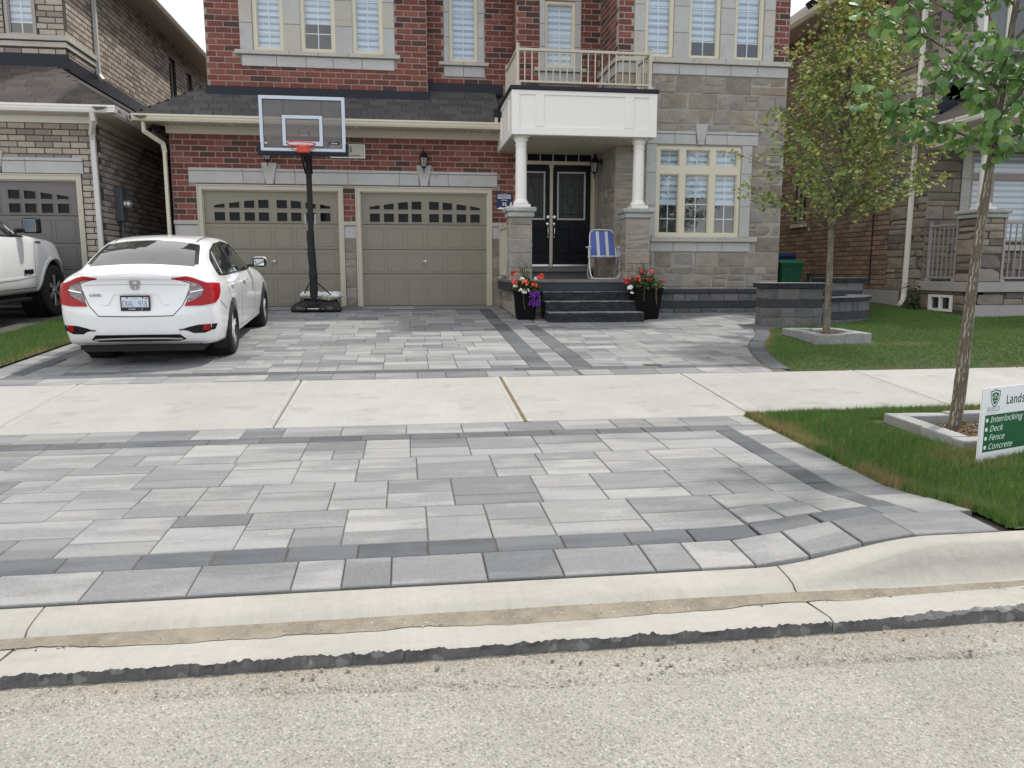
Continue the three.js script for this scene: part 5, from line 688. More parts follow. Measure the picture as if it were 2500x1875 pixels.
// curved seat wall with a pier at each end
{
  const S = thing('seat_wall', 'curved banded seat wall with two black capped stone piers beside the lawn', 'wall', [6.9, 0.5, -12.2]);
  const pier = (cx, cz, w, d, ang, y0, y1, seed) => {
    const r = rngOf(seed), H = y1 - y0, Y = y0 - 0.5, put = (n, g, m, lx, ly, lz, ry = 0) => { const o = mesh(n, g, m, S); const c = Math.cos(ang), s = Math.sin(ang); o.position.set(cx - 6.9 + lx * c + lz * s, ly, cz + 12.2 - lx * s + lz * c); o.rotation.y = ang + ry; return o; };
    put('pier_core', bx(-w / 2 + 0.015, w / 2 - 0.015, -0.1, H - 0.09, -d / 2 + 0.015, d / 2 - 0.015), MAT.mortarGrey, 0, Y, 0);
    const hs = [0.225, 0.225, 0.215, 0.235].map(q => q * (H - 0.085) / 0.9), face = (ww, lx, lz, ry) => { let y = 0; hs.forEach((h, j) => { const dark = j === 2; let x = -ww / 2 + (j % 2 ? 0 : 0); while (x < ww / 2 - 0.01) { let l = (dark ? rr(0.4, 0.6, r) : rr(0.2, 0.42, r)); if (ww / 2 - x - l < 0.12) l = ww / 2 - x; const g = chipPoly(rect(x + 0.003, x + l - 0.003, y + 0.003, y + h - 0.003), 0.05, 0.010, r() * 4, r() * 4, dark ? 0 : 0.018, r); put(dark ? 'charcoal_block' : 'grey_block', g, dark ? darkBlock : pick(GREYS, r), lx, Y, lz, ry); x += l; } y += h; }); };
    face(w, 0, d / 2, 0); face(d - 0.01, w / 2, 0, Math.PI / 2); face(d - 0.01, -w / 2, 0, -Math.PI / 2);
    put('pier_cap', rbx(-w / 2 - 0.05, w / 2 + 0.05, H - 0.085, H - 0.006, -d / 2 - 0.05, d / 2 + 0.05, 0.012, 2), MAT.blackStone, 0, Y, 0); put('cap_face', roughFace(w + 0.09, 0.07, 0, 0.010, seed), MAT.blackStone, 0, Y + H - 0.082, d / 2 + 0.052); put('cap_top', rbx(-w / 2 - 0.046, w / 2 + 0.046, H - 0.007, H, -d / 2 - 0.046, d / 2 + 0.046, 0.003), MAT.blackStoneTop, 0, Y, 0);
  };
  pier(6.16, -11.83, 0.93, 0.5, D(-13), 0.52, 1.24, 301); pier(8.08, -13.62, 0.68, 0.5, D(8), 0.62, 1.305, 302);
  const cv = new THREE.QuadraticBezierCurve3(V(6.62, 0, -11.86), V(7.85, 0, -12.02), V(8.22, 0, -13.36)), rows = [[0.02, 0.13, 0], [0.135, 0.26, 1], [0.265, 0.43, 0]], r = rngOf(77);
  const L = cv.getLength(), seg = (s0, s1, yy0, yy1, out, inn, rough) => { const P = [], n = 5, a = []; for (let i = 0; i <= n; i++) { const t = mix(s0, s1, i / n) / L, p = cv.getPointAt(clamp(t)), d = cv.getTangentAt(clamp(t)), nn = V(d.z, 0, -d.x); a.push([p.clone().addScaledVector(nn, -out + (rough ? rr(-0.008, 0.008, r) : 0)), p.clone().addScaledVector(nn, inn)]); } const q = (A, B, Cc, E) => P.push(...A, ...B, ...Cc, ...A, ...Cc, ...E), v = (p, y) => [p.x - 6.9, y, p.z + 12.2]; for (let i = 0; i < n; i++) { const [o0, i0] = a[i], [o1, i1] = a[i + 1]; q(v(o0, yy0), v(o1, yy0), v(o1, yy1), v(o0, yy1)); q(v(o0, yy1), v(o1, yy1), v(i1, yy1), v(i0, yy1)); q(v(i1, yy0), v(i0, yy0), v(i0, yy1), v(i1, yy1)); } for (const [e, f] of [a[0], a[n]].map((x, k) => (k ? [x[1], x[0]] : [x[0], x[1]]))) q(v(e, yy0), v(f, yy0), v(f, yy1), v(e, yy1)); const g = new THREE.BufferGeometry(); g.setAttribute('position', new THREE.Float32BufferAttribute(P, 3)); g.computeVertexNormals(); return tri(g, r() * 3, r() * 3); };
  mesh('bench_core', seg(0.02, L - 0.02, 0, 0.43, 0.13, 0.16, false), MAT.mortarGrey, S);
  for (const [y0, y1, k] of rows) { let s = 0.02; while (s < L - 0.05) { let l = k ? rr(0.34, 0.45, r) : rr(0.13, 0.22, r); if (L - s - l < 0.1) l = L - s; mesh(k ? 'charcoal_block' : 'grey_block', seg(s + 0.003, s + l - 0.003, y0, y1, 0.155, -0.1, !k), k ? darkBlock : pick(GREYS, r), S); s += l; } }
  for (let i = 0; i < 4; i++) { mesh('bench_cap', seg(L * i / 4 + 0.003, L * (i + 1) / 4 - 0.003, 0.435, 0.492, 0.19, 0.2, false), MAT.blackStone, S); mesh('bench_top', seg(L * i / 4 + 0.003, L * (i + 1) / 4 - 0.003, 0.493, 0.50, 0.188, 0.198, false), MAT.blackStoneTop, S); }
}
// square stone rings round the two young trees
function treeRing(label, cor, y0, h, yMulch, seed) {
  const cx = cor.reduce((a, p) => a + p[0], 0) / 4, cz = cor.reduce((a, p) => a + p[1], 0) / 4, S = thing('tree_ring', label, 'planter', [cx, y0, cz]), r = rngOf(seed), m = std(C(0.30, 0.305, 0.31), { map: T.stone, bumpMap: T.stoneBump, bumpScale: 0.012, roughness: 0.9 });
  for (let k = 0; k < 4; k++) { const a = cor[k], b = cor[(k + 1) % 4], L = Math.hypot(b[0] - a[0], b[1] - a[1]), ang = Math.atan2(-(b[1] - a[1]), b[0] - a[0]); let s = 0.0; const n = 2 + (L > 1.05); for (let i = 0; i < n; i++) { const s0 = i * L / n + 0.002 + (i === 0 ? 0.0 : 0), s1 = (i + 1) * L / n - (i === n - 1 ? 0.142 : 0.004); const hh = h + rr(-0.012, 0.008, r); const g = new RoundedBoxGeometry(s1 - s0, hh, 0.135 + rr(-0.01, 0.01, r), 1, 0.012); const p = g.attributes.position; for (let q = 0; q < p.count; q++) { const n1 = fbm(p.getX(q) * 2 + r() * 0 + i * 0.3 + 0.5, p.getZ(q) * 2 + 0.5, 8, 8, 3, 400 + k); p.setXYZ(q, p.getX(q) + (n1 - 0.5) * 0.02, p.getY(q) + (n1 - 0.5) * 0.012, p.getZ(q) + (n1 - 0.5) * 0.03); } g.computeVertexNormals(); const o = mesh('ring_block', tri(g, r() * 3, r() * 3), m, S); const c = Math.cos(ang), sn = Math.sin(ang), t = (s0 + s1) / 2; o.position.set(a[0] - cx + t * c - 0.07 * -sn * 0 + 0.0675 * -sn * -1 * 0, hh / 2 - 0.05, a[1] - cz - t * sn); o.position.x += -sn * 0.07 * -1 * -1; o.position.z += -c * 0.07; o.rotation.y = ang; } }
  const g = sheet(-0.5, 0.5, -0.55, 0.55, 24, 24, (x, z) => yMulch - y0 + 0.05 * Math.exp(-(x * x + z * z) / 0.06) + 0.02 * fbm(x + 0.5, z + 0.5, 14, 14, 3, 420 + seed)); g.scale(Math.abs(cor[1][0] - cor[2][0]) * 0.86, 1, Math.abs(cor[0][1] - cor[1][1]) * 0.80);
  mesh('mulch', g, std(C(0.24, 0.17, 0.115), { map: T.mulch, bumpMap: T.grainBump, bumpScale: 0.02, roughness: 1 }), S);
  const N = 420, im = new THREE.InstancedMesh(new THREE.BoxGeometry(1, 0.25, 0.35), std(C(1, 1, 1), { roughness: 1 }), N), q = new THREE.Matrix4(); im.name = 'wood_chips'; im.userData.kind = 'stuff'; const wx = Math.abs(cor[1][0] - cor[2][0]) * 0.38, wz = Math.abs(cor[0][1] - cor[1][1]) * 0.38; for (let i = 0; i < N; i++) { const s = rr(0.012, 0.035, r), x = rr(-wx, wx, r), z = rr(-wz, wz, r); q.compose(V(x, yMulch - y0 + 0.016 + 0.05 * Math.exp(-(x * x + z * z) / 0.05), z), new THREE.Quaternion().setFromEuler(new THREE.Euler(rr(-0.4, 0.4, r), r() * 6, rr(-0.4, 0.4, r))), V(s, s, s)); im.setMatrixAt(i, q); const k = rr(0.4, 1.4, r); im.setColorAt(i, C(0.20 * k, 0.145 * k, 0.095 * k)); } S.add(im);
  return S;
}
treeRing('square ring of grey stone blocks round the maple on the back lawn', [[5.50, -10.75], [5.46, -9.62], [6.28, -9.68], [6.36, -10.8]], 0.45, 0.19, 0.51, 1);
treeRing('square ring of grey stone blocks behind the green lawn sign', [[3.74, -5.56], [3.66, -4.56], [4.66, -4.6], [4.74, -5.58]], 0.17, 0.19, 0.225, 2);

// ---------------------------------------------------------------- planters with flowers
function petalHead(r, n, R, yo) { const gs = []; for (let i = 0; i < n; i++) { const a = r() * 6.28, b = Math.acos(rr(-0.3, 1, r)), d = V(Math.sin(b) * Math.cos(a), Math.cos(b), Math.sin(b) * Math.sin(a)); for (let k = 0; k < 4; k++) { const g = new THREE.CircleGeometry(R * 0.34, 6); g.translate(R * 0.26, 0, 0); g.rotateX(-Math.PI / 2 + 0.35); g.rotateY(k * Math.PI / 2 + a); g.applyQuaternion(new THREE.Quaternion().setFromUnitVectors(V(0, 1, 0), d)); g.translate(d.x * R, d.y * R + yo, d.z * R); gs.push(g); } } return merge(gs); }
function leafGeo(L, W, fold = 0.25, n = 3) { const P = [], I = []; for (let i = 0; i <= n; i++) { const t = i / n, w = W * Math.sin(Math.PI * Math.min(1, 0.12 + t * 0.92)) * (i === n ? 0 : 1), y = -0.25 * L * t * t; P.push(-w / 2, y + w * fold, t * L, 0, y, t * L, w / 2, y + w * fold, t * L); if (i < n) { const a = i * 3; I.push(a, a + 3, a + 1, a + 1, a + 3, a + 4, a + 1, a + 4, a + 2, a + 2, a + 4, a + 5); } } const g = new THREE.BufferGeometry(); g.setAttribute('position', new THREE.Float32BufferAttribute(P, 3)); g.setIndex(I); g.computeVertexNormals(); return clean(g); }
function tint(g, c) { const n = g.attributes.position.count, a = new Float32Array(n * 3); for (let i = 0; i < n; i++) { a[i * 3] = c.r; a[i * 3 + 1] = c.g; a[i * 3 + 2] = c.b; } g.setAttribute('color', new THREE.BufferAttribute(a, 3)); return g; }
const leafMat = new THREE.MeshPhysicalMaterial({ color: W1, vertexColors: true, roughness: 0.7, transmission: 0.35, thickness: 0, side: THREE.DoubleSide });
function planter(label, x, z, wT, wB, h, seed, blooms, purple, spike) {
  const y = gy(x, z), S = thing('flower_planter', label, 'planter', [x, y, z], rr(-0.1, 0.1)), r = rngOf(seed);
  mesh('pot', lathesq([[wB / 2, wB / 2, 0], [wB / 2 + 0.005, wB / 2 + 0.005, 0.02], [wT / 2 - 0.012, wT / 2 - 0.012, h - 0.06], [wT / 2, wT / 2, h - 0.055], [wT / 2, wT / 2, h], [wT / 2 - 0.02, wT / 2 - 0.02, h], [wT / 2 - 0.03, wT / 2 - 0.03, h - 0.05]]), phys(C(0.004, 0.004, 0.005), { roughness: 0.6, specularIntensity: 0.25 }), S);
  mesh('soil', bx(-wT / 2 + 0.03, wT / 2 - 0.03, h - 0.08, h - 0.035, -wT / 2 + 0.03, wT / 2 - 0.03), std(C(0.03, 0.022, 0.016), { roughness: 1 }), S);
  const gs = []; for (let i = 0; i < 330; i++) { const a = r() * 6.28, rad = Math.sqrt(r()) * wT * 0.62, hh = h + 0.24 * (1 - rad / wT) * r() + 0.02 - Math.max(0, rad - wT * 0.48) * 0.9, g = leafGeo(rr(0.05, 0.085, r), rr(0.045, 0.07, r)); at(g, Math.cos(a) * rad, hh, Math.sin(a) * rad, rr(-0.8, 0.5, r), r() * 6.28, rr(-0.5, 0.5, r)); const q = r(); gs.push(tint(g, q < 0.14 ? C(0.18, 0.075, 0.035) : q < 0.3 ? C(0.13, 0.16, 0.035) : C(0.035 + r() * 0.04, 0.09 + r() * 0.06, 0.02))); }
  const fo = mesh('foliage', gs, leafMat, S); fo.userData.kind = 'stuff';
  const col = { r: C(0.72, 0.085, 0.045), o: C(0.78, 0.14, 0.07), d: C(0.55, 0.035, 0.045), w: C(0.80, 0.80, 0.76) };
  for (const [bx0, by, bz, c, R] of blooms) { const b = mesh('bloom', petalHead(r, 10, R || 0.042, 0), std(col[c], { roughness: 0.75, side: THREE.DoubleSide }), S); b.position.set(bx0, h + by, bz); }
  if (purple) { const ps = []; for (let i = 0; i < 70; i++) { const g = new THREE.CircleGeometry(rr(0.014, 0.022, r), 6); at(g, purple[0] + rr(-0.09, 0.10, r), h + purple[1] + rr(-0.14, 0.10, r), purple[2] + rr(-0.03, 0.05, r), rr(-1, 0.3, r), rr(-0.7, 0.7, r)); ps.push(tint(g, C(0.10 + r() * 0.06, 0.012, 0.22 + r() * 0.15))); } const pm = mesh('purple_petunias', ps, std(W1, { vertexColors: true, roughness: 0.8, side: THREE.DoubleSide }), S); pm.userData.kind = 'stuff'; }
  const sp = []; for (let i = 0; i < 34; i++) { const a = r() * 6.28, t = rr(0.03, 0.17, r), L = rr(0.28, 0.5, r) * spike, bxx = (r() - 0.5) * 0.06; sp.push(tint(tube([[bxx, h, -0.05], [bxx + Math.cos(a) * t * 0.35, h + L * 0.55, -0.05 + Math.sin(a) * t * 0.3], [bxx + Math.cos(a) * t, h + L, -0.05 + Math.sin(a) * t]], 0.0028, 6, 4), C(0.07 + r() * 0.04, 0.085 + r() * 0.04, 0.04))); } const sm = mesh('spike_leaves', sp, std(W1, { vertexColors: true, roughness: 0.8 }), S); sm.userData.kind = 'stuff';
  for (let i = 0; i < 3; i++) { const a = rr(-0.16, 0.16, r); mesh('trailing_stem', tube([[a, h + 0.02, wT / 2 - 0.04], [a * 1.3, h - 0.02, wT / 2 + 0.04], [a * 1.4, h - 0.16, wT / 2 + 0.03], [a * 1.4 + 0.02, h - rr(0.22, 0.34, r), wT / 2 + 0.02]], 0.0035, 12, 5), std(C(0.20, 0.14, 0.07), { roughness: 0.9 }), S); }
}
planter('black planter with coral geraniums and purple petunias on the garage side of the steps', 2.02, -13.06, 0.40, 0.30, 0.47, 71, [[-0.21, 0.29, 0.12, 'r', 0.05], [-0.20, 0.16, 0.16, 'r', 0.05], [-0.19, 0.09, 0.19, 'w', 0.035], [-0.02, 0.14, 0.22, 'o', 0.055], [-0.07, 0.20, 0.18, 'w', 0.04], [0.13, 0.11, 0.22, 'r', 0.05], [0.25, 0.24, 0.12, 'r', 0.055], [-0.10, 0.02, 0.23, 'w', 0.032], [-0.04, -0.01, 0.24, 'w', 0.036], [0.02, 0.02, 0.24, 'w', 0.028], [0.17, 0.21, 0.05, 'w', 0.03]], [0.13, -0.10, 0.235], 1.0);
planter('black planter with red geraniums and a few white flowers beside the low stone wall', 4.12, -13.02, 0.50, 0.36, 0.53, 72, [[-0.38, 0.10, 0.14, 'd', 0.05], [-0.33, 0.15, 0.10, 'r', 0.04], [-0.20, 0.14, 0.2, 'r', 0.05], [-0.02, 0.12, 0.24, 'o', 0.042], [-0.10, 0.26, 0.05, 'd', 0.045], [0.10, 0.26, 0.05, 'r', 0.045], [0.30, 0.10, 0.1, 'd', 0.035], [-0.33, 0.0, 0.2, 'w', 0.045], [-0.30, -0.08, 0.22, 'w', 0.028]], null, 0.9);
{ const S = thing('extension_cord', 'black cord with a pale plug end resting on the low wall', 'cord', [4.5, 1.09, -13.72]); mesh('cable', tube([[-0.16, 0.0, 0.05], [-0.08, 0.05, 0.05], [0.0, 0.06, 0.05], [0.08, 0.03, 0.05], [0.13, 0.012, 0.05]], 0.008, 24, 8), MAT.blackMetal, S); mesh('plug', rbx(0.12, 0.20, 0.003, 0.045, 0.02, 0.08, 0.01), std(C(0.5, 0.52, 0.53), { roughness: 0.5 }), S); }

// ---------------------------------------------------------------- folding chair on the porch
{
  const S = thing('folding_chair', 'folding lawn chair with blue and white striped fabric on the porch', 'chair', [3.63, 1.277, -14.05]), tm = std(C(0.72, 0.73, 0.74), { roughness: 0.3, metalness: 0.2 }), bl = std(C(0.10, 0.15, 0.42), { roughness: 0.85, bumpMap: T.grainBump, bumpScale: 0.002 }), wh = std(C(0.62, 0.64, 0.66), { roughness: 0.85 });
  const w = 0.275; mesh('front_frame', tube([[-w - 0.01, 0.58, 0.02], [-w - 0.01, 0.3, 0.1], [-w, 0.10, 0.15], [-w + 0.035, 0.025, 0.175], [-w + 0.09, 0.012, 0.18], [w - 0.09, 0.012, 0.18], [w - 0.035, 0.025, 0.175], [w, 0.10, 0.15], [w + 0.01, 0.3, 0.1], [w + 0.01, 0.58, 0.02]], 0.0125, 80, 8, false, 0.3), tm, S);
  mesh('rear_frame', tube([[-w + 0.01, 0.57, 0.10], [-w + 0.015, 0.3, -0.05], [-w + 0.02, 0.1, -0.16], [-w + 0.08, 0.012, -0.2], [w - 0.08, 0.012, -0.2], [w - 0.02, 0.1, -0.16], [w - 0.015, 0.3, -0.05], [w - 0.01, 0.57, 0.10]], 0.0125, 80, 8, false, 0.3), tm, S);
  mesh('back_frame', tube([[-w + 0.03, 0.40, 0.0], [-w + 0.035, 0.7, -0.09], [-w + 0.05, 0.84, -0.14], [-w + 0.12, 0.905, -0.165], [w - 0.12, 0.905, -0.165], [w - 0.05, 0.84, -0.14], [w - 0.035, 0.7, -0.09], [w - 0.03, 0.40, 0.0]], 0.0115, 80, 8, false, 0.3), tm, S);
  mesh('seat_frame', tube([[-w + 0.02, 0.42, -0.16], [-w + 0.02, 0.40, 0.0], [-w + 0.02, 0.415, 0.2], [w - 0.02, 0.415, 0.2], [w - 0.02, 0.40, 0.0], [w - 0.02, 0.42, -0.16]], 0.0115, 60, 8, false, 0.15), tm, S);
  const n = 5, ws = [0.115, 0.055, 0.115, 0.055, 0.115]; let x = -0.2275; ws.forEach((q, i) => { const last = i === 0 || i === n - 1; const pts = [[x, 0], [x + q, 0], [x + q, last && i ? 0.44 : 0.5], [x + q - (last && i ? 0.05 : 0), 0.5], [x + (last && !i ? 0.05 : 0), 0.5], [x, last && !i ? 0.44 : 0.5]]; const g = extr(pts, -0.003, 0.003); at(g, 0, 0.405, 0.0, -0.33); mesh('back_stripe', g, i % 2 ? wh : bl, S); const s = bx(x, x + q, 0.39, 0.396, -0.1, 0.2); mesh('seat_stripe', s, i % 2 ? wh : bl, S); x += q; });
  for (const s of [-1, 1]) mesh('armrest', rbx(s * (w + 0.01) - 0.024, s * (w + 0.01) + 0.024, 0.57, 0.60, -0.14, 0.13, 0.012, 2), std(C(0.75, 0.76, 0.76), { roughness: 0.4 }), S);
  for (const s of [-1, 1]) mesh('brace', bar([s * (w - 0.03), 0.42, -0.04], [s * w, 0.57, 0.05], 0.007, 6), tm, S);
}
// ---------------------------------------------------------------- wall lanterns, number plaque and lot sign
function lantern(label, x, y, z, turn) {
  const S = thing('wall_lantern', label, 'lamp', [x, y, z], turn, undefined); S.scale.setScalar(1.4); const m = MAT.blackMetal, hex = (a, b, h, yy) => { const g = new THREE.CylinderGeometry(b, a, h, 6, 1); g.rotateY(Math.PI / 6); g.translate(0, yy + h / 2, 0.11); return clean(g.toNonIndexed()); };
  mesh('bracket', [at(lathe([[0, 0], [0.035, 0], [0.045, 0.01], [0.03, 0.02], [0, 0.024]], 14), 0, 0.08, 0, Math.PI / 2), tube([[0, 0.08, 0.02], [0, 0.10, 0.06], [0, 0.17, 0.09], [0, 0.18, 0.11], [0, 0.15, 0.11]], 0.009, 20, 7)], m, S);
  mesh('cap', [hex(0.07, 0.055, 0.02, 0.06), hex(0.055, 0.03, 0.05, 0.08), hex(0.02, 0.012, 0.03, 0.13)], m, S);
  mesh('glass', hex(0.036, 0.058, 0.12, -0.06), phys(C(0.55, 0.56, 0.54), { roughness: 0.25, transmission: 0.5, thickness: 0 }), S);
  const bars = []; for (let k = 0; k < 6; k++) { const a = k / 6 * 6.283; bars.push(bar([Math.sin(a) * 0.037, -0.062, 0.11 + Math.cos(a) * 0.037], [Math.sin(a) * 0.06, 0.062, 0.11 + Math.cos(a) * 0.06], 0.005, 5)); } bars.forEach(b => mesh('cage_bar', b, m, S));
  mesh('finial', [hex(0.02, 0.038, 0.018, -0.078), bar([0, -0.078, 0.11], [0, -0.15, 0.11], 0.009, 6, 0.004)].map(g => g), m, S);
}
lantern('black wall lantern on the brick above the keystone of the right-hand garage door by the porch', 0.385, 3.48, ZG + 0.012, 0);
scene.children[scene.children.length - 1].userData.label = 'black wall lantern hanging in front of the keystone nearer the porch';
lantern('black wall lantern on the brick just under the basketball backboard', -2.505, 3.56, ZG + 0.012, 0);
lantern('black wall lantern on the stone wall beside the entry doors', 3.84, 3.42, -15.08, -Math.PI / 2);
{
  const t = canvasTex(650, 270, (c, w, h) => { c.fillStyle = '#b9b9ae'; c.fillRect(0, 0, w, h); c.strokeStyle = '#f2f1ea'; c.lineWidth = 14; c.strokeRect(7, 7, w - 14, h - 14); c.strokeStyle = '#3a3a38'; c.lineWidth = 4; c.strokeRect(24, 22, w - 48, h - 44); c.fillStyle = '#151515'; c.textAlign = 'center'; c.font = 'bold 150px serif'; c.fillText('3', w * 0.565, 160); c.font = 'bold 56px serif'; c.fillText('Dotchson Avenue', w * 0.49, 236); });
  const S = thing('house_number_plaque', 'cream address plaque lettered with a street name on the red brick', 'sign', [-1.045, 3.68, ZG + 0.006]); mesh('plate', rbx(-0.325, 0.325, -0.13, 0.13, -0.01, 0.012, 0.004), MAT.castTan, S); mesh('lettering', new THREE.PlaneGeometry(0.64, 0.25).translate(0, 0, 0.0145), std(W1, { map: t, roughness: 0.6 }), S);
}
{
  const t = canvasTex(420, 440, (c, w, h) => { c.fillStyle = '#151f55'; c.fillRect(0, 0, w, h); c.fillStyle = '#f3f4f8'; c.textAlign = 'center'; c.font = 'bold 92px serif'; c.fillText('Starlane', w / 2, 108, w - 50); c.fillRect(30, 124, w - 60, 30); c.fillStyle = '#151f55'; c.font = 'bold 24px sans-serif'; c.fillText('HOME CORPORATION', w / 2, 148); c.strokeStyle = '#f3f4f8'; c.lineWidth = 7; c.beginPath(); c.arc(w / 2, 330, 300, -2.05, -1.05); c.stroke(); c.fillStyle = '#f3f4f8'; c.font = 'bold 46px sans-serif'; c.fillText('LOT NO.', w / 2, 215); c.font = 'bold 118px sans-serif'; c.fillText('35', w / 2, 345); c.beginPath(); c.moveTo(0, 440); c.lineTo(90, 385); c.lineTo(200, 400); c.lineTo(300, 350); c.lineTo(345, 365); c.lineTo(385, 240); c.lineTo(410, 250); c.lineTo(412, 330); c.lineTo(420, 340); c.lineTo(420, 440); c.fill(); c.fillStyle = '#151f55'; c.fillRect(195, 405, 22, 14); });
  const S = thing('lot_sign', 'small navy lot number sign with white lettering on the brick by the porch pier', 'sign', [1.955, 2.79, ZG + 0.008]); mesh('panel', rbx(-0.155, 0.155, -0.16, 0.16, -0.006, 0.008, 0.003), std(C(0.03, 0.04, 0.15)), S); mesh('print', new THREE.PlaneGeometry(0.306, 0.316).translate(0, 0, 0.0105), std(W1, { map: t, roughness: 0.45 }), S);
}
// ---------------------------------------------------------------- basketball hoop
{
  const X = -1.665, Zp = -14.38, y0 = gy(X, -14.4), S = thing('basketball_hoop', 'portable basketball hoop with clear backboard standing before the garage doors', 'hoop', [X, y0, Zp]);
  const sil = std(C(0.50, 0.57, 0.66), { roughness: 0.35, metalness: 0.1 }), pl = phys(C(0.012, 0.012, 0.013), { roughness: 0.55, specularIntensity: 0.6 });
  { const b = new RoundedBoxGeometry(0.92, 0.17, 0.98, 3, 0.06); const p = b.attributes.position; for (let i = 0; i < p.count; i++) { const y = p.getY(i), z = p.getZ(i), t = (y + 0.085) / 0.17; const f = 1 - 0.16 * t * t, k = 1 - 0.22 * smooth(0.1, -0.5, z) ; p.setXYZ(i, p.getX(i) * f * k, y + t * 0.05 * smooth(0.3, -0.3, z), z * f); } b.computeVertexNormals(); b.translate(0.045, 0.085, -0.40); const base = mesh('base_tank', tri(b), std(C(0.018, 0.018, 0.019), { roughness: 0.75, map: T.soil }), S);
    mesh('pole_socket', [rbx(-0.10, 0.10, 0.02, 0.17, -0.06, 0.07, 0.02, 2)], pl, base); for (const s of [-1, 1]) mesh('wheel', at(cyl(0.05, 0.05, 0.05, 0, -0.025, 0, 16), s * 0.13, 0.06, 0.08, 0, 0, Math.PI / 2), pl, base); mesh('axle', at(cyl(0.012, 0.012, 0.34, 0, -0.17, 0, 8), 0, 0.06, 0.08, 0, 0, Math.PI / 2), MAT.satin, base); for (const s of [-0.25, 0.29]) mesh('emblem', rbx(s - 0.05, s + 0.05, 0.05, 0.10, 0.075, 0.082, 0.004), std(C(0.10, 0.10, 0.10), { roughness: 0.6 }), base); }
  mesh('pole', [rbx(-0.046, 0.046, 0.05, 2.75, -0.046, 0.046, 0.012, 2)], pl, S);
  { const pts = []; for (let i = 0; i <= 26; i++) { const t = i / 26, y = mix(0.26, 1.45, t); pts.push([0.058 + 0.012 * vnoise(t * 9, 1, 99, 9, 3) + 0.010 * Math.sin(t * 3.1) * (1 - t), y]); } const g = new THREE.LatheGeometry(pts.map(p => new THREE.Vector2(...p)), 14); const p = g.attributes.position; for (let i = 0; i < p.count; i++) { const y = p.getY(i), k = fbm(y * 0.3 + 0.2, Math.atan2(p.getZ(i), p.getX(i)) * 0.08 + 0.5, 20, 20, 3, 7); p.setX(i, p.getX(i) * (0.9 + 0.25 * k) + 0.012 * Math.sin(y * 3.3)); p.setZ(i, p.getZ(i) * (0.9 + 0.25 * k)); } g.computeVertexNormals(); mesh('pole_pad', clean(g), std(C(0.012, 0.013, 0.016), { roughness: 0.8 }), S); }
  mesh('height_handle', [rbx(-0.10, -0.07, 1.56, 1.74, -0.03, 0.05, 0.012, 2), rbx(0.07, 0.10, 1.56, 1.74, -0.03, 0.05, 0.012, 2), bx(-0.08, 0.08, 1.63, 1.66, -0.01, 0.01)].slice(0, 1), std(C(0.36, 0.37, 0.39), { roughness: 0.5 }), S); mesh('height_handle', rbx(0.07, 0.10, 1.56, 1.74, -0.03, 0.05, 0.012, 2), std(C(0.36, 0.37, 0.39), { roughness: 0.5 }), S);
  for (const s of [-1, 1]) mesh('strut', bar([s * 0.045, 0.55, -0.02], [s * 0.33 + 0.04, 0.20, -0.50], 0.011, 8), pl, S);
  const zb = 0.62, x0 = -0.70, x1 = 0.70, ya = 2.735, yb = 3.625, bb = mesh('backboard', extr(rect(x0, x1, ya, yb), zb - 0.02, zb + 0.02, [rect(x0 + 0.055, x1 - 0.055, ya + 0.05, yb - 0.055).reverse()], 0.004), sil, S);
  mesh('clear_panel', pane(x0 + 0.05, x1 - 0.05, ya + 0.045, yb - 0.05, zb), phys(C(0.40, 0.385, 0.375), { roughness: 0.05, transmission: 0.8, thickness: 0, ior: 1.45 }), bb);
  mesh('panel_seal', extr(rect(x0 + 0.051, x1 - 0.051, ya + 0.047, yb - 0.052), zb + 0.002, zb + 0.008, [rect(x0 + 0.062, x1 - 0.062, ya + 0.058, yb - 0.063).reverse()]), pl, bb);
  const tx0 = -0.335, tx1 = 0.325, ty0 = 2.825, ty1 = 3.32; mesh('target_square', extr(rect(tx0, tx1, ty0, ty1), zb + 0.003, zb + 0.009, [rect(tx0 + 0.055, tx1 - 0.055, ty0 + 0.075, ty1 - 0.055).reverse()]), sil, bb); mesh('target_outline', [extr(rect(tx0 - 0.007, tx1 + 0.007, ty0 - 0.007, ty1 + 0.007), zb + 0.0015, zb + 0.0055, [rect(tx0, tx1, ty0, ty1).reverse()]), extr(rect(tx0 + 0.055, tx1 - 0.055, ty0 + 0.075, ty1 - 0.055), zb + 0.0015, zb + 0.0075, [rect(tx0 + 0.063, tx1 - 0.063, ty0 + 0.083, ty1 - 0.063).reverse()])].slice(0, 1), pl, bb); mesh('inner_outline', extr(rect(tx0 + 0.055, tx1 - 0.055, ty0 + 0.075, ty1 - 0.055), zb + 0.0015, zb + 0.0075, [rect(tx0 + 0.063, tx1 - 0.063, ty0 + 0.083, ty1 - 0.063).reverse()]), pl, bb);
  for (const s of [-0.325, 0.29]) mesh('back_bar', rbx(s, s + 0.035, ya + 0.02, yb - 0.02, zb - 0.06, zb - 0.02, 0.004), pl, bb);
  mesh('bottom_pad', extr([[x0 - 0.045, ya - 0.07], [x1 + 0.045, ya - 0.07], [x1 + 0.045, ya + 0.13], [x1 - 0.005, ya + 0.13], [x1 - 0.005, ya - 0.006], [x0 + 0.005, ya - 0.006], [x0 + 0.005, ya + 0.13], [x0 - 0.045, ya + 0.13]], zb - 0.03, zb + 0.03, [], 0.008), phys(C(0.010, 0.014, 0.026), { roughness: 0.5, specularIntensity: 0.5 }), bb);
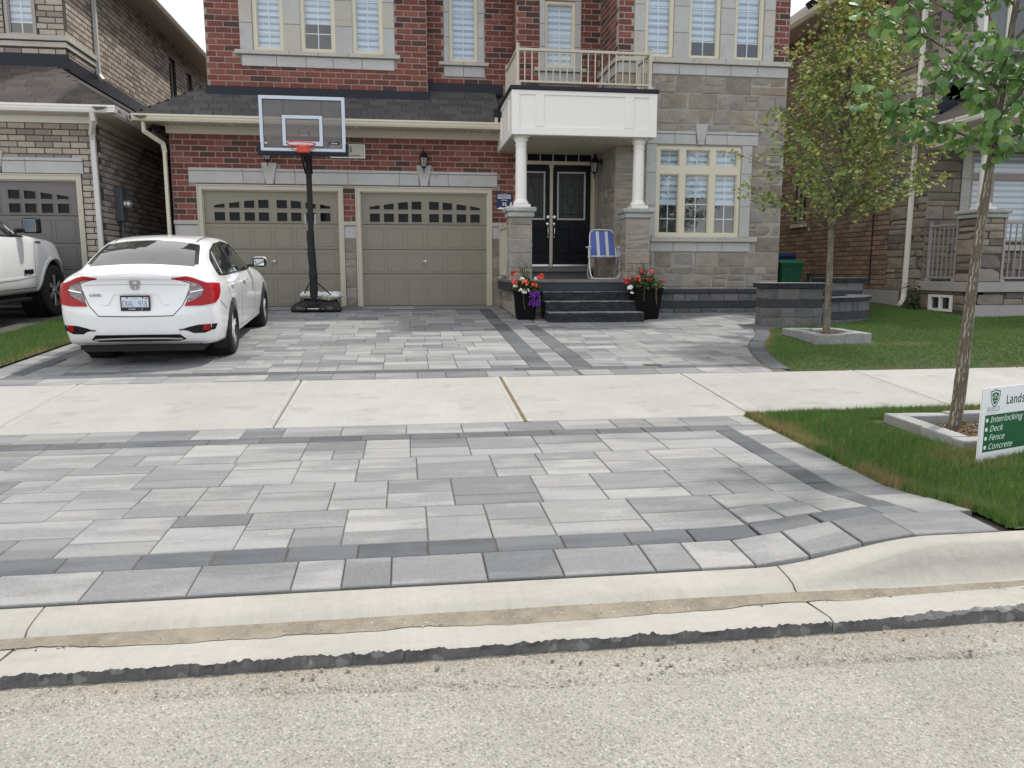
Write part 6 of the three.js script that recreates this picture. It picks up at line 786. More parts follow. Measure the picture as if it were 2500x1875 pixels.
  { const t = canvasTex(256, 64, (c, w, h) => { c.clearRect(0, 0, w, h); c.fillStyle = '#0c0c0d'; c.fillRect(0, 12, w, 40); c.fillStyle = '#e8e8e8'; c.font = 'bold 34px sans-serif'; c.textAlign = 'center'; c.fillText('LIFETIME', w / 2, 44, 220); }); mesh('maker_label', new THREE.PlaneGeometry(0.19, 0.046).translate(0.51, 2.875, zb + 0.004), std(W1, { map: t, roughness: 0.5 }), bb); const t2 = canvasTex(128, 128, (c, w, h) => { c.fillStyle = '#6d6a68'; c.fillRect(0, 0, w, h); c.fillStyle = '#141414'; c.beginPath(); c.moveTo(18, 12); c.lineTo(58, 12); c.lineTo(58, 45); c.lineTo(38, 62); c.lineTo(18, 45); c.fill(); c.fillRect(70, 22, 50, 9); c.fillRect(70, 40, 42, 9); c.fillStyle = '#c9c9c6'; c.fillRect(14, 76, 52, 48); }); mesh('warning_label', new THREE.PlaneGeometry(0.075, 0.075).translate(-0.60, 2.885, zb + 0.004), std(W1, { map: t2, roughness: 0.5 }), bb); }
  const or = std(C(0.62, 0.075, 0.035), { roughness: 0.4 }), rim = mesh('rim', new THREE.TorusGeometry(0.228, 0.010, 10, 48).rotateX(Math.PI / 2).translate(0.01, 2.80, zb + 0.40), or, S); mesh('rim_plate', [rbx(-0.095, 0.115, 2.70, 2.83, zb + 0.03, zb + 0.16, 0.015, 2)], or, rim); mesh('rim_brace', tube([[-0.2, 2.79, zb + 0.34], [-0.15, 2.74, zb + 0.2], [0.01, 2.715, zb + 0.15], [0.17, 2.74, zb + 0.2], [0.22, 2.79, zb + 0.34]], 0.007, 30, 6), or, rim); { const t = canvasTex(128, 32, (c, w, h) => { c.fillStyle = '#d9d4cc'; c.fillRect(0, 0, w, h); c.fillStyle = '#c0281c'; c.font = 'bold 20px sans-serif'; c.textAlign = 'center'; c.fillText('LIFETIME', 64, 23, 112); }); mesh('rim_label', new THREE.PlaneGeometry(0.12, 0.032).translate(0.01, 2.80, zb + 0.162), std(W1, { map: t, roughness: 0.5 }), rim); }
  for (const s of [-1, 1]) { mesh('lift_arm', bar([s * 0.055, 2.45, 0.0], [s * 0.085, 2.88, zb - 0.05], 0.017, 8), pl, S); mesh('lift_arm', bar([s * 0.055, 2.65, 0.0], [s * 0.085, 3.08, zb - 0.05], 0.017, 8), pl, S); mesh('bolt', at(cyl(0.015, 0.015, 0.02, 0, 0, 0, 8), s * 0.07, 2.56, 0.03, 0, 0, s * Math.PI / 2), MAT.chrome, S); }
  mesh('spring_bar', [bar([-0.085, 3.0, zb - 0.08], [0.085, 3.0, zb - 0.08], 0.012, 8)], MAT.chrome, S);
}
{ // two sand bags and a heap of net on the hoop's base
  const by = gy(-1.6, -14.7) + 0.20, print = (seed, hue) => canvasTex(256, 256, (c, w, h) => { c.fillStyle = '#d4d7da'; c.fillRect(0, 0, w, h); const r = rngOf(seed); c.fillStyle = '#4a63b4'; c.fillRect(60, 40, 130, 110); c.fillStyle = '#e9ecef'; c.font = 'bold 46px sans-serif'; c.fillText('SAND', 66, 108); c.fillStyle = hue; c.fillRect(20, 170, 90, 46); c.fillStyle = '#a33'; c.fillRect(150, 190, 70, 14); });
  const bag = (label, x, z, ry, seed, hue) => { const S = thing('sand_bag', label, 'bag', [x, by, z], ry), g = new RoundedBoxGeometry(0.44, 0.16, 0.34, 6, 0.075); const p = g.attributes.position; for (let i = 0; i < p.count; i++) { const a = p.getX(i) / 0.22, b = p.getZ(i) / 0.17, n = fbm(p.getX(i) + 0.5, p.getZ(i) + 0.5, 9, 9, 3, seed), e = Math.max(Math.abs(a), Math.abs(b)); p.setY(i, p.getY(i) * (1.05 - 0.75 * Math.pow(e, 4)) + (n - 0.5) * 0.05 + 0.07); } g.computeVertexNormals(); const uv = g.attributes.uv; for (let i = 0; i < p.count; i++) uv.setXY(i, p.getX(i) / 0.44 + 0.5, 0.5 - p.getZ(i) / 0.36); mesh('sack', g, std(W1, { map: print(seed, hue), roughness: 0.45 }), S); mesh('sewn_end', [rbx(0.205, 0.235, 0.045, 0.06, -0.15, 0.15, 0.005)], std(C(0.6, 0.62, 0.63)), S); };
  bag('white plastic sand bag with purple and blue print lying behind the hoop pole', -1.75, -14.85, 0.15, 5, '#c6a63a'); bag('white plastic sand bag with yellow print lying behind the heap of net', -1.42, -14.9, -0.25, 6, '#b9962c');
  const N = thing('basketball_net', 'tangled off-white cord net heaped on the hoop base', 'net', [-1.42, by - 0.02, -14.62]), r = rngOf(9); const pts = []; for (let i = 0; i < 90; i++) { const a = i * 2.4; pts.push([Math.cos(a) * rr(0.02, 0.14, r), 0.01 + 0.09 * r() * (1 - i / 200), Math.sin(a * 1.3) * rr(0.02, 0.10, r)]); } mesh('cord', tube(pts, 0.006, 500, 5), std(C(0.52, 0.48, 0.40), { roughness: 0.9 }), N);
}
// ---------------------------------------------------------------- wheeled bins in the side yard
function bin(label, x, z, h, body, lid, turn) { const S = thing('wheeled_bin', label, 'bin', [x, 0.70, z], turn), m = std(body, { roughness: 0.5 }), l = std(lid, { roughness: 0.45 }); mesh('body', lathesq([[0.21, 0.25, 0.05], [0.27, 0.32, h - 0.14], [0.285, 0.335, h - 0.13], [0.285, 0.335, h - 0.09]]), m, S); mesh('front_rib', rbx(-0.07, 0.07, 0.2, h - 0.22, 0.26, 0.315, 0.02), m, S); for (const s of [-1, 1]) mesh('side_rib', rbx(s * 0.16 - 0.05, s * 0.16 + 0.05, 0.12, h - 0.2, 0.255, 0.305, 0.02), m, S); mesh('lid', [tri(new RoundedBoxGeometry(0.62, 0.07, 0.70, 3, 0.03).translate(0, h - 0.055, 0))], l, S); mesh('lid_ridge', [tri(new RoundedBoxGeometry(0.42, 0.05, 0.46, 3, 0.02).translate(0, h - 0.015, 0))], l, S); for (const s of [-1, 1]) mesh('wheel', at(cyl(0.1, 0.1, 0.05, 0, -0.025, 0, 18), s * 0.24, 0.1, -0.25, 0, 0, Math.PI / 2), MAT.blackMetal, S); mesh('axle', bar([-0.24, 0.1, -0.25], [0.24, 0.1, -0.25], 0.012), MAT.blackMetal, S); mesh('handle', tube([[-0.2, h - 0.08, -0.36], [-0.2, h - 0.06, -0.42], [0.2, h - 0.06, -0.42], [0.2, h - 0.08, -0.36]], 0.016, 24, 8, false, 0.1), m, S); }
bin('green wheeled bin beside the stone end of the house', 8.70, -17.0, 0.97, C(0.012, 0.115, 0.060), C(0.030, 0.20, 0.115), 0.1);
bin('bin with a blue lid standing behind the green bin', 8.88, -17.75, 1.14, C(0.01, 0.02, 0.07), C(0.02, 0.045, 0.19), 0.1);

// ---------------------------------------------------------------- lawn sign
{
  const t = canvasTex(1024, 784, (c, w, h) => {
    c.fillStyle = '#eceef0'; c.fillRect(0, 0, w, h); const gr = '#0e5a37'; c.fillStyle = gr; c.fillRect(75, 285, w, 395);
    c.lineWidth = 12; c.strokeStyle = '#12424a'; const sh = (k, cx, cy) => { c.beginPath(); c.moveTo(cx - 78 * k, cy - 70 * k); c.quadraticCurveTo(cx - 30 * k, cy - 72 * k, cx, cy - 92 * k); c.quadraticCurveTo(cx + 30 * k, cy - 72 * k, cx + 78 * k, cy - 70 * k); c.quadraticCurveTo(cx + 84 * k, cy + 50 * k, cx, cy + 92 * k); c.quadraticCurveTo(cx - 84 * k, cy + 50 * k, cx - 78 * k, cy - 70 * k); c.closePath(); };
    sh(1, 222, 112); c.stroke(); sh(0.74, 222, 112); c.fillStyle = gr; c.fill(); c.strokeStyle = '#eceef0'; c.lineWidth = 9; c.beginPath(); c.moveTo(166, 118); c.lineTo(222, 70); c.lineTo(278, 118); c.stroke(); c.fillStyle = '#eceef0'; c.fillRect(214, 98, 16, 16); c.fillRect(176, 138, 92, 6);
    c.fillStyle = '#17323a'; c.font = '68px sans-serif'; c.fillText('SHIELD', 94, 250, 275); c.fillStyle = '#8aa5a2'; c.font = '22px sans-serif'; c.fillText('CONSTRUCTION', 100, 274, 262);
    c.fillStyle = '#12424a'; c.font = 'bold 132px sans-serif'; c.fillText('Landscape', 412, 190, 606);
    c.fillStyle = '#e9f1ea'; c.font = 'italic 86px sans-serif'; ['Interlocking', 'Deck', 'Fence', 'Concrete'].forEach((s, i) => { const y = 368 + i * 96; c.beginPath(); c.arc(116, y - 26, 22, 0, 7); c.fill(); c.save(); c.translate(166, y); c.scale(1.22, 1); c.fillText(s, 0, 0); c.restore(); });
  });
  const S = thing('lawn_sign', 'white and green contractor lawn sign standing in the grass before the tree ring', 'sign', [3.49, 0.16, -4.22], D(19));
  mesh('panel', bx(0, 0.61, 0.085, 0.555, -0.005, 0), std(C(0.82, 0.84, 0.86), { roughness: 0.5 }), S); mesh('print', new THREE.PlaneGeometry(0.608, 0.468).translate(0.305, 0.32, 0.0022), std(W1, { map: t, roughness: 0.42 }), S);
  for (const x of [0.18, 0.43]) mesh('wire_stake', bar([x, -0.08, -0.0025], [x, 0.3, -0.0025], 0.002, 5), MAT.satin, S);
}
{ const S = thing('sprinkler_cap', 'small grey plastic cap sticking up in the front lawn', 'cap', [3.33, 0.20, -3.72]); mesh('cap', lathe([[0, 0.05], [0.02, 0.048], [0.03, 0.035], [0.03, 0.02], [0.022, 0.018], [0.022, 0]], 14), std(C(0.36, 0.37, 0.40), { roughness: 0.6 }), S); mesh('stem', cyl(0.018, 0.018, 0.1, 0, -0.09, 0, 10), MAT.blackMetal, S); }
// ---------------------------------------------------------------- vehicles
function netPoint(rows, r, c) {
  const cr = (a, b, d, e, t) => { const k = 0.42; const m0 = (d - a) * k, m1 = (e - b) * k, t2 = t * t, t3 = t2 * t; return (2 * t3 - 3 * t2 + 1) * b + (t3 - 2 * t2 + t) * m0 + (-2 * t3 + 3 * t2) * d + (t3 - t2) * m1; };
  const R = rows.length - 1, K = rows[0].length - 1, ri = clamp(Math.floor(r), 0, R - 1), ci = clamp(Math.floor(c), 0, K - 1), tr = r - ri, tc = c - ci;
  const get = (i, j) => { let s = 1; if (j < 0) { j = -j; s = -1; } if (j > K) { j = 2 * K - j; s = -1; } let sx = s; if (i < 0) { i = 1; sx *= -1; } if (i > R) { i = R - 1; sx *= -1; } const p = rows[i][j]; return [p[0] * sx, p[1], p[2]]; };
  return [0, 1, 2].map(k => { const col = [-1, 0, 1, 2].map(i => { const q = [-1, 0, 1, 2].map(j => get(ri + i, ci + j)[k]); return cr(q[0], q[1], q[2], q[3], tc); }); return cr(col[0], col[1], col[2], col[3], tr); });
}
function netBody(rows, sr, sc, wells) {
  const R = rows.length - 1, K = rows[0].length - 1, nr = R * sr, nc = K * sc, P = [], I = [];
  for (const s of [1, -1]) { const o = P.length / 3; for (let i = 0; i <= nr; i++) for (let j = 0; j <= nc; j++) { const p = netPoint(rows, i / sr, j / sc); if (j === 0 || j === nc || i === 0 || i === nr) p[0] = Math.abs(p[0]) < 1e-6 ? 0 : p[0]; P.push(p[0] * s, p[1], p[2]); } for (let i = 0; i < nr; i++) for (let j = 0; j < nc; j++) { const a = o + i * (nc + 1) + j, b = a + 1, c = a + nc + 1, d = c + 1; s > 0 ? I.push(a, b, c, b, d, c) : I.push(a, c, b, b, c, d); } }
  let g = new THREE.BufferGeometry(); g.setAttribute('position', new THREE.Float32BufferAttribute(P, 3)); g.setIndex(I);
  const key = {}, map = [], Q = []; for (let i = 0; i < P.length / 3; i++) { const k = [P[i * 3], P[i * 3 + 1], P[i * 3 + 2]].map(v => Math.round(v * 1e4)).join(); if (!(k in key)) { key[k] = Q.length / 3; Q.push(P[i * 3], P[i * 3 + 1], P[i * 3 + 2]); } map[i] = key[k]; }
  const J = []; for (let i = 0; i < I.length; i += 3) { const [a, b, c] = [map[I[i]], map[I[i + 1]], map[I[i + 2]]]; if (a !== b && b !== c && a !== c) J.push(a, b, c); }
  g = new THREE.BufferGeometry(); g.setAttribute('position', new THREE.Float32BufferAttribute(Q, 3)); g.setIndex(J); g.computeVertexNormals(); g.setAttribute('uv', new THREE.BufferAttribute(new Float32Array(Q.length / 3 * 2), 2));
  // outward faces
  let vol = 0; const p = g.attributes.position, a = V(), b = V(), c = V(); for (let i = 0; i < J.length; i += 3) { a.fromBufferAttribute(p, J[i]); b.fromBufferAttribute(p, J[i + 1]); c.fromBufferAttribute(p, J[i + 2]); vol += a.dot(b.clone().cross(c)); }
  if (vol < 0) { for (let i = 0; i < J.length; i += 3) { const t = J[i + 1]; J[i + 1] = J[i + 2]; J[i + 2] = t; } g.setIndex(J); g.computeVertexNormals(); }
  const whole = new THREE.Mesh(g.clone()); whole.geometry.boundsTree = new MeshBVH(whole.geometry); whole.raycast = acceleratedRaycast; const ev = new Evaluator(); ev.useGroups = false; ev.attributes = ['position', 'normal', 'uv'];
  let A = new Brush(g); A.updateMatrixWorld(); for (const [x, y, z, r, w] of wells) { const cg = new THREE.CylinderGeometry(r, r, w, 36); cg.rotateZ(Math.PI / 2); const B2 = new Brush(cg); B2.position.set(x, y, z); B2.updateMatrixWorld(); A = ev.evaluate(A, B2, SUBTRACTION); A.updateMatrixWorld(); }
  return { geo: clean(A.geometry), whole };
}
const ray = new THREE.Raycaster();
function conform(body, poly, dir, off, { max = 0.05, mirror = false, skirt = 0.012 } = {}) {
  body.whole.material.side = THREE.DoubleSide;
  const ori = { rear: (u, v) => [V(u, v, 9), V(0, 0, -1)], right: (u, v) => [V(9, v, u), V(-1, 0, 0)], top: (u, v) => [V(u, 9, v), V(0, -1, 0)], diag: (u, v) => [V(u * 0.819 + 0.574 * 6, v, -u * 0.574 + 0.819 * 6), V(-0.574, 0, -0.819)] }[dir];
  const v2 = poly.map(p => new THREE.Vector2(...p)); if (THREE.ShapeUtils.isClockWise(v2)) v2.reverse();
  let tr = THREE.ShapeUtils.triangulateShape(v2, []).map(t => t.map(i => v2[i]));
  for (let k = 0; k < 6; k++) { const out = []; let ch = false; for (const [a, b, c] of tr) { const l = [a.distanceTo(b), b.distanceTo(c), c.distanceTo(a)], m = Math.max(...l); if (m < max) { out.push([a, b, c]); continue; } ch = true; const i = l.indexOf(m), q = [a, b, c], s = q[i], e = q[(i + 1) % 3], o = q[(i + 2) % 3], md = s.clone().add(e).multiplyScalar(0.5); out.push([s, md, o], [md, e, o]); } tr = out; if (!ch) break; }
  const cache = {}, hit = p => { const k = p.x.toFixed(4) + ',' + p.y.toFixed(4); if (!(k in cache)) { const [o, d] = ori(p.x, p.y); ray.set(o, d); const h = ray.intersectObject(body.whole, false)[0]; cache[k] = h ? h.point.clone().addScaledVector(d, -off) : null; } return cache[k]; };
  const P = [], edges = {}; for (const t of tr) { const q = t.map(hit); if (q.some(x => !x)) continue; const f = dir === 'right' || dir === 'top' ? [q[0], q[2], q[1]] : q; for (const x of f) P.push(x.x, x.y, x.z); for (let i = 0; i < 3; i++) { const a = f[i], b = f[(i + 1) % 3], ka = a.toArray().map(v => v.toFixed(5)).join(), kb = b.toArray().map(v => v.toFixed(5)).join(); if (edges[kb + '|' + ka]) delete edges[kb + '|' + ka]; else edges[ka + '|' + kb] = [a, b]; } }
  const d = ori(0, 0)[1]; for (const [a, b] of Object.values(edges)) { const a2 = a.clone().addScaledVector(d, skirt), b2 = b.clone().addScaledVector(d, skirt); for (const x of [a, a2, b, b, a2, b2]) P.push(x.x, x.y, x.z); }
  let g = new THREE.BufferGeometry(); g.setAttribute('position', new THREE.Float32BufferAttribute(P, 3)); g.computeVertexNormals(); g = toCreasedNormals(g, 0.7);
  if (mirror) { const a = g.attributes.position.array; for (let i = 0; i < a.length; i += 9) { for (let k = 0; k < 9; k += 3) a[i + k] *= -1; for (let k = 0; k < 3; k++) { const t = a[i + 3 + k]; a[i + 3 + k] = a[i + 6 + k]; a[i + 6 + k] = t; } } g.computeVertexNormals(); g = toCreasedNormals(g, 0.7); }
  return tri(g);
}
const strip = (pts, w) => { const l = [], r = []; pts.forEach((p, i) => { const a = pts[Math.max(0, i - 1)], b = pts[Math.min(pts.length - 1, i + 1)], dx = b[0] - a[0], dy = b[1] - a[1], n = Math.hypot(dx, dy) || 1; l.push([p[0] - dy / n * w / 2, p[1] + dx / n * w / 2]); r.push([p[0] + dy / n * w / 2, p[1] - dx / n * w / 2]); }); return [...l, ...r.reverse()]; };
const densify = (pts, s) => { const o = []; for (let i = 0; i + 1 < pts.length; i++) { const n = Math.max(1, Math.ceil(Math.hypot(pts[i + 1][0] - pts[i][0], pts[i + 1][1] - pts[i][1]) / s)); for (let k = 0; k < n; k++) o.push([mix(pts[i][0], pts[i + 1][0], k / n), mix(pts[i][1], pts[i + 1][1], k / n)]); } o.push(pts[pts.length - 1]); return o; };
function wheel(P, x, y, z, r, w, rr0, spokes, mats, double) {
  const s = Math.sign(x), T0 = mesh('wheel', at(lathe([[rr0 - 0.005, -w / 2 + 0.02], [rr0 + 0.01, -w / 2], [r - 0.045, -w / 2 + 0.002], [r - 0.012, -w / 2 + 0.022], [r - 0.001, -w / 2 + 0.05], [r, 0], [r - 0.001, w / 2 - 0.05], [r - 0.012, w / 2 - 0.022], [r - 0.045, w / 2 - 0.002], [rr0 + 0.01, w / 2], [rr0 - 0.005, w / 2 - 0.02]], 48), 0, 0, 0, 0, 0, -Math.PI / 2), mats.tyre, P);
  T0.position.set(x, y, z); if (s < 0) T0.rotation.y = Math.PI;
  const g = []; for (let k = 0; k < 11; k++) for (const q of [-0.06, 0, 0.06]) g.push(at(bx(-0.006, 0.006, -0.004, 0.004, -0.03, 0.03), 0, 0, 0));
  mesh('rim_barrel', at(lathe([[rr0, -w / 2 + 0.02], [rr0 - 0.02, 0], [rr0 - 0.03, w / 2 - 0.07], [rr0 - 0.012, w / 2 - 0.03], [rr0 + 0.004, w / 2 - 0.016], [rr0 + 0.004, w / 2 - 0.006]], 40), 0, 0, 0, 0, 0, -Math.PI / 2), mats.barrel, T0);
  mesh('brake_disc', at(cyl(rr0 * 0.72, rr0 * 0.72, 0.02, 0, -0.01, 0, 28), w / 2 - 0.11, 0, 0, 0, 0, -Math.PI / 2), mats.disc, T0);
  mesh('hub', at(lathe([[0, 0], [0.065, 0], [0.07, 0.01], [0.04, 0.03], [0.03, 0.034], [0, 0.034]], 20), w / 2 - 0.05, 0, 0, 0, 0, -Math.PI / 2), mats.spoke, T0);
  for (let k = 0; k < spokes; k++) { const a = k / spokes * Math.PI * 2; for (const d of double ? [-0.12, 0.12] : [0]) { const sh = [[-0.018, 0.03], [0.018, 0.03], [double ? 0.015 : 0.045, rr0 - 0.008], [double ? -0.012 : -0.045, rr0 - 0.008]]; const e = extr(sh, -0.012, 0.012, [], 0.005); e.rotateY(Math.PI / 2); e.rotateX(a + d); e.translate(w / 2 - 0.04, 0, 0); mesh('spoke', e, mats.spoke, T0); } }
  return T0;
}
const rubber = std(C(0.012, 0.012, 0.012), { roughness: 0.85, bumpMap: T.grainBump, bumpScale: 0.004 });
const carPaint = phys(C(0.76, 0.765, 0.775), { roughness: 0.35, clearcoat: 1, clearcoatRoughness: 0.03 });
const gap = std(C(0.02, 0.02, 0.022), { roughness: 0.9 }), gloss = phys(C(0.008, 0.008, 0.009), { roughness: 0.25, specularIntensity: 0.6 }), carGlass = phys(C(0.020, 0.024, 0.024), { roughness: 0.03, clearcoat: 0.5, clearcoatRoughness: 0.02 });  // gap: near-black, stands in for shade between panels; underbody too
const font = await new FontLoader().loadAsync('fonts/droid/droid_sans_bold.typeface.json');
const textGeo = (s, size, depth) => { const g = new TextGeometry(s, { font, size, depth, curveSegments: 4, bevelEnabled: false }); g.computeBoundingBox(); g.translate(-(g.boundingBox.max.x + g.boundingBox.min.x) / 2, 0, 0); return clean(g); };
{ // ---- white sedan
  const X = [0, 0.76, 0.855, 0.885, 0.875, 0.80];
  const row = (z, xs, ys, zs) => xs.map((x, i) => [x, ys[i], zs ? zs[i] : z]);
  const rows = [
    row(0, [0, 0, 0, 0, 0, 0, 0, 0, 0], [0.24, 0.28, 0.36, 0.46, 0.54, 0.60, 0.65, 0.69, 0.72], [-3.56, -3.58, -3.62, -3.63, -3.62, -3.60, -3.57, -3.53, -3.48]),
    row(0, [0, 0.40, 0.45, 0.46, 0.46, 0.45, 0.42, 0.3, 0], [0.22, 0.26, 0.36, 0.46, 0.55, 0.62, 0.67, 0.71, 0.74], [-3.5, -3.54, -3.58, -3.59, -3.57, -3.54, -3.5, -3.45, -3.4]),
    row(0, [0, 0.70, 0.78, 0.82, 0.80, 0.74, 0.64, 0.40, 0], [0.2, 0.2, 0.33, 0.50, 0.64, 0.70, 0.74, 0.77, 0.79], [-3.2, -3.2, -3.34, -3.36, -3.32, -3.28, -3.24, -3.22, -3.2]),
    row(-2.75, [0, 0.76, 0.85, 0.885, 0.875, 0.80, 0.66, 0.4, 0], [0.2, 0.2, 0.32, 0.55, 0.74, 0.84, 0.88, 0.90, 0.91]),
    row(-2.2, [0, 0.76, 0.855, 0.885, 0.878, 0.805, 0.68, 0.45, 0], [0.19, 0.19, 0.30, 0.55, 0.77, 0.915, 0.965, 1.0, 1.02]),
    row(-1.75, [0, 0.76, 0.855, 0.885, 0.88, 0.805, 0.70, 0.57, 0], [0.19, 0.19, 0.30, 0.55, 0.78, 0.93, 1.08, 1.19, 1.225]),
    row(-1.2, [0, 0.76, 0.855, 0.885, 0.88, 0.80, 0.69, 0.565, 0], [0.19, 0.19, 0.30, 0.55, 0.79, 0.94, 1.19, 1.345, 1.39]),
    row(-0.6, [0, 0.76, 0.855, 0.885, 0.885, 0.80, 0.68, 0.56, 0], [0.19, 0.19, 0.30, 0.55, 0.80, 0.95, 1.22, 1.375, 1.415]),
    row(-0.1, [0, 0.76, 0.86, 0.89, 0.89, 0.80, 0.675, 0.55, 0], [0.20, 0.20, 0.31, 0.56, 0.82, 0.965, 1.20, 1.34, 1.385]),
    row(0.3, [0, 0.76, 0.86, 0.89, 0.885, 0.80, 0.69, 0.56, 0], [0.21, 0.21, 0.32, 0.57, 0.85, 0.985, 1.12, 1.225, 1.265]),
    row(0.58, [0, 0.74, 0.85, 0.885, 0.875, 0.79, 0.70, 0.57, 0], [0.22, 0.22, 0.33, 0.58, 0.87, 0.99, 1.045, 1.10, 1.13]),
    row(0.76, [0, 0.72, 0.83, 0.87, 0.855, 0.775, 0.69, 0.5, 0], [0.24, 0.24, 0.34, 0.59, 0.88, 0.975, 1.005, 1.03, 1.055]),
    row(0, [0, 0.68, 0.765, 0.80, 0.775, 0.72, 0.64, 0.45, 0], [0.27, 0.27, 0.36, 0.60, 0.85, 0.945, 0.985, 1.015, 1.04], [0.84, 0.84, 0.87, 0.885, 0.87, 0.87, 0.885, 0.92, 0.935]),
    row(0, [0, 0.42, 0.47, 0.48, 0.46, 0.45, 0.42, 0.3, 0], [0.285, 0.29, 0.38, 0.585, 0.70, 0.80, 0.90, 0.975, 1.01], [0.90, 0.92, 0.975, 0.985, 0.955, 0.935, 0.93, 0.94, 0.955]),
    row(0, [0, 0, 0, 0, 0, 0, 0, 0, 0], [0.29, 0.31, 0.40, 0.58, 0.68, 0.78, 0.89, 0.965, 1.0], [0.92, 0.94, 0.99, 1.0, 0.97, 0.95, 0.945, 0.95, 0.962]),
  ];
  const yard = [-2.90, gy(-2.98, -9.72), -9.72], S = thing('sedan', 'white four door sedan parked on the interlocking driveway', 'car', yard, D(2.2)); S.rotation.order = 'YXZ'; S.rotation.x = Math.atan(0.0552); S.scale.x = 0.925;
  const body = netBody(rows, 6, 5, [[0.78, 0.325, 0, 0.365, 0.44], [-0.78, 0.325, 0, 0.365, 0.44], [0.78, 0.325, -2.7, 0.365, 0.44], [-0.78, 0.325, -2.7, 0.365, 0.44]]);
  const Bd = mesh('body', body.geo, carPaint, S);
  for (const sx of [-1, 1]) for (const z of [0, -2.7]) { const g = new THREE.CylinderGeometry(0.362, 0.362, 0.30, 28, 1, true, 0, Math.PI); g.rotateZ(Math.PI / 2); g.rotateX(0); const q = new THREE.CylinderGeometry(0.36, 0.36, 0.01, 28); q.rotateZ(Math.PI / 2); q.translate(-sx * 0.15, 0, 0); const o = mesh('wheel_liner', [clean(new THREE.CylinderGeometry(0.361, 0.361, 0.29, 28, 1, true).rotateZ(Math.PI / 2)), clean(q)], std(C(0.006, 0.006, 0.006), { roughness: 1, side: THREE.DoubleSide }), S); o.position.set(sx * 0.70, 0.325, z); o.scale.x = 0.9; }
  const wm = { tyre: rubber, barrel: std(C(0.02, 0.02, 0.022), { roughness: 0.5 }), disc: std(C(0.25, 0.25, 0.25), { roughness: 0.5, metalness: 0.8 }), spoke: std(C(0.66, 0.66, 0.67), { roughness: 0.35, metalness: 0.3 }) };
  for (const sx of [-1, 1]) for (const z of [0, -2.7]) wheel(S, sx * 0.795, 0.318, z, 0.318, 0.215, 0.218, 5, wm, true);
  // glass
  const rg = [[-0.585, 0.615], [0.585, 0.615], [0.60, 0.56], [0.575, 0.40], [0.535, 0.15], [0.515, 0.06], [0.3, 0.03], [-0.3, 0.03], [-0.515, 0.06], [-0.535, 0.15], [-0.575, 0.40], [-0.60, 0.56]];
  const Rw = mesh('rear_window', conform(body, rg.slice().map(p => p), 'top', 0.004, { max: 0.06 }), phys(C(0.030, 0.036, 0.035), { roughness: 0.03, clearcoat: 1, clearcoatRoughness: 0.02 }), S);
  mesh('window_border', conform(body, strip(densify([[-0.60, 0.56], [-0.575, 0.40], [-0.535, 0.15], [-0.515, 0.06]], 0.05), 0.05), 'top', 0.0055), gloss, Rw); mesh('window_border', conform(body, strip(densify([[0.60, 0.56], [0.575, 0.40], [0.535, 0.15], [0.515, 0.06]], 0.05), 0.05), 'top', 0.0055), gloss, Rw);
  mesh('windscreen', conform(body, [[-0.55, -1.42], [0.55, -1.42], [0.70, -2.15], [-0.70, -2.15]], 'top', 0.004, { max: 0.08 }), carGlass, S);
  const dlo = [[0.36, 0.992], [0.22, 1.135], [0.02, 1.235], [-0.30, 1.305], [-0.75, 1.325], [-1.2, 1.275], [-1.6, 1.145], [-1.98, 0.965], [-1.6, 0.948], [-0.8, 0.955], [0.0, 0.968]];
  for (const mr of [false, true]) {
    const sw = mesh('side_window', conform(body, dlo, 'right', 0.004, { max: 0.06, mirror: mr }), carGlass, S), s2 = (pts, w, m = gloss, o = 0.007, n = 'window_trim') => mesh(n, conform(body, strip(densify(pts, 0.06), w), 'right', o, { mirror: mr, max: 0.07 }), m, sw);
    s2([[0.37, 0.985], [0.0, 0.964], [-0.8, 0.95], [-1.6, 0.943], [-1.98, 0.96]], 0.022); s2([[0.36, 0.995], [0.22, 1.138], [0.02, 1.238], [-0.30, 1.308], [-0.75, 1.328], [-1.2, 1.278], [-1.6, 1.148], [-1.95, 0.98]], 0.020); s2([[-0.66, 0.955], [-0.72, 1.325]], 0.075, gloss, 0.006, 'door_pillar'); s2([[0.12, 0.975], [-0.02, 1.24]], 0.02, MAT.chrome, 0.009, 'quarter_bar');
    const ln = (pts, n = 'door_gap_shade') => mesh(n, conform(body, strip(densify(pts, 0.05), 0.007), 'right', 0.0015, { mirror: mr, max: 0.06, skirt: 0.003 }), gap, Bd);  // raised dark strips paint the shade of door and bumper gaps
    ln([[0.16, 0.95], [0.20, 0.80], [0.02, 0.60], [-0.30, 0.45], [-0.38, 0.27]]); ln([[-0.68, 0.945], [-0.69, 0.6], [-0.70, 0.27]]); ln([[-1.78, 0.94], [-1.80, 0.6], [-1.74, 0.27]]); ln([[-1.74, 0.27], [-0.38, 0.27]]); ln([[0.44, 0.60], [0.72, 0.72]], 'bumper_gap_shade');
    const sx = mr ? -1 : 1; for (const z of [-0.05, -0.98]) { mesh('door_handle', at(tri(new RoundedBoxGeometry(0.035, 0.028, 0.20, 2, 0.012)), sx * 0.905, 0.845, z), carPaint, S); }
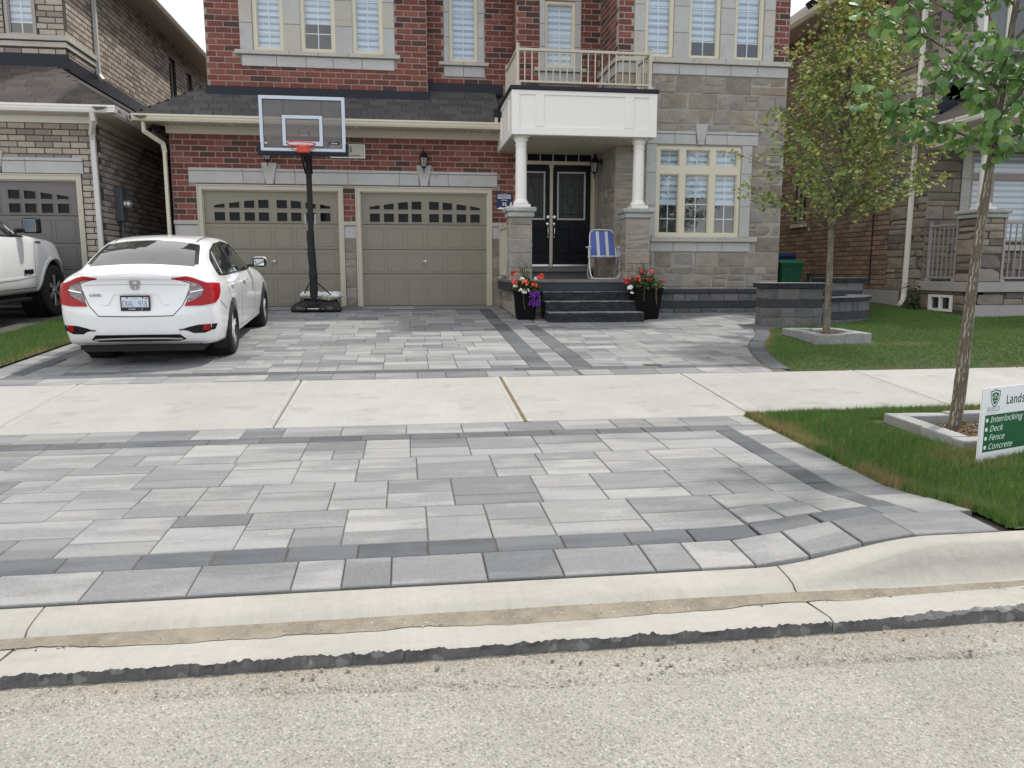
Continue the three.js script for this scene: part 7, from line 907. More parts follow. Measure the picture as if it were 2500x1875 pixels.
    const mi = mesh('wing_mirror', at(tri(new RoundedBoxGeometry(0.20, 0.135, 0.12, 3, 0.045)), sx * 0.99, 1.03, -1.72), gloss, S); mesh('mirror_cap', at(tri(new RoundedBoxGeometry(0.198, 0.085, 0.09, 3, 0.04)), sx * 0.993, 1.062, -1.748), carPaint, mi); mesh('mirror_glass', rbx(sx * 0.99 - 0.075, sx * 0.99 + 0.075, 0.985, 1.075, -1.662, -1.656, 0.003), std(C(0.55, 0.6, 0.65), { roughness: 0.02, metalness: 1 }), mi); mesh('mirror_arm', rbx(sx * 0.86 - 0.05, sx * 0.86 + 0.05, 0.965, 1.0, -1.76, -1.70, 0.01), gloss, mi);
    mesh('mud_flap', at(rbx(-0.085, 0.085, -0.14, 0.10, -0.006, 0.006, 0.005), sx * 0.775, 0.27, 0.365, -0.12), rubber, S); mesh('side_marker', conform(body, [[-3.16, 0.60], [-3.16, 0.64], [-3.27, 0.63], [-3.27, 0.61]], 'right', 0.005, { mirror: mr }), phys(C(0.75, 0.22, 0.02), { roughness: 0.2 }), S);
    // tail lamp: red bracket with a clear lens inside it
    const red = phys(C(0.34, 0.004, 0.008), { roughness: 0.18, specularIntensity: 0.7 });
    const lamp = mesh('tail_lamp', [conform(body, [[-0.233, 0.972], [-0.067, 0.997], [0, 0.978], [0.06, 0.950], [0.13, 0.925], [0.22, 0.922], [0.345, 0.905], [0.33, 0.82], [0.28, 0.745], [0.21, 0.705], [0.13, 0.69], [0.04, 0.68], [-0.118, 0.682], [-0.10, 0.712], [-0.015, 0.742], [0.065, 0.785], [0.092, 0.85], [0.066, 0.905], [-0.03, 0.935], [-0.13, 0.958]], 'diag', 0.014, { mirror: mr, max: 0.03, skirt: 0.03 })], red, S);
    mesh('clear_lens', conform(body, [[-0.032, 0.932], [0.066, 0.902], [0.090, 0.85], [0.063, 0.788], [-0.015, 0.745], [-0.098, 0.715], [-0.062, 0.82]], 'diag', 0.009, { mirror: mr, max: 0.03, skirt: 0.02 }), phys(C(0.40, 0.35, 0.35), { roughness: 0.12, map: T.split, bumpMap: T.splitBump, bumpScale: 0.03 }), lamp); mesh('lens_divider', conform(body, strip(densify([[-0.05, 0.825], [0.085, 0.85]], 0.03), 0.012), 'diag', 0.013, { mirror: mr }), MAT.chrome, lamp);
    mesh('lamp_gap_shade', conform(body, strip(densify([[0.368, 0.972], [0.50, 0.951], [0.605, 0.915], [0.56, 0.80], [0.505, 0.685], [0.40, 0.578]], 0.03), 0.008), 'rear', 0.002, { mirror: mr, max: 0.04, skirt: 0.003 }), gap, Bd);  // dark strip: shade of the gap round the lamp, put on as colour
    const vent = mesh('bumper_vent', [conform(body, [[0.47, 0.425], [0.56, 0.452], [0.66, 0.472], [0.79, 0.475], [0.785, 0.40], [0.72, 0.378], [0.60, 0.382], [0.55, 0.41]], 'rear', 0.004, { mirror: mr, max: 0.04 }), conform(body, [[0.872, 0.405], [0.872, 0.475], [0.80, 0.47], [0.83, 0.41]], 'right', 0.004, { mirror: mr, max: 0.04 })], gloss, S); mesh('reflector', conform(body, [[0.705, 0.41], [0.712, 0.47], [0.782, 0.472], [0.78, 0.405]], 'rear', 0.010, { mirror: mr, max: 0.03 }), red, vent); mesh('vent_fin', conform(body, strip(densify([[0.455, 0.424], [0.56, 0.432], [0.70, 0.437]], 0.04), 0.012), 'rear', 0.012, { mirror: mr }), gloss, vent);
  }
  mesh('boot_gap_shade', conform(body, strip(densify([[-0.40, 0.578], [0, 0.572], [0.40, 0.578]], 0.04), 0.009), 'rear', 0.002, { skirt: 0.003 }), gap, Bd); mesh('boot_crease_shade', conform(body, strip(densify([[-0.55, 0.902], [0, 0.912], [0.55, 0.902]], 0.04), 0.006), 'rear', 0.0015, { skirt: 0.003 }), std(C(0.35, 0.35, 0.36)), Bd);  // strips coloured as the shade in the boot gap and crease
  mesh('boot_lip', conform(body, strip(densify([[-0.40, 0.978], [0, 0.988], [0.40, 0.978]], 0.05), 0.028), 'rear', 0.018, { skirt: 0.03 }), carPaint, Bd);
  mesh('plate_recess', conform(body, strip(densify([[-0.36, 0.70], [-0.30, 0.70], [-0.235, 0.815], [0.235, 0.815], [0.30, 0.70], [0.36, 0.70]], 0.04), 0.012), 'rear', 0.008, { skirt: 0.012 }), carPaint, Bd);
  for (const s of [-0.47, 0.40]) mesh('roof_rail', [0]. map(() => conform(body, strip(densify([[s > 0 ? 0.485 : -0.485, -0.02], [s > 0 ? 0.505 : -0.505, -0.6], [s > 0 ? 0.505 : -0.505, -1.3]], 0.1), 0.014), 'top', 0.003, { skirt: 0.004 })), gap, Bd);
  const df = mesh('diffuser', conform(body, [[-0.52, 0.318], [-0.46, 0.375], [0.46, 0.375], [0.52, 0.318], [0.44, 0.295], [-0.44, 0.295]], 'rear', 0.006, { max: 0.05 }), gloss, S); mesh('chrome_strip', conform(body, strip(densify([[-0.48, 0.322], [-0.3, 0.330], [0, 0.333], [0.3, 0.330], [0.48, 0.322]], 0.05), 0.016), 'rear', 0.014), std(C(0.62, 0.62, 0.63), { roughness: 0.25, metalness: 0.2 }), df);
  mesh('underbody', [bx(-0.66, 0.66, 0.17, 0.26, -3.2, 0.80)], gap, S); mesh('exhaust', at(cyl(0.03, 0.03, 0.16, 0, 0, 0, 14), 0.44, 0.25, 0.60, Math.PI / 2), MAT.blackMetal, S);
  { const t = canvasTex(640, 330, (c, w, h) => { c.fillStyle = '#0b0c14'; c.fillRect(0, 0, w, h); c.fillStyle = '#c3cbd4'; c.fillRect(24, 34, w - 48, 220); c.fillStyle = '#2d4687'; c.textAlign = 'center'; c.font = '30px serif'; c.fillText('ONTARIO', w / 2, 66); c.font = '150px sans-serif'; c.save(); c.translate(160, 236); c.scale(0.82, 1.15); c.fillText('CKAL', 0, 0, 320); c.restore(); c.save(); c.translate(485, 236); c.scale(0.82, 1.15); c.fillText('918', 0, 0, 320); c.restore(); c.font = '34px serif'; c.fillText('♛', 330, 185); c.fillStyle = '#b33'; c.fillRect(545, 44, 60, 30); c.fillStyle = '#e7e9ee'; c.font = 'bold 32px sans-serif'; c.fillText('POLICARO', 245, 306, 200); c.fillStyle = '#3550b8'; c.font = 'bold italic 32px sans-serif'; c.fillText('ACU', 400, 306); c.strokeStyle = '#e7e9ee'; c.lineWidth = 8; c.beginPath(); c.moveTo(455, 312); c.lineTo(480, 272); c.stroke(); c.fillStyle = '#0b0c14'; c.fillRect(130, 36, 34, 26); c.fillRect(w - 164, 36, 34, 26); });
    const pl = mesh('licence_plate', rbx(-0.16, 0.16, -0.082, 0.082, -0.012, 0.006, 0.004), gloss, S); pl.position.set(0, 0.715, 0.985); pl.rotation.x = -0.06; mesh('plate_print', new THREE.PlaneGeometry(0.314, 0.160).translate(0, 0, 0.0075), std(W1, { map: t, roughness: 0.4 }), pl);
    const em = mesh('emblem', extr([[-0.05, 0.03], [-0.036, -0.032], [-0.02, -0.042], [0.02, -0.042], [0.036, -0.032], [0.05, 0.03], [0.042, 0.042], [-0.042, 0.042]], 0, 0.008, [[[-0.041, 0.030], [-0.035, 0.034], [0.035, 0.034], [0.041, 0.030], [0.029, -0.028], [0.018, -0.034], [-0.018, -0.034], [-0.029, -0.028]]], 0.001), std(C(0.34, 0.34, 0.35), { roughness: 0.25, metalness: 0.6 }), S); em.position.set(0, 0.905, 0.952); em.scale.set(1.2, 1.15, 1); mesh('emblem_letter', extr([[-0.032, 0.030], [-0.022, 0.030], [-0.016, 0.004], [0.016, 0.004], [0.022, 0.030], [0.032, 0.030], [0.020, -0.030], [0.010, -0.030], [0.013, -0.008], [-0.013, -0.008], [-0.010, -0.030], [-0.020, -0.030]], 0.001, 0.007), std(C(0.34, 0.34, 0.35), { roughness: 0.25, metalness: 0.6 }), em);
    const tx = mesh('model_lettering', textGeo('CIVIC', 0.028, 0.004), std(C(0.22, 0.22, 0.23), { roughness: 0.3, metalness: 0.6 }), S); tx.scale.set(1.3, 0.85, 1); tx.position.set(-0.435, 0.785, 0.945); tx.rotation.y = -0.02; }
}
{ // ---- white pickup truck nosed up to the grey garage door
  const row = (z, xs, ys, zs) => xs.map((x, i) => [x, ys[i], zs ? zs[i] : z]), b = [0, 0.82, 0.99, 1.035, 1.03, 0.985], by = [0.40, 0.40, 0.50, 0.76, 1.06];
  const rows = [
    row(0, [0, 0, 0, 0, 0, 0, 0, 0, 0], [0.45, 0.52, 0.66, 0.82, 0.95, 1.04, 1.10, 1.15, 1.18], [-0.74, -0.76, -0.80, -0.81, -0.80, -0.79, -0.77, -0.74, -0.70]),
    row(0, [0, 0.55, 0.62, 0.64, 0.64, 0.62, 0.56, 0.4, 0], [0.44, 0.50, 0.65, 0.82, 0.97, 1.06, 1.12, 1.17, 1.2], [-0.7, -0.73, -0.76, -0.77, -0.76, -0.75, -0.72, -0.69, -0.66]),
    row(0, [0, 0.80, 0.90, 0.94, 0.93, 0.88, 0.78, 0.5, 0], [0.43, 0.43, 0.60, 0.80, 1.02, 1.14, 1.19, 1.22, 1.24], [-0.4, -0.4, -0.55, -0.57, -0.54, -0.52, -0.5, -0.48, -0.46]),
    row(-0.15, [...b, 0.84, 0.5, 0], [...by, 1.21, 1.26, 1.31, 1.33]), row(0.45, [...b, 0.85, 0.5, 0], [...by, 1.265, 1.315, 1.36, 1.375]), row(0.85, [...b, 0.87, 0.6, 0], [...by, 1.29, 1.35, 1.40, 1.42]),
    row(1.2, [...b, 0.88, 0.72, 0], [...by, 1.295, 1.50, 1.62, 1.66]), row(1.65, [...b, 0.87, 0.70, 0], [...by, 1.30, 1.60, 1.83, 1.89]), row(2.3, [...b, 0.87, 0.69, 0], [...by, 1.30, 1.62, 1.88, 1.94]), row(3.2, [...b, 0.87, 0.69, 0], [...by, 1.30, 1.62, 1.86, 1.91]), row(3.5, [...b, 0.88, 0.70, 0], [...by, 1.30, 1.55, 1.70, 1.72]), row(3.7, [...b, 0.93, 0.8, 0], [...by, 1.28, 1.30, 1.31, 1.31]), row(4.7, [...b, 0.93, 0.8, 0], [...by, 1.28, 1.30, 1.31, 1.31]),
    row(0, [0, 0.6, 0.7, 0.75, 0.75, 0.7, 0.6, 0.4, 0], [0.45, 0.46, 0.6, 0.8, 1.0, 1.15, 1.22, 1.25, 1.26], [4.8, 4.8, 4.84, 4.85, 4.85, 4.85, 4.84, 4.82, 4.8]), row(0, [0, 0, 0, 0, 0, 0, 0, 0, 0], [0.5, 0.55, 0.65, 0.8, 0.95, 1.05, 1.12, 1.17, 1.2], [4.82, 4.83, 4.86, 4.87, 4.87, 4.87, 4.86, 4.85, 4.84])];
  const S = thing('pickup_truck', 'white pickup truck parked nose in before the grey garage door', 'truck', [-6.86, gy(-6.9, -13.98) + 0.02, -13.90], 0); S.rotation.order = 'YXZ'; S.rotation.x = Math.atan(0.03);
  const body = netBody(rows, 5, 5, [[0.92, 0.44, -0.1, 0.50, 0.5], [-0.92, 0.44, -0.1, 0.50, 0.5], [0.92, 0.44, 3.65, 0.49, 0.5], [-0.92, 0.44, 3.65, 0.49, 0.5]]), Bd = mesh('body', body.geo, carPaint, S);
  const wm = { tyre: rubber, barrel: std(C(0.03, 0.03, 0.032), { roughness: 0.5 }), disc: std(C(0.1, 0.1, 0.1), { roughness: 0.5, metalness: 0.6 }), spoke: std(C(0.55, 0.55, 0.56), { roughness: 0.25, metalness: 0.9 }) };
  for (const sx of [-1, 1]) for (const z of [-0.1, 3.65]) { wheel(S, sx * 0.885, 0.425, z, 0.425, 0.285, 0.27, 6, wm, false); const q = new THREE.CylinderGeometry(0.49, 0.49, 0.01, 28); q.rotateZ(Math.PI / 2); q.translate(-sx * 0.2, 0, 0); const o = mesh('wheel_liner', [clean(new THREE.CylinderGeometry(0.492, 0.492, 0.32, 28, 1, true).rotateZ(Math.PI / 2)), clean(q)], std(C(0.006, 0.006, 0.006), { roughness: 1, side: THREE.DoubleSide }), S); o.position.set(sx * 0.82, 0.44, z); o.scale.x = 0.9; }
  for (const mr of [false, true]) {
    const sx = mr ? -1 : 1, o = { mirror: mr, max: 0.09 }; mesh('side_window', conform(body, [[0.90, 1.325], [1.55, 1.74], [1.9, 1.80], [2.25, 1.81], [2.25, 1.325]], 'right', 0.005, o), carGlass, S); mesh('side_window', conform(body, [[2.34, 1.325], [2.34, 1.81], [3.05, 1.79], [3.25, 1.325]], 'right', 0.005, o), carGlass, S); mesh('window_trim', conform(body, strip(densify([[0.80, 1.305], [3.3, 1.31]], 0.1), 0.03), 'right', 0.008, o), gloss, S);
    for (const l of [[[0.52, 1.22], [0.60, 1.05], [0.62, 0.8], [0.56, 0.52]], [[2.30, 1.3], [2.30, 0.5]], [[0.56, 0.50], [2.3, 0.50]]]) mesh('door_gap_shade', conform(body, strip(densify(l, 0.08), 0.009), 'right', 0.002, { mirror: mr, max: 0.09, skirt: 0.003 }), gap, Bd);  // door seams: dark painted strips in place of shaded gaps
    mesh('body_crease', conform(body, strip(densify([[0.58, 0.70], [1.2, 0.66], [2.2, 0.64]], 0.1), 0.03), 'right', 0.008, o), carPaint, Bd);
    mesh('door_handle', at(tri(new RoundedBoxGeometry(0.05, 0.035, 0.22, 2, 0.014)), sx * 1.055, 1.10, 1.95), MAT.chrome, S);
    const mi = mesh('wing_mirror', at(tri(new RoundedBoxGeometry(0.24, 0.24, 0.14, 3, 0.04)), sx * 1.17, 1.46, 0.90), gloss, S); mesh('mirror_glass', rbx(sx * 1.17 - 0.085, sx * 1.17 + 0.085, 1.37, 1.55, 0.969, 0.975, 0.004), std(C(0.55, 0.6, 0.62), { roughness: 0.02, metalness: 1 }), mi); mesh('mirror_arm', rbx(sx * 1.02 - 0.08, sx * 1.02 + 0.08, 1.35, 1.42, 0.90, 1.0, 0.02), gloss, mi);
    mesh('flare', conform(body, strip(densify(Array.from({ length: 15 }, (_, i) => { const a = Math.PI * (i / 14) ; return [Math.cos(a) * 0.535 - 0.1, 0.44 + Math.sin(a) * 0.535]; }), 0.06), 0.05), 'right', 0.012, o), carPaint, Bd); mesh('headlamp', conform(body, [[-0.42, 0.95], [-0.36, 1.12], [-0.52, 1.10], [-0.60, 0.98]], 'right', 0.008, o), gloss, S); mesh('fender_badge', conform(body, [[0.30, 1.20], [0.48, 1.205], [0.48, 1.23], [0.30, 1.225]], 'right', 0.008, o), gloss, S);
    const tx = mesh('maker_lettering', textGeo('RAM', 0.075, 0.012), gloss, S); tx.rotation.y = sx * Math.PI / 2; tx.position.set(sx * 1.042, 0.72, 0.86); if (mr) tx.position.x = -1.054; tx.scale.x = 1.25;
    mesh('side_step', rbx(sx * 0.95 - 0.07, sx * 0.95 + 0.07, 0.30, 0.36, 0.75, 3.0, 0.02), gloss, S);
  }
  mesh('windscreen', conform(body, [[-0.80, 0.92], [0.80, 0.92], [0.66, 1.5], [-0.66, 1.5]], 'top', 0.005, { max: 0.1 }), carGlass, S); mesh('underbody', bx(-0.75, 0.75, 0.28, 0.42, -0.4, 4.6), gap, S); mesh('front_bumper', rbx(-0.93, 0.93, 0.42, 0.66, -0.80, -0.45, 0.05, 2), MAT.satin, S);
}
// ---------------------------------------------------------------- lawns
const frontLawnY = (x, z) => { const e = profY(-z) + 0.105 * smooth(-4.3, -3.25, z); return mix(e, Math.max(e, 0.205), smooth(2.9, 3.6, x)) + 0.004 + (0.010 + 0.03 * fbm(x / 12 + 0.2, z / 12 + 0.6, 12, 12, 3, 511)) * smooth(2.87, 3.3, x) * smooth(-6.17, -5.9, z); };
const backLawnY = (x, z) => profY(-z) + (0.008 + 0.03 * fbm(x / 20 + 0.2, z / 20 + 0.9, 20, 20, 3, 517)) * smooth(0, 0.4, x - edgeX(z)) * smooth(-7.93, -8.3, z);
const leftLawnY = (x, z) => profY(-z) + 0.015;
const turf = std(C(0.050, 0.070, 0.022), { map: T.soil, roughness: 1 });
struct('front_lawn', sheet(2.875, 20, -6.165, -3.185, 90, 40, frontLawnY), turf);
struct('back_lawn', sheet(4.2, 22, -15.8, -7.925, 120, 80, (x, z) => (x < edgeX(z) + 0.015 || (z < -12.6 && x > 10.06) ? profY(-z) - 0.05 : backLawnY(x, z))), turf);
struct('side_lawn', sheet(-5.64, -4.375, -15.3, -7.95, 16, 60, leftLawnY), turf);
function blades(name, label, n, area, yOf, h0, h1, seed, dryOf) {
  const r = rngOf(seed), P = [], N = []; for (let k = 0; k < 5; k++) { const a = r() * 6.28, ox = (r() - 0.5) * 0.022, oz = (r() - 0.5) * 0.022, w = 0.0021, dx = Math.cos(a), dz = Math.sin(a), le = rr(0.2, 0.75, r), hh = rr(0.7, 1.1, r); const A = [ox - dz * w, 0, oz + dx * w], B = [ox + dz * w, 0, oz - dx * w], C1 = [ox + dx * le * 0.25 - dz * w * 0.8, hh * 0.6, oz + dz * le * 0.25 + dx * w * 0.8], D1 = [ox + dx * le * 0.25 + dz * w * 0.8, hh * 0.6, oz + dz * le * 0.25 - dx * w * 0.8], E = [ox + dx * le * 0.8, hh, oz + dz * le * 0.8]; P.push(A, B, D1, A, D1, C1, C1, D1, E); }
  // blade lean is given in blade lengths
  const g = new THREE.BufferGeometry(), arr = []; for (const p of P) arr.push(p[0], p[1], p[2]); g.setAttribute('position', new THREE.Float32BufferAttribute(arr, 3)); g.computeVertexNormals();
  const q = g.attributes.position; for (let i = 0; i < q.count; i++) if (q.getY(i) > 0) { q.setX(i, (q.getX(i)) * 0.055); q.setZ(i, q.getZ(i) * 0.055); } q.needsUpdate = true; g.computeVertexNormals();
  const im = new THREE.InstancedMesh(g, new THREE.MeshPhysicalMaterial({ color: W1, roughness: 0.75, transmission: 0.2, thickness: 0, side: THREE.DoubleSide }), n), m = new THREE.Matrix4(), Q = new THREE.Quaternion(); im.name = numbered(name);
  let c = 0, tries = 0; while (c < n && tries++ < n * 6) { const [x, z] = area(r); if (x === null) continue; const dry = dryOf(x, z), pat = fbm(x / 16 + 0.3, z / 16 + 0.4, 40, 40, 4, seed), s = rr(h0, h1, r) * (0.75 + 0.5 * pat); Q.setFromEuler(new THREE.Euler(rr(-0.15, 0.15, r), r() * 6.28, rr(-0.15, 0.15, r))); m.compose(V(x, yOf(x, z) - 0.004, z), Q, V(1.15, s, 1.15)); im.setMatrixAt(c, m); const k = rr(0.7, 1.25, r) * (0.8 + 0.4 * pat), d = clamp(dry + (r() < 0.05 ? 0.7 : 0)) * (r() < 0.75 ? 1 : 0.3); im.setColorAt(c, C(mix(0.100, 0.36, d) * k, mix(0.205, 0.27, d) * k, mix(0.034, 0.12, d) * k)); c++; }
  im.count = c; im.userData.kind = 'stuff'; tag(im, label, 'grass'); scene.add(im);
}
const inRing = (x, z) => (x > 3.62 && x < 4.78 && z > -5.62 && z < -4.52) || (x > 5.40 && x < 6.42 && z > -10.85 && z < -9.58);
blades('grass', 'long green grass of the front lawn between kerb and sidewalk', 44000, r => { const x = 2.862 + Math.pow(r(), 1.5) * 4.2, z = rr(-6.16, -3.21, r); return inRing(x, z) ? [null] : [x, z]; }, frontLawnY, 0.055, 0.105, 601, (x, z) => 0.75 * smooth(0.16, 0.0, x - 2.89) * smooth(0.35, 0.6, fbm(x / 4 + 0.2, z / 4 + 0.4, 12, 12, 3, 77)) + 0.5 * smooth(0.25, 0.05, Math.hypot(x - 3.55, z + 4.35) - 0.1) + 0.35 * smooth(0.6, 0.75, fbm(x / 8, z / 8 + 0.9, 10, 10, 3, 78)));
blades('grass', 'mown green grass of the back lawn round the maple', 52000, r => { const z = -7.935 - Math.pow(r(), 0.85) * 6.6, x = edgeX(z) + 0.0 + Math.pow(r(), 1.25) * 8.5; return inRing(x, z) || (z < -12.55 && x > 10.0) || (z < -11.4 && x < edgeX(z) + 0.45) || (z < -14.0 && x > 10.0) ? [null] : [x, z]; }, backLawnY, 0.035, 0.062, 602, (x, z) => 0.8 * smooth(0.14, 0.0, x - edgeX(z) - 0.02) * smooth(0.4, 0.6, fbm(x / 4 + 0.2, z / 4 + 0.4, 12, 12, 3, 79)) + 0.6 * smooth(0.12, 0.0, -7.95 - z) * smooth(0.35, 0.6, fbm(x / 4 + 0.2, 0.4, 22, 12, 3, 80)) + 0.8 * smooth(0.35, 0.1, Math.hypot((x - 6.7) * 0.6, (z + 9.55) * 1.6)));
blades('grass', 'narrow strip of green grass between the driveway and the asphalt drive', 15000, r => [rr(-5.63, -4.385, r), rr(-15.2, -7.97, r)], leftLawnY, 0.05, 0.085, 603, (x, z) => 0.9 * smooth(-4.62, -4.38, x) * smooth(0.3, 0.55, fbm(x / 4 + 0.2, z / 4 + 0.4, 12, 12, 3, 81)));

// ---------------------------------------------------------------- trees
function limb(pts, r0, r1, n = 7, seg = 10) { const c = new THREE.CatmullRomCurve3(pts.map(p => p.isVector3 ? p : V(...p))), g = new THREE.TubeGeometry(c, seg, 1, n, false), p = g.attributes.position, q = V(); for (let i = 0; i <= seg; i++) { const t = i / seg, ce = c.getPointAt(t), R = mix(r0, r1, Math.pow(t, 0.9)); for (let k = 0; k <= n; k++) { const j = i * (n + 1) + k; q.fromBufferAttribute(p, j).sub(ce).multiplyScalar(R).add(ce); p.setXYZ(j, q.x, q.y, q.z); } } const uv = g.attributes.uv, L = c.getLength(); for (let i = 0; i < uv.count; i++) uv.setXY(i, uv.getY(i) * Math.max(1, Math.round(r0 * 40)), uv.getX(i) * L * 3); g.computeVertexNormals(); return clean(g); }
function fanLeaf(pts, cup, fold = 0) { const P = [], n = pts.length, ctr = [0, 0.0, 0.42]; for (let i = 0; i < n; i++) { const a = pts[i], b = pts[(i + 1) % n]; const y = p => fold * Math.abs(p[0]) - cup * (p[0] * p[0] + (p[1] - 0.4) * (p[1] - 0.4)); P.push(ctr[0], 0, ctr[2], a[0], y(a), a[1], b[0], y(b), b[1]); } const g = new THREE.BufferGeometry(); g.setAttribute('position', new THREE.Float32BufferAttribute(P, 3)); g.computeVertexNormals(); return clean(g); }
const mapleLeaf = fanLeaf([[0, 0], [0.22, 0.05], [0.16, 0.2], [0.5, 0.28], [0.36, 0.42], [0.46, 0.66], [0.16, 0.6], [0, 1], [-0.16, 0.6], [-0.46, 0.66], [-0.36, 0.42], [-0.5, 0.28], [-0.16, 0.2], [-0.22, 0.05]], 0.35);
const roundLeaf = fanLeaf([[0, 0], [0.2, 0.06], [0.42, 0.2], [0.52, 0.42], [0.47, 0.62], [0.36, 0.76], [0.3, 0.74], [0.18, 0.88], [0.1, 0.84], [0, 0.95], [-0.1, 0.84], [-0.2, 0.88], [-0.3, 0.74], [-0.38, 0.74], [-0.48, 0.6], [-0.52, 0.42], [-0.42, 0.2], [-0.2, 0.06]], 0.5, 0.55);
{ // young maple on the back lawn
  const B = V(5.93, 0.50, -10.25), S = thing('maple_tree', 'young maple with olive green leaves and smooth grey trunk on the back lawn', 'tree', B.toArray()), r = rngOf(31), bark = std(C(0.27, 0.25, 0.215), { map: T.bark, bumpMap: T.barkBump, bumpScale: 0.004, roughness: 0.95 });
  mesh('trunk', limb([[0.0, -0.06, 0], [0.0, 0.3, 0], [-0.005, 0.9, 0], [-0.02, 1.5, 0]], 0.052, 0.038, 12, 16), bark, S); mesh('bark_scar', limb([[0.02, 0.42, 0.036], [0.015, 0.62, 0.037], [0.008, 0.80, 0.034]], 0.014, 0.006, 6, 8), std(C(0.16, 0.085, 0.045), { map: T.bark, roughness: 1 }), S);
  const env = y => { const t = [[1.4, 0.35], [1.8, 0.95], [2.2, 1.40], [2.5, 1.52], [2.9, 1.33], [3.4, 1.0], [3.9, 0.78], [4.4, 0.50], [4.8, 0.24], [5.0, 0.06]]; for (let i = 1; i < t.length; i++) if (y <= t[i][0]) return mix(t[i - 1][1], t[i][1], clamp((y - t[i - 1][0]) / (t[i][0] - t[i - 1][0]))); return 0.03; };
  const wood = [], leaves = [], ax = y => V(0.03 + 0.10 * smooth(1.5, 2.8, y) - 0.06 * smooth(3.2, 4.8, y), y, 0);
  wood.push(limb([ax(1.45).setX(-0.02), V(0.03, 2.0, 0.02), V(0.06, 2.9, -0.02), V(0.05, 3.9, 0.02), V(0.02, 4.75, 0)], 0.034, 0.004, 7, 18)); for (const [dx, dz] of [[-0.22, 0.1], [0.28, -0.1], [0.1, 0.25], [-0.12, -0.24]]) wood.push(limb([V(-0.02, 1.47, 0), V(dx * 0.4, 1.85, dz * 0.5), V(dx * 1.1, 2.7, dz), V(dx * 1.5, 3.6, dz * 1.3)], 0.022, 0.004, 6, 14));
  const put = (p, s, top) => { const g = mapleLeaf.clone(); const sc = rr(0.045, 0.074, r) * s; g.scale(sc, sc, sc); at(g, p.x, p.y, p.z, rr(0.1, 1.35, r), r() * 6.28, rr(-0.6, 0.6, r)); const q = r(), k = rr(0.75, 1.3, r); let c; if (q < 0.03 + 0.10 * top) c = C(0.36 * k, 0.26 * k, 0.055 * k); else if (q < 0.40 + 0.25 * top) c = C(0.33 * k, 0.36 * k, 0.085 * k); else c = C(0.16 * k, 0.235 * k, 0.055 * k); leaves.push(tint(g, c)); };
  for (let i = 0; i < 150; i++) {
    const yb = i < 5 ? 1.48 : rr(1.5, 4.3, r), a = i * 2.39996 + rr(-0.3, 0.3, r), lobe = 0.70 + 0.26 * Math.sin(a * 3 + yb * 2.6) + rr(-0.18, 0.22, r), yt0 = yb + rr(0.3, 0.85, r), R = env(Math.min(4.98, yt0)) * lobe * (r() < 0.22 ? 1.25 : 1) , d = V(Math.cos(a), 0, Math.sin(a)), s = ax(yb), e = ax(yt0).addScaledVector(d, R), m = s.clone().lerp(e, 0.5).add(V(0, 0.03 * R, 0)).addScaledVector(d, 0.05); if (R < 0.08) continue;
    wood.push(limb([s, m, e], 0.004 + 0.006 * R, 0.0015, 5, 6)); const c = new THREE.CatmullRomCurve3([s, m, e]), n = Math.round(12 + R * 30);
    for (let k = 0; k < n; k++) { const t = Math.pow(rr(0.08, 1.03, r), 0.6), p = c.getPointAt(Math.min(1, t)), o = 0.035 + 0.085 * (1 - Math.abs(t - 0.6)); p.add(V(rr(-o, o, r), rr(-o * 0.9, o * 0.7, r), rr(-o, o, r))); put(p, 1, smooth(2.8, 4.6, p.y)); }
    for (let k = 0; k < 3; k++) { const t = rr(0.4, 0.95, r), p = c.getPointAt(t), e2 = p.clone().add(V(rr(-0.22, 0.22, r), rr(0.02, 0.26, r), rr(-0.22, 0.22, r))); wood.push(limb([p, p.clone().lerp(e2, 0.5).add(V(0, 0.01, 0)), e2], 0.003, 0.0012, 4, 3)); for (let j = 0; j < 8; j++) { const q = p.clone().lerp(e2, rr(0.2, 1.05, r)).add(V(rr(-0.06, 0.06, r), rr(-0.07, 0.05, r), rr(-0.06, 0.06, r))); put(q, 1, smooth(2.8, 4.6, q.y)); } }
  }
  const br = mesh('branches', wood, bark, S); br.userData.kind = 'stuff'; const cr = mesh('crown', leaves, leafMat, S); cr.userData.kind = 'stuff';
}
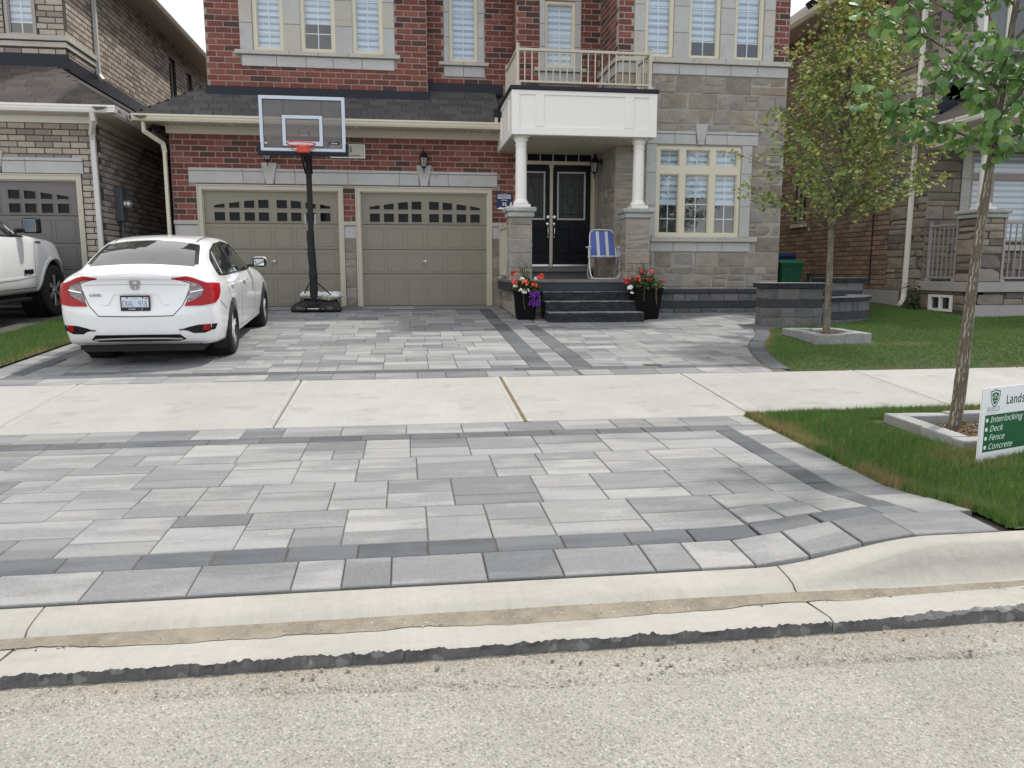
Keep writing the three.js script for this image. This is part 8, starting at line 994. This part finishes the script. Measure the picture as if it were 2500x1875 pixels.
{ // young street tree in the front lawn
  const B = V(4.08, 0.22, -5.15), S = thing('linden_tree', 'slender street tree with rough bark and broad round leaves in the front lawn', 'tree', B.toArray()), r = rngOf(57), bark = std(C(0.36, 0.325, 0.275), { map: T.bark, bumpMap: T.barkBump, bumpScale: 0.014, roughness: 0.95 });
  const tr = limb([[-0.045, -0.05, 0], [-0.02, 0.15, 0], [0.005, 0.7, 0], [0.03, 1.3, 0], [0.075, 1.9, 0], [0.12, 2.3, -0.02], [0.17, 2.8, -0.03], [0.22, 3.6, 0], [0.25, 4.6, 0.05]], 0.049, 0.008, 14, 60); { const p = tr.attributes.position, n = tr.attributes.normal; for (let i = 0; i < p.count; i++) { const a = Math.atan2(p.getZ(i), p.getX(i) - 0.02) / 6.283 + 0.5, k = (fbm(a, p.getY(i) / 5 + 0.1, 10, 30, 3, 91) - 0.5) * 0.010; p.setXYZ(i, p.getX(i) + n.getX(i) * k, p.getY(i), p.getZ(i) + n.getZ(i) * k); } tr.computeVertexNormals(); } mesh('trunk', tr, bark, S);
  const wood = [], items = [], tones = [C(0.11, 0.235, 0.05), C(0.085, 0.19, 0.045), C(0.15, 0.28, 0.065), C(0.22, 0.34, 0.085), C(0.065, 0.15, 0.042), C(0.40, 0.36, 0.07)];
  const crown = new THREE.Group(); const leafAt = p => { const sc = rr(0.058, 0.098, r), Q = new THREE.Quaternion().setFromEuler(new THREE.Euler(rr(0.1, 1.9, r), r() * 6.28, rr(-0.9, 0.9, r), 'YXZ')); items.push({ parent: S, g: leafSizes[Math.floor(r() * 4)], m: new THREE.Matrix4().compose(p, Q, V(1, 1, 1)), t: pick([0, 0, 0, 1, 1, 2, 2, 3, 4, r() < 0.15 ? 5 : 1], r), area: sc }); };
  const leafSizes = [0.050, 0.062, 0.074, 0.088].map(s => { const g = roundLeaf.clone(); g.scale(s, s, s); return g; });
  const branch = (pts, n, r0 = 0.011, twigs = 4) => { wood.push(limb(pts, r0, 0.0025, 6, 12)); const c = new THREE.CatmullRomCurve3(pts.map(p => V(...p))); for (let k = 0; k < n * 1.3; k++) { const t = Math.min(1, rr(0.12, 1.03, r)), p = c.getPointAt(t); p.add(V(rr(-0.09, 0.09, r), rr(-0.11, 0.07, r), rr(-0.10, 0.10, r))); leafAt(p); } for (let k = 0; k < twigs; k++) { const p = c.getPointAt(rr(0.3, 0.95, r)), e = p.clone().add(V(rr(-0.2, 0.2, r), rr(-0.05, 0.24, r), rr(-0.22, 0.22, r))); wood.push(limb([p, p.clone().lerp(e, 0.5).add(V(0, 0.015, 0)), e], 0.004, 0.0015, 5, 4)); for (let j = 0; j < 8; j++) { const q = p.clone().lerp(e, rr(0.15, 1.05, r)).add(V(rr(-0.06, 0.06, r), rr(-0.08, 0.05, r), rr(-0.06, 0.06, r))); leafAt(q); } } };
  branch([[0.10, 2.08, 0], [-0.15, 2.14, 0.05], [-0.5, 2.24, 0.08], [-0.98, 2.42, 0.05]], 44, 0.012, 7); branch([[0.14, 2.45, 0], [-0.05, 2.55, 0.02], [-0.5, 2.78, 0.05], [-1.05, 2.98, 0.05]], 46, 0.013, 7); branch([[0.13, 2.4, 0], [0.02, 2.7, 0.06], [-0.12, 3.0, 0.08], [-0.3, 3.4, 0.1]], 40, 0.012, 5);
  branch([[0.11, 2.12, 0], [0.3, 2.2, 0.1], [0.55, 2.36, 0.12]], 34, 0.010, 4); branch([[0.14, 2.5, 0], [0.4, 2.7, 0.0], [0.8, 3.0, -0.05]], 40, 0.012, 5); branch([[0.12, 2.3, 0], [0.1, 2.5, 0.3], [0.05, 2.7, 0.55]], 26, 0.009, 3); branch([[0.12, 2.35, 0], [0.1, 2.55, -0.3], [0.1, 2.8, -0.6]], 34, 0.010, 4); branch([[0.16, 2.7, 0], [-0.1, 3.0, -0.2], [-0.4, 3.25, -0.35]], 34, 0.010, 4); branch([[0.1, 2.05, 0], [-0.06, 2.1, 0.22], [-0.2, 2.2, 0.36]], 20, 0.008, 2);
  branch([[0.17, 2.8, 0], [0.45, 3.2, 0.2], [0.7, 3.7, 0.3]], 40, 0.011, 4); branch([[0.2, 3.3, 0], [-0.1, 3.7, 0.2], [-0.5, 4.1, 0.2]], 40, 0.010, 4); branch([[0.22, 3.5, 0], [0.35, 3.9, -0.3], [0.5, 4.3, -0.5]], 40, 0.010, 4); branch([[0.2, 3.0, 0], [0.1, 3.4, -0.3], [0.0, 3.8, -0.6]], 40, 0.010, 4); branch([[0.23, 4.0, 0], [0.3, 4.5, 0.1], [0.25, 5.0, 0.1]], 40, 0.010, 4);
  for (let i = 0; i < 90; i++) leafAt(V(0.12 + rr(-0.16, 0.2, r), rr(2.05, 2.7, r), rr(-0.16, 0.2, r)));
  const br = mesh('branches', wood, bark, S); br.userData.kind = 'stuff';
  pieces(S, 'leaf', items, tones, new THREE.MeshPhysicalMaterial({ color: W1, roughness: 0.6, transmission: 0.25, thickness: 0, side: THREE.DoubleSide }));
}
{ // weeds against the porch of the brown house
  const S = thing('weed_clump', 'dark green leafy weed growing by the small basement window', 'plant', [9.80, 0.60, -13.86]), r = rngOf(66), gs = [], st = []; for (let i = 0; i < 9; i++) { const a = r() * 6.28, h = rr(0.25, 0.75, r), t = rr(0.03, 0.16, r); const c = [V(0, 0, 0), V(Math.cos(a) * t * 0.4, h * 0.5, Math.sin(a) * t * 0.4), V(Math.cos(a) * t, h, Math.sin(a) * t)]; st.push(limb(c, 0.006, 0.002, 5, 6)); const cv = new THREE.CatmullRomCurve3(c); for (let k = 0; k < 16; k++) { const p = cv.getPointAt(rr(0.2, 1, r)), g = leafGeo(rr(0.08, 0.14, r), rr(0.03, 0.05, r)); at(g, p.x, p.y, p.z, rr(-0.4, 0.6, r), r() * 6.28, rr(-0.4, 0.4, r)); const q = rr(0.6, 1.2, r); gs.push(tint(g, C(0.03 * q, 0.085 * q, 0.022 * q))); } } const f = mesh('foliage', gs, leafMat, S); f.userData.kind = 'stuff'; const s = mesh('stems', st, std(C(0.06, 0.09, 0.03)), S); s.userData.kind = 'stuff';
}
scene.traverse(o => { if (o.isMesh) { o.castShadow = true; o.receiveShadow = true; } });
renderer.render(scene, camera);
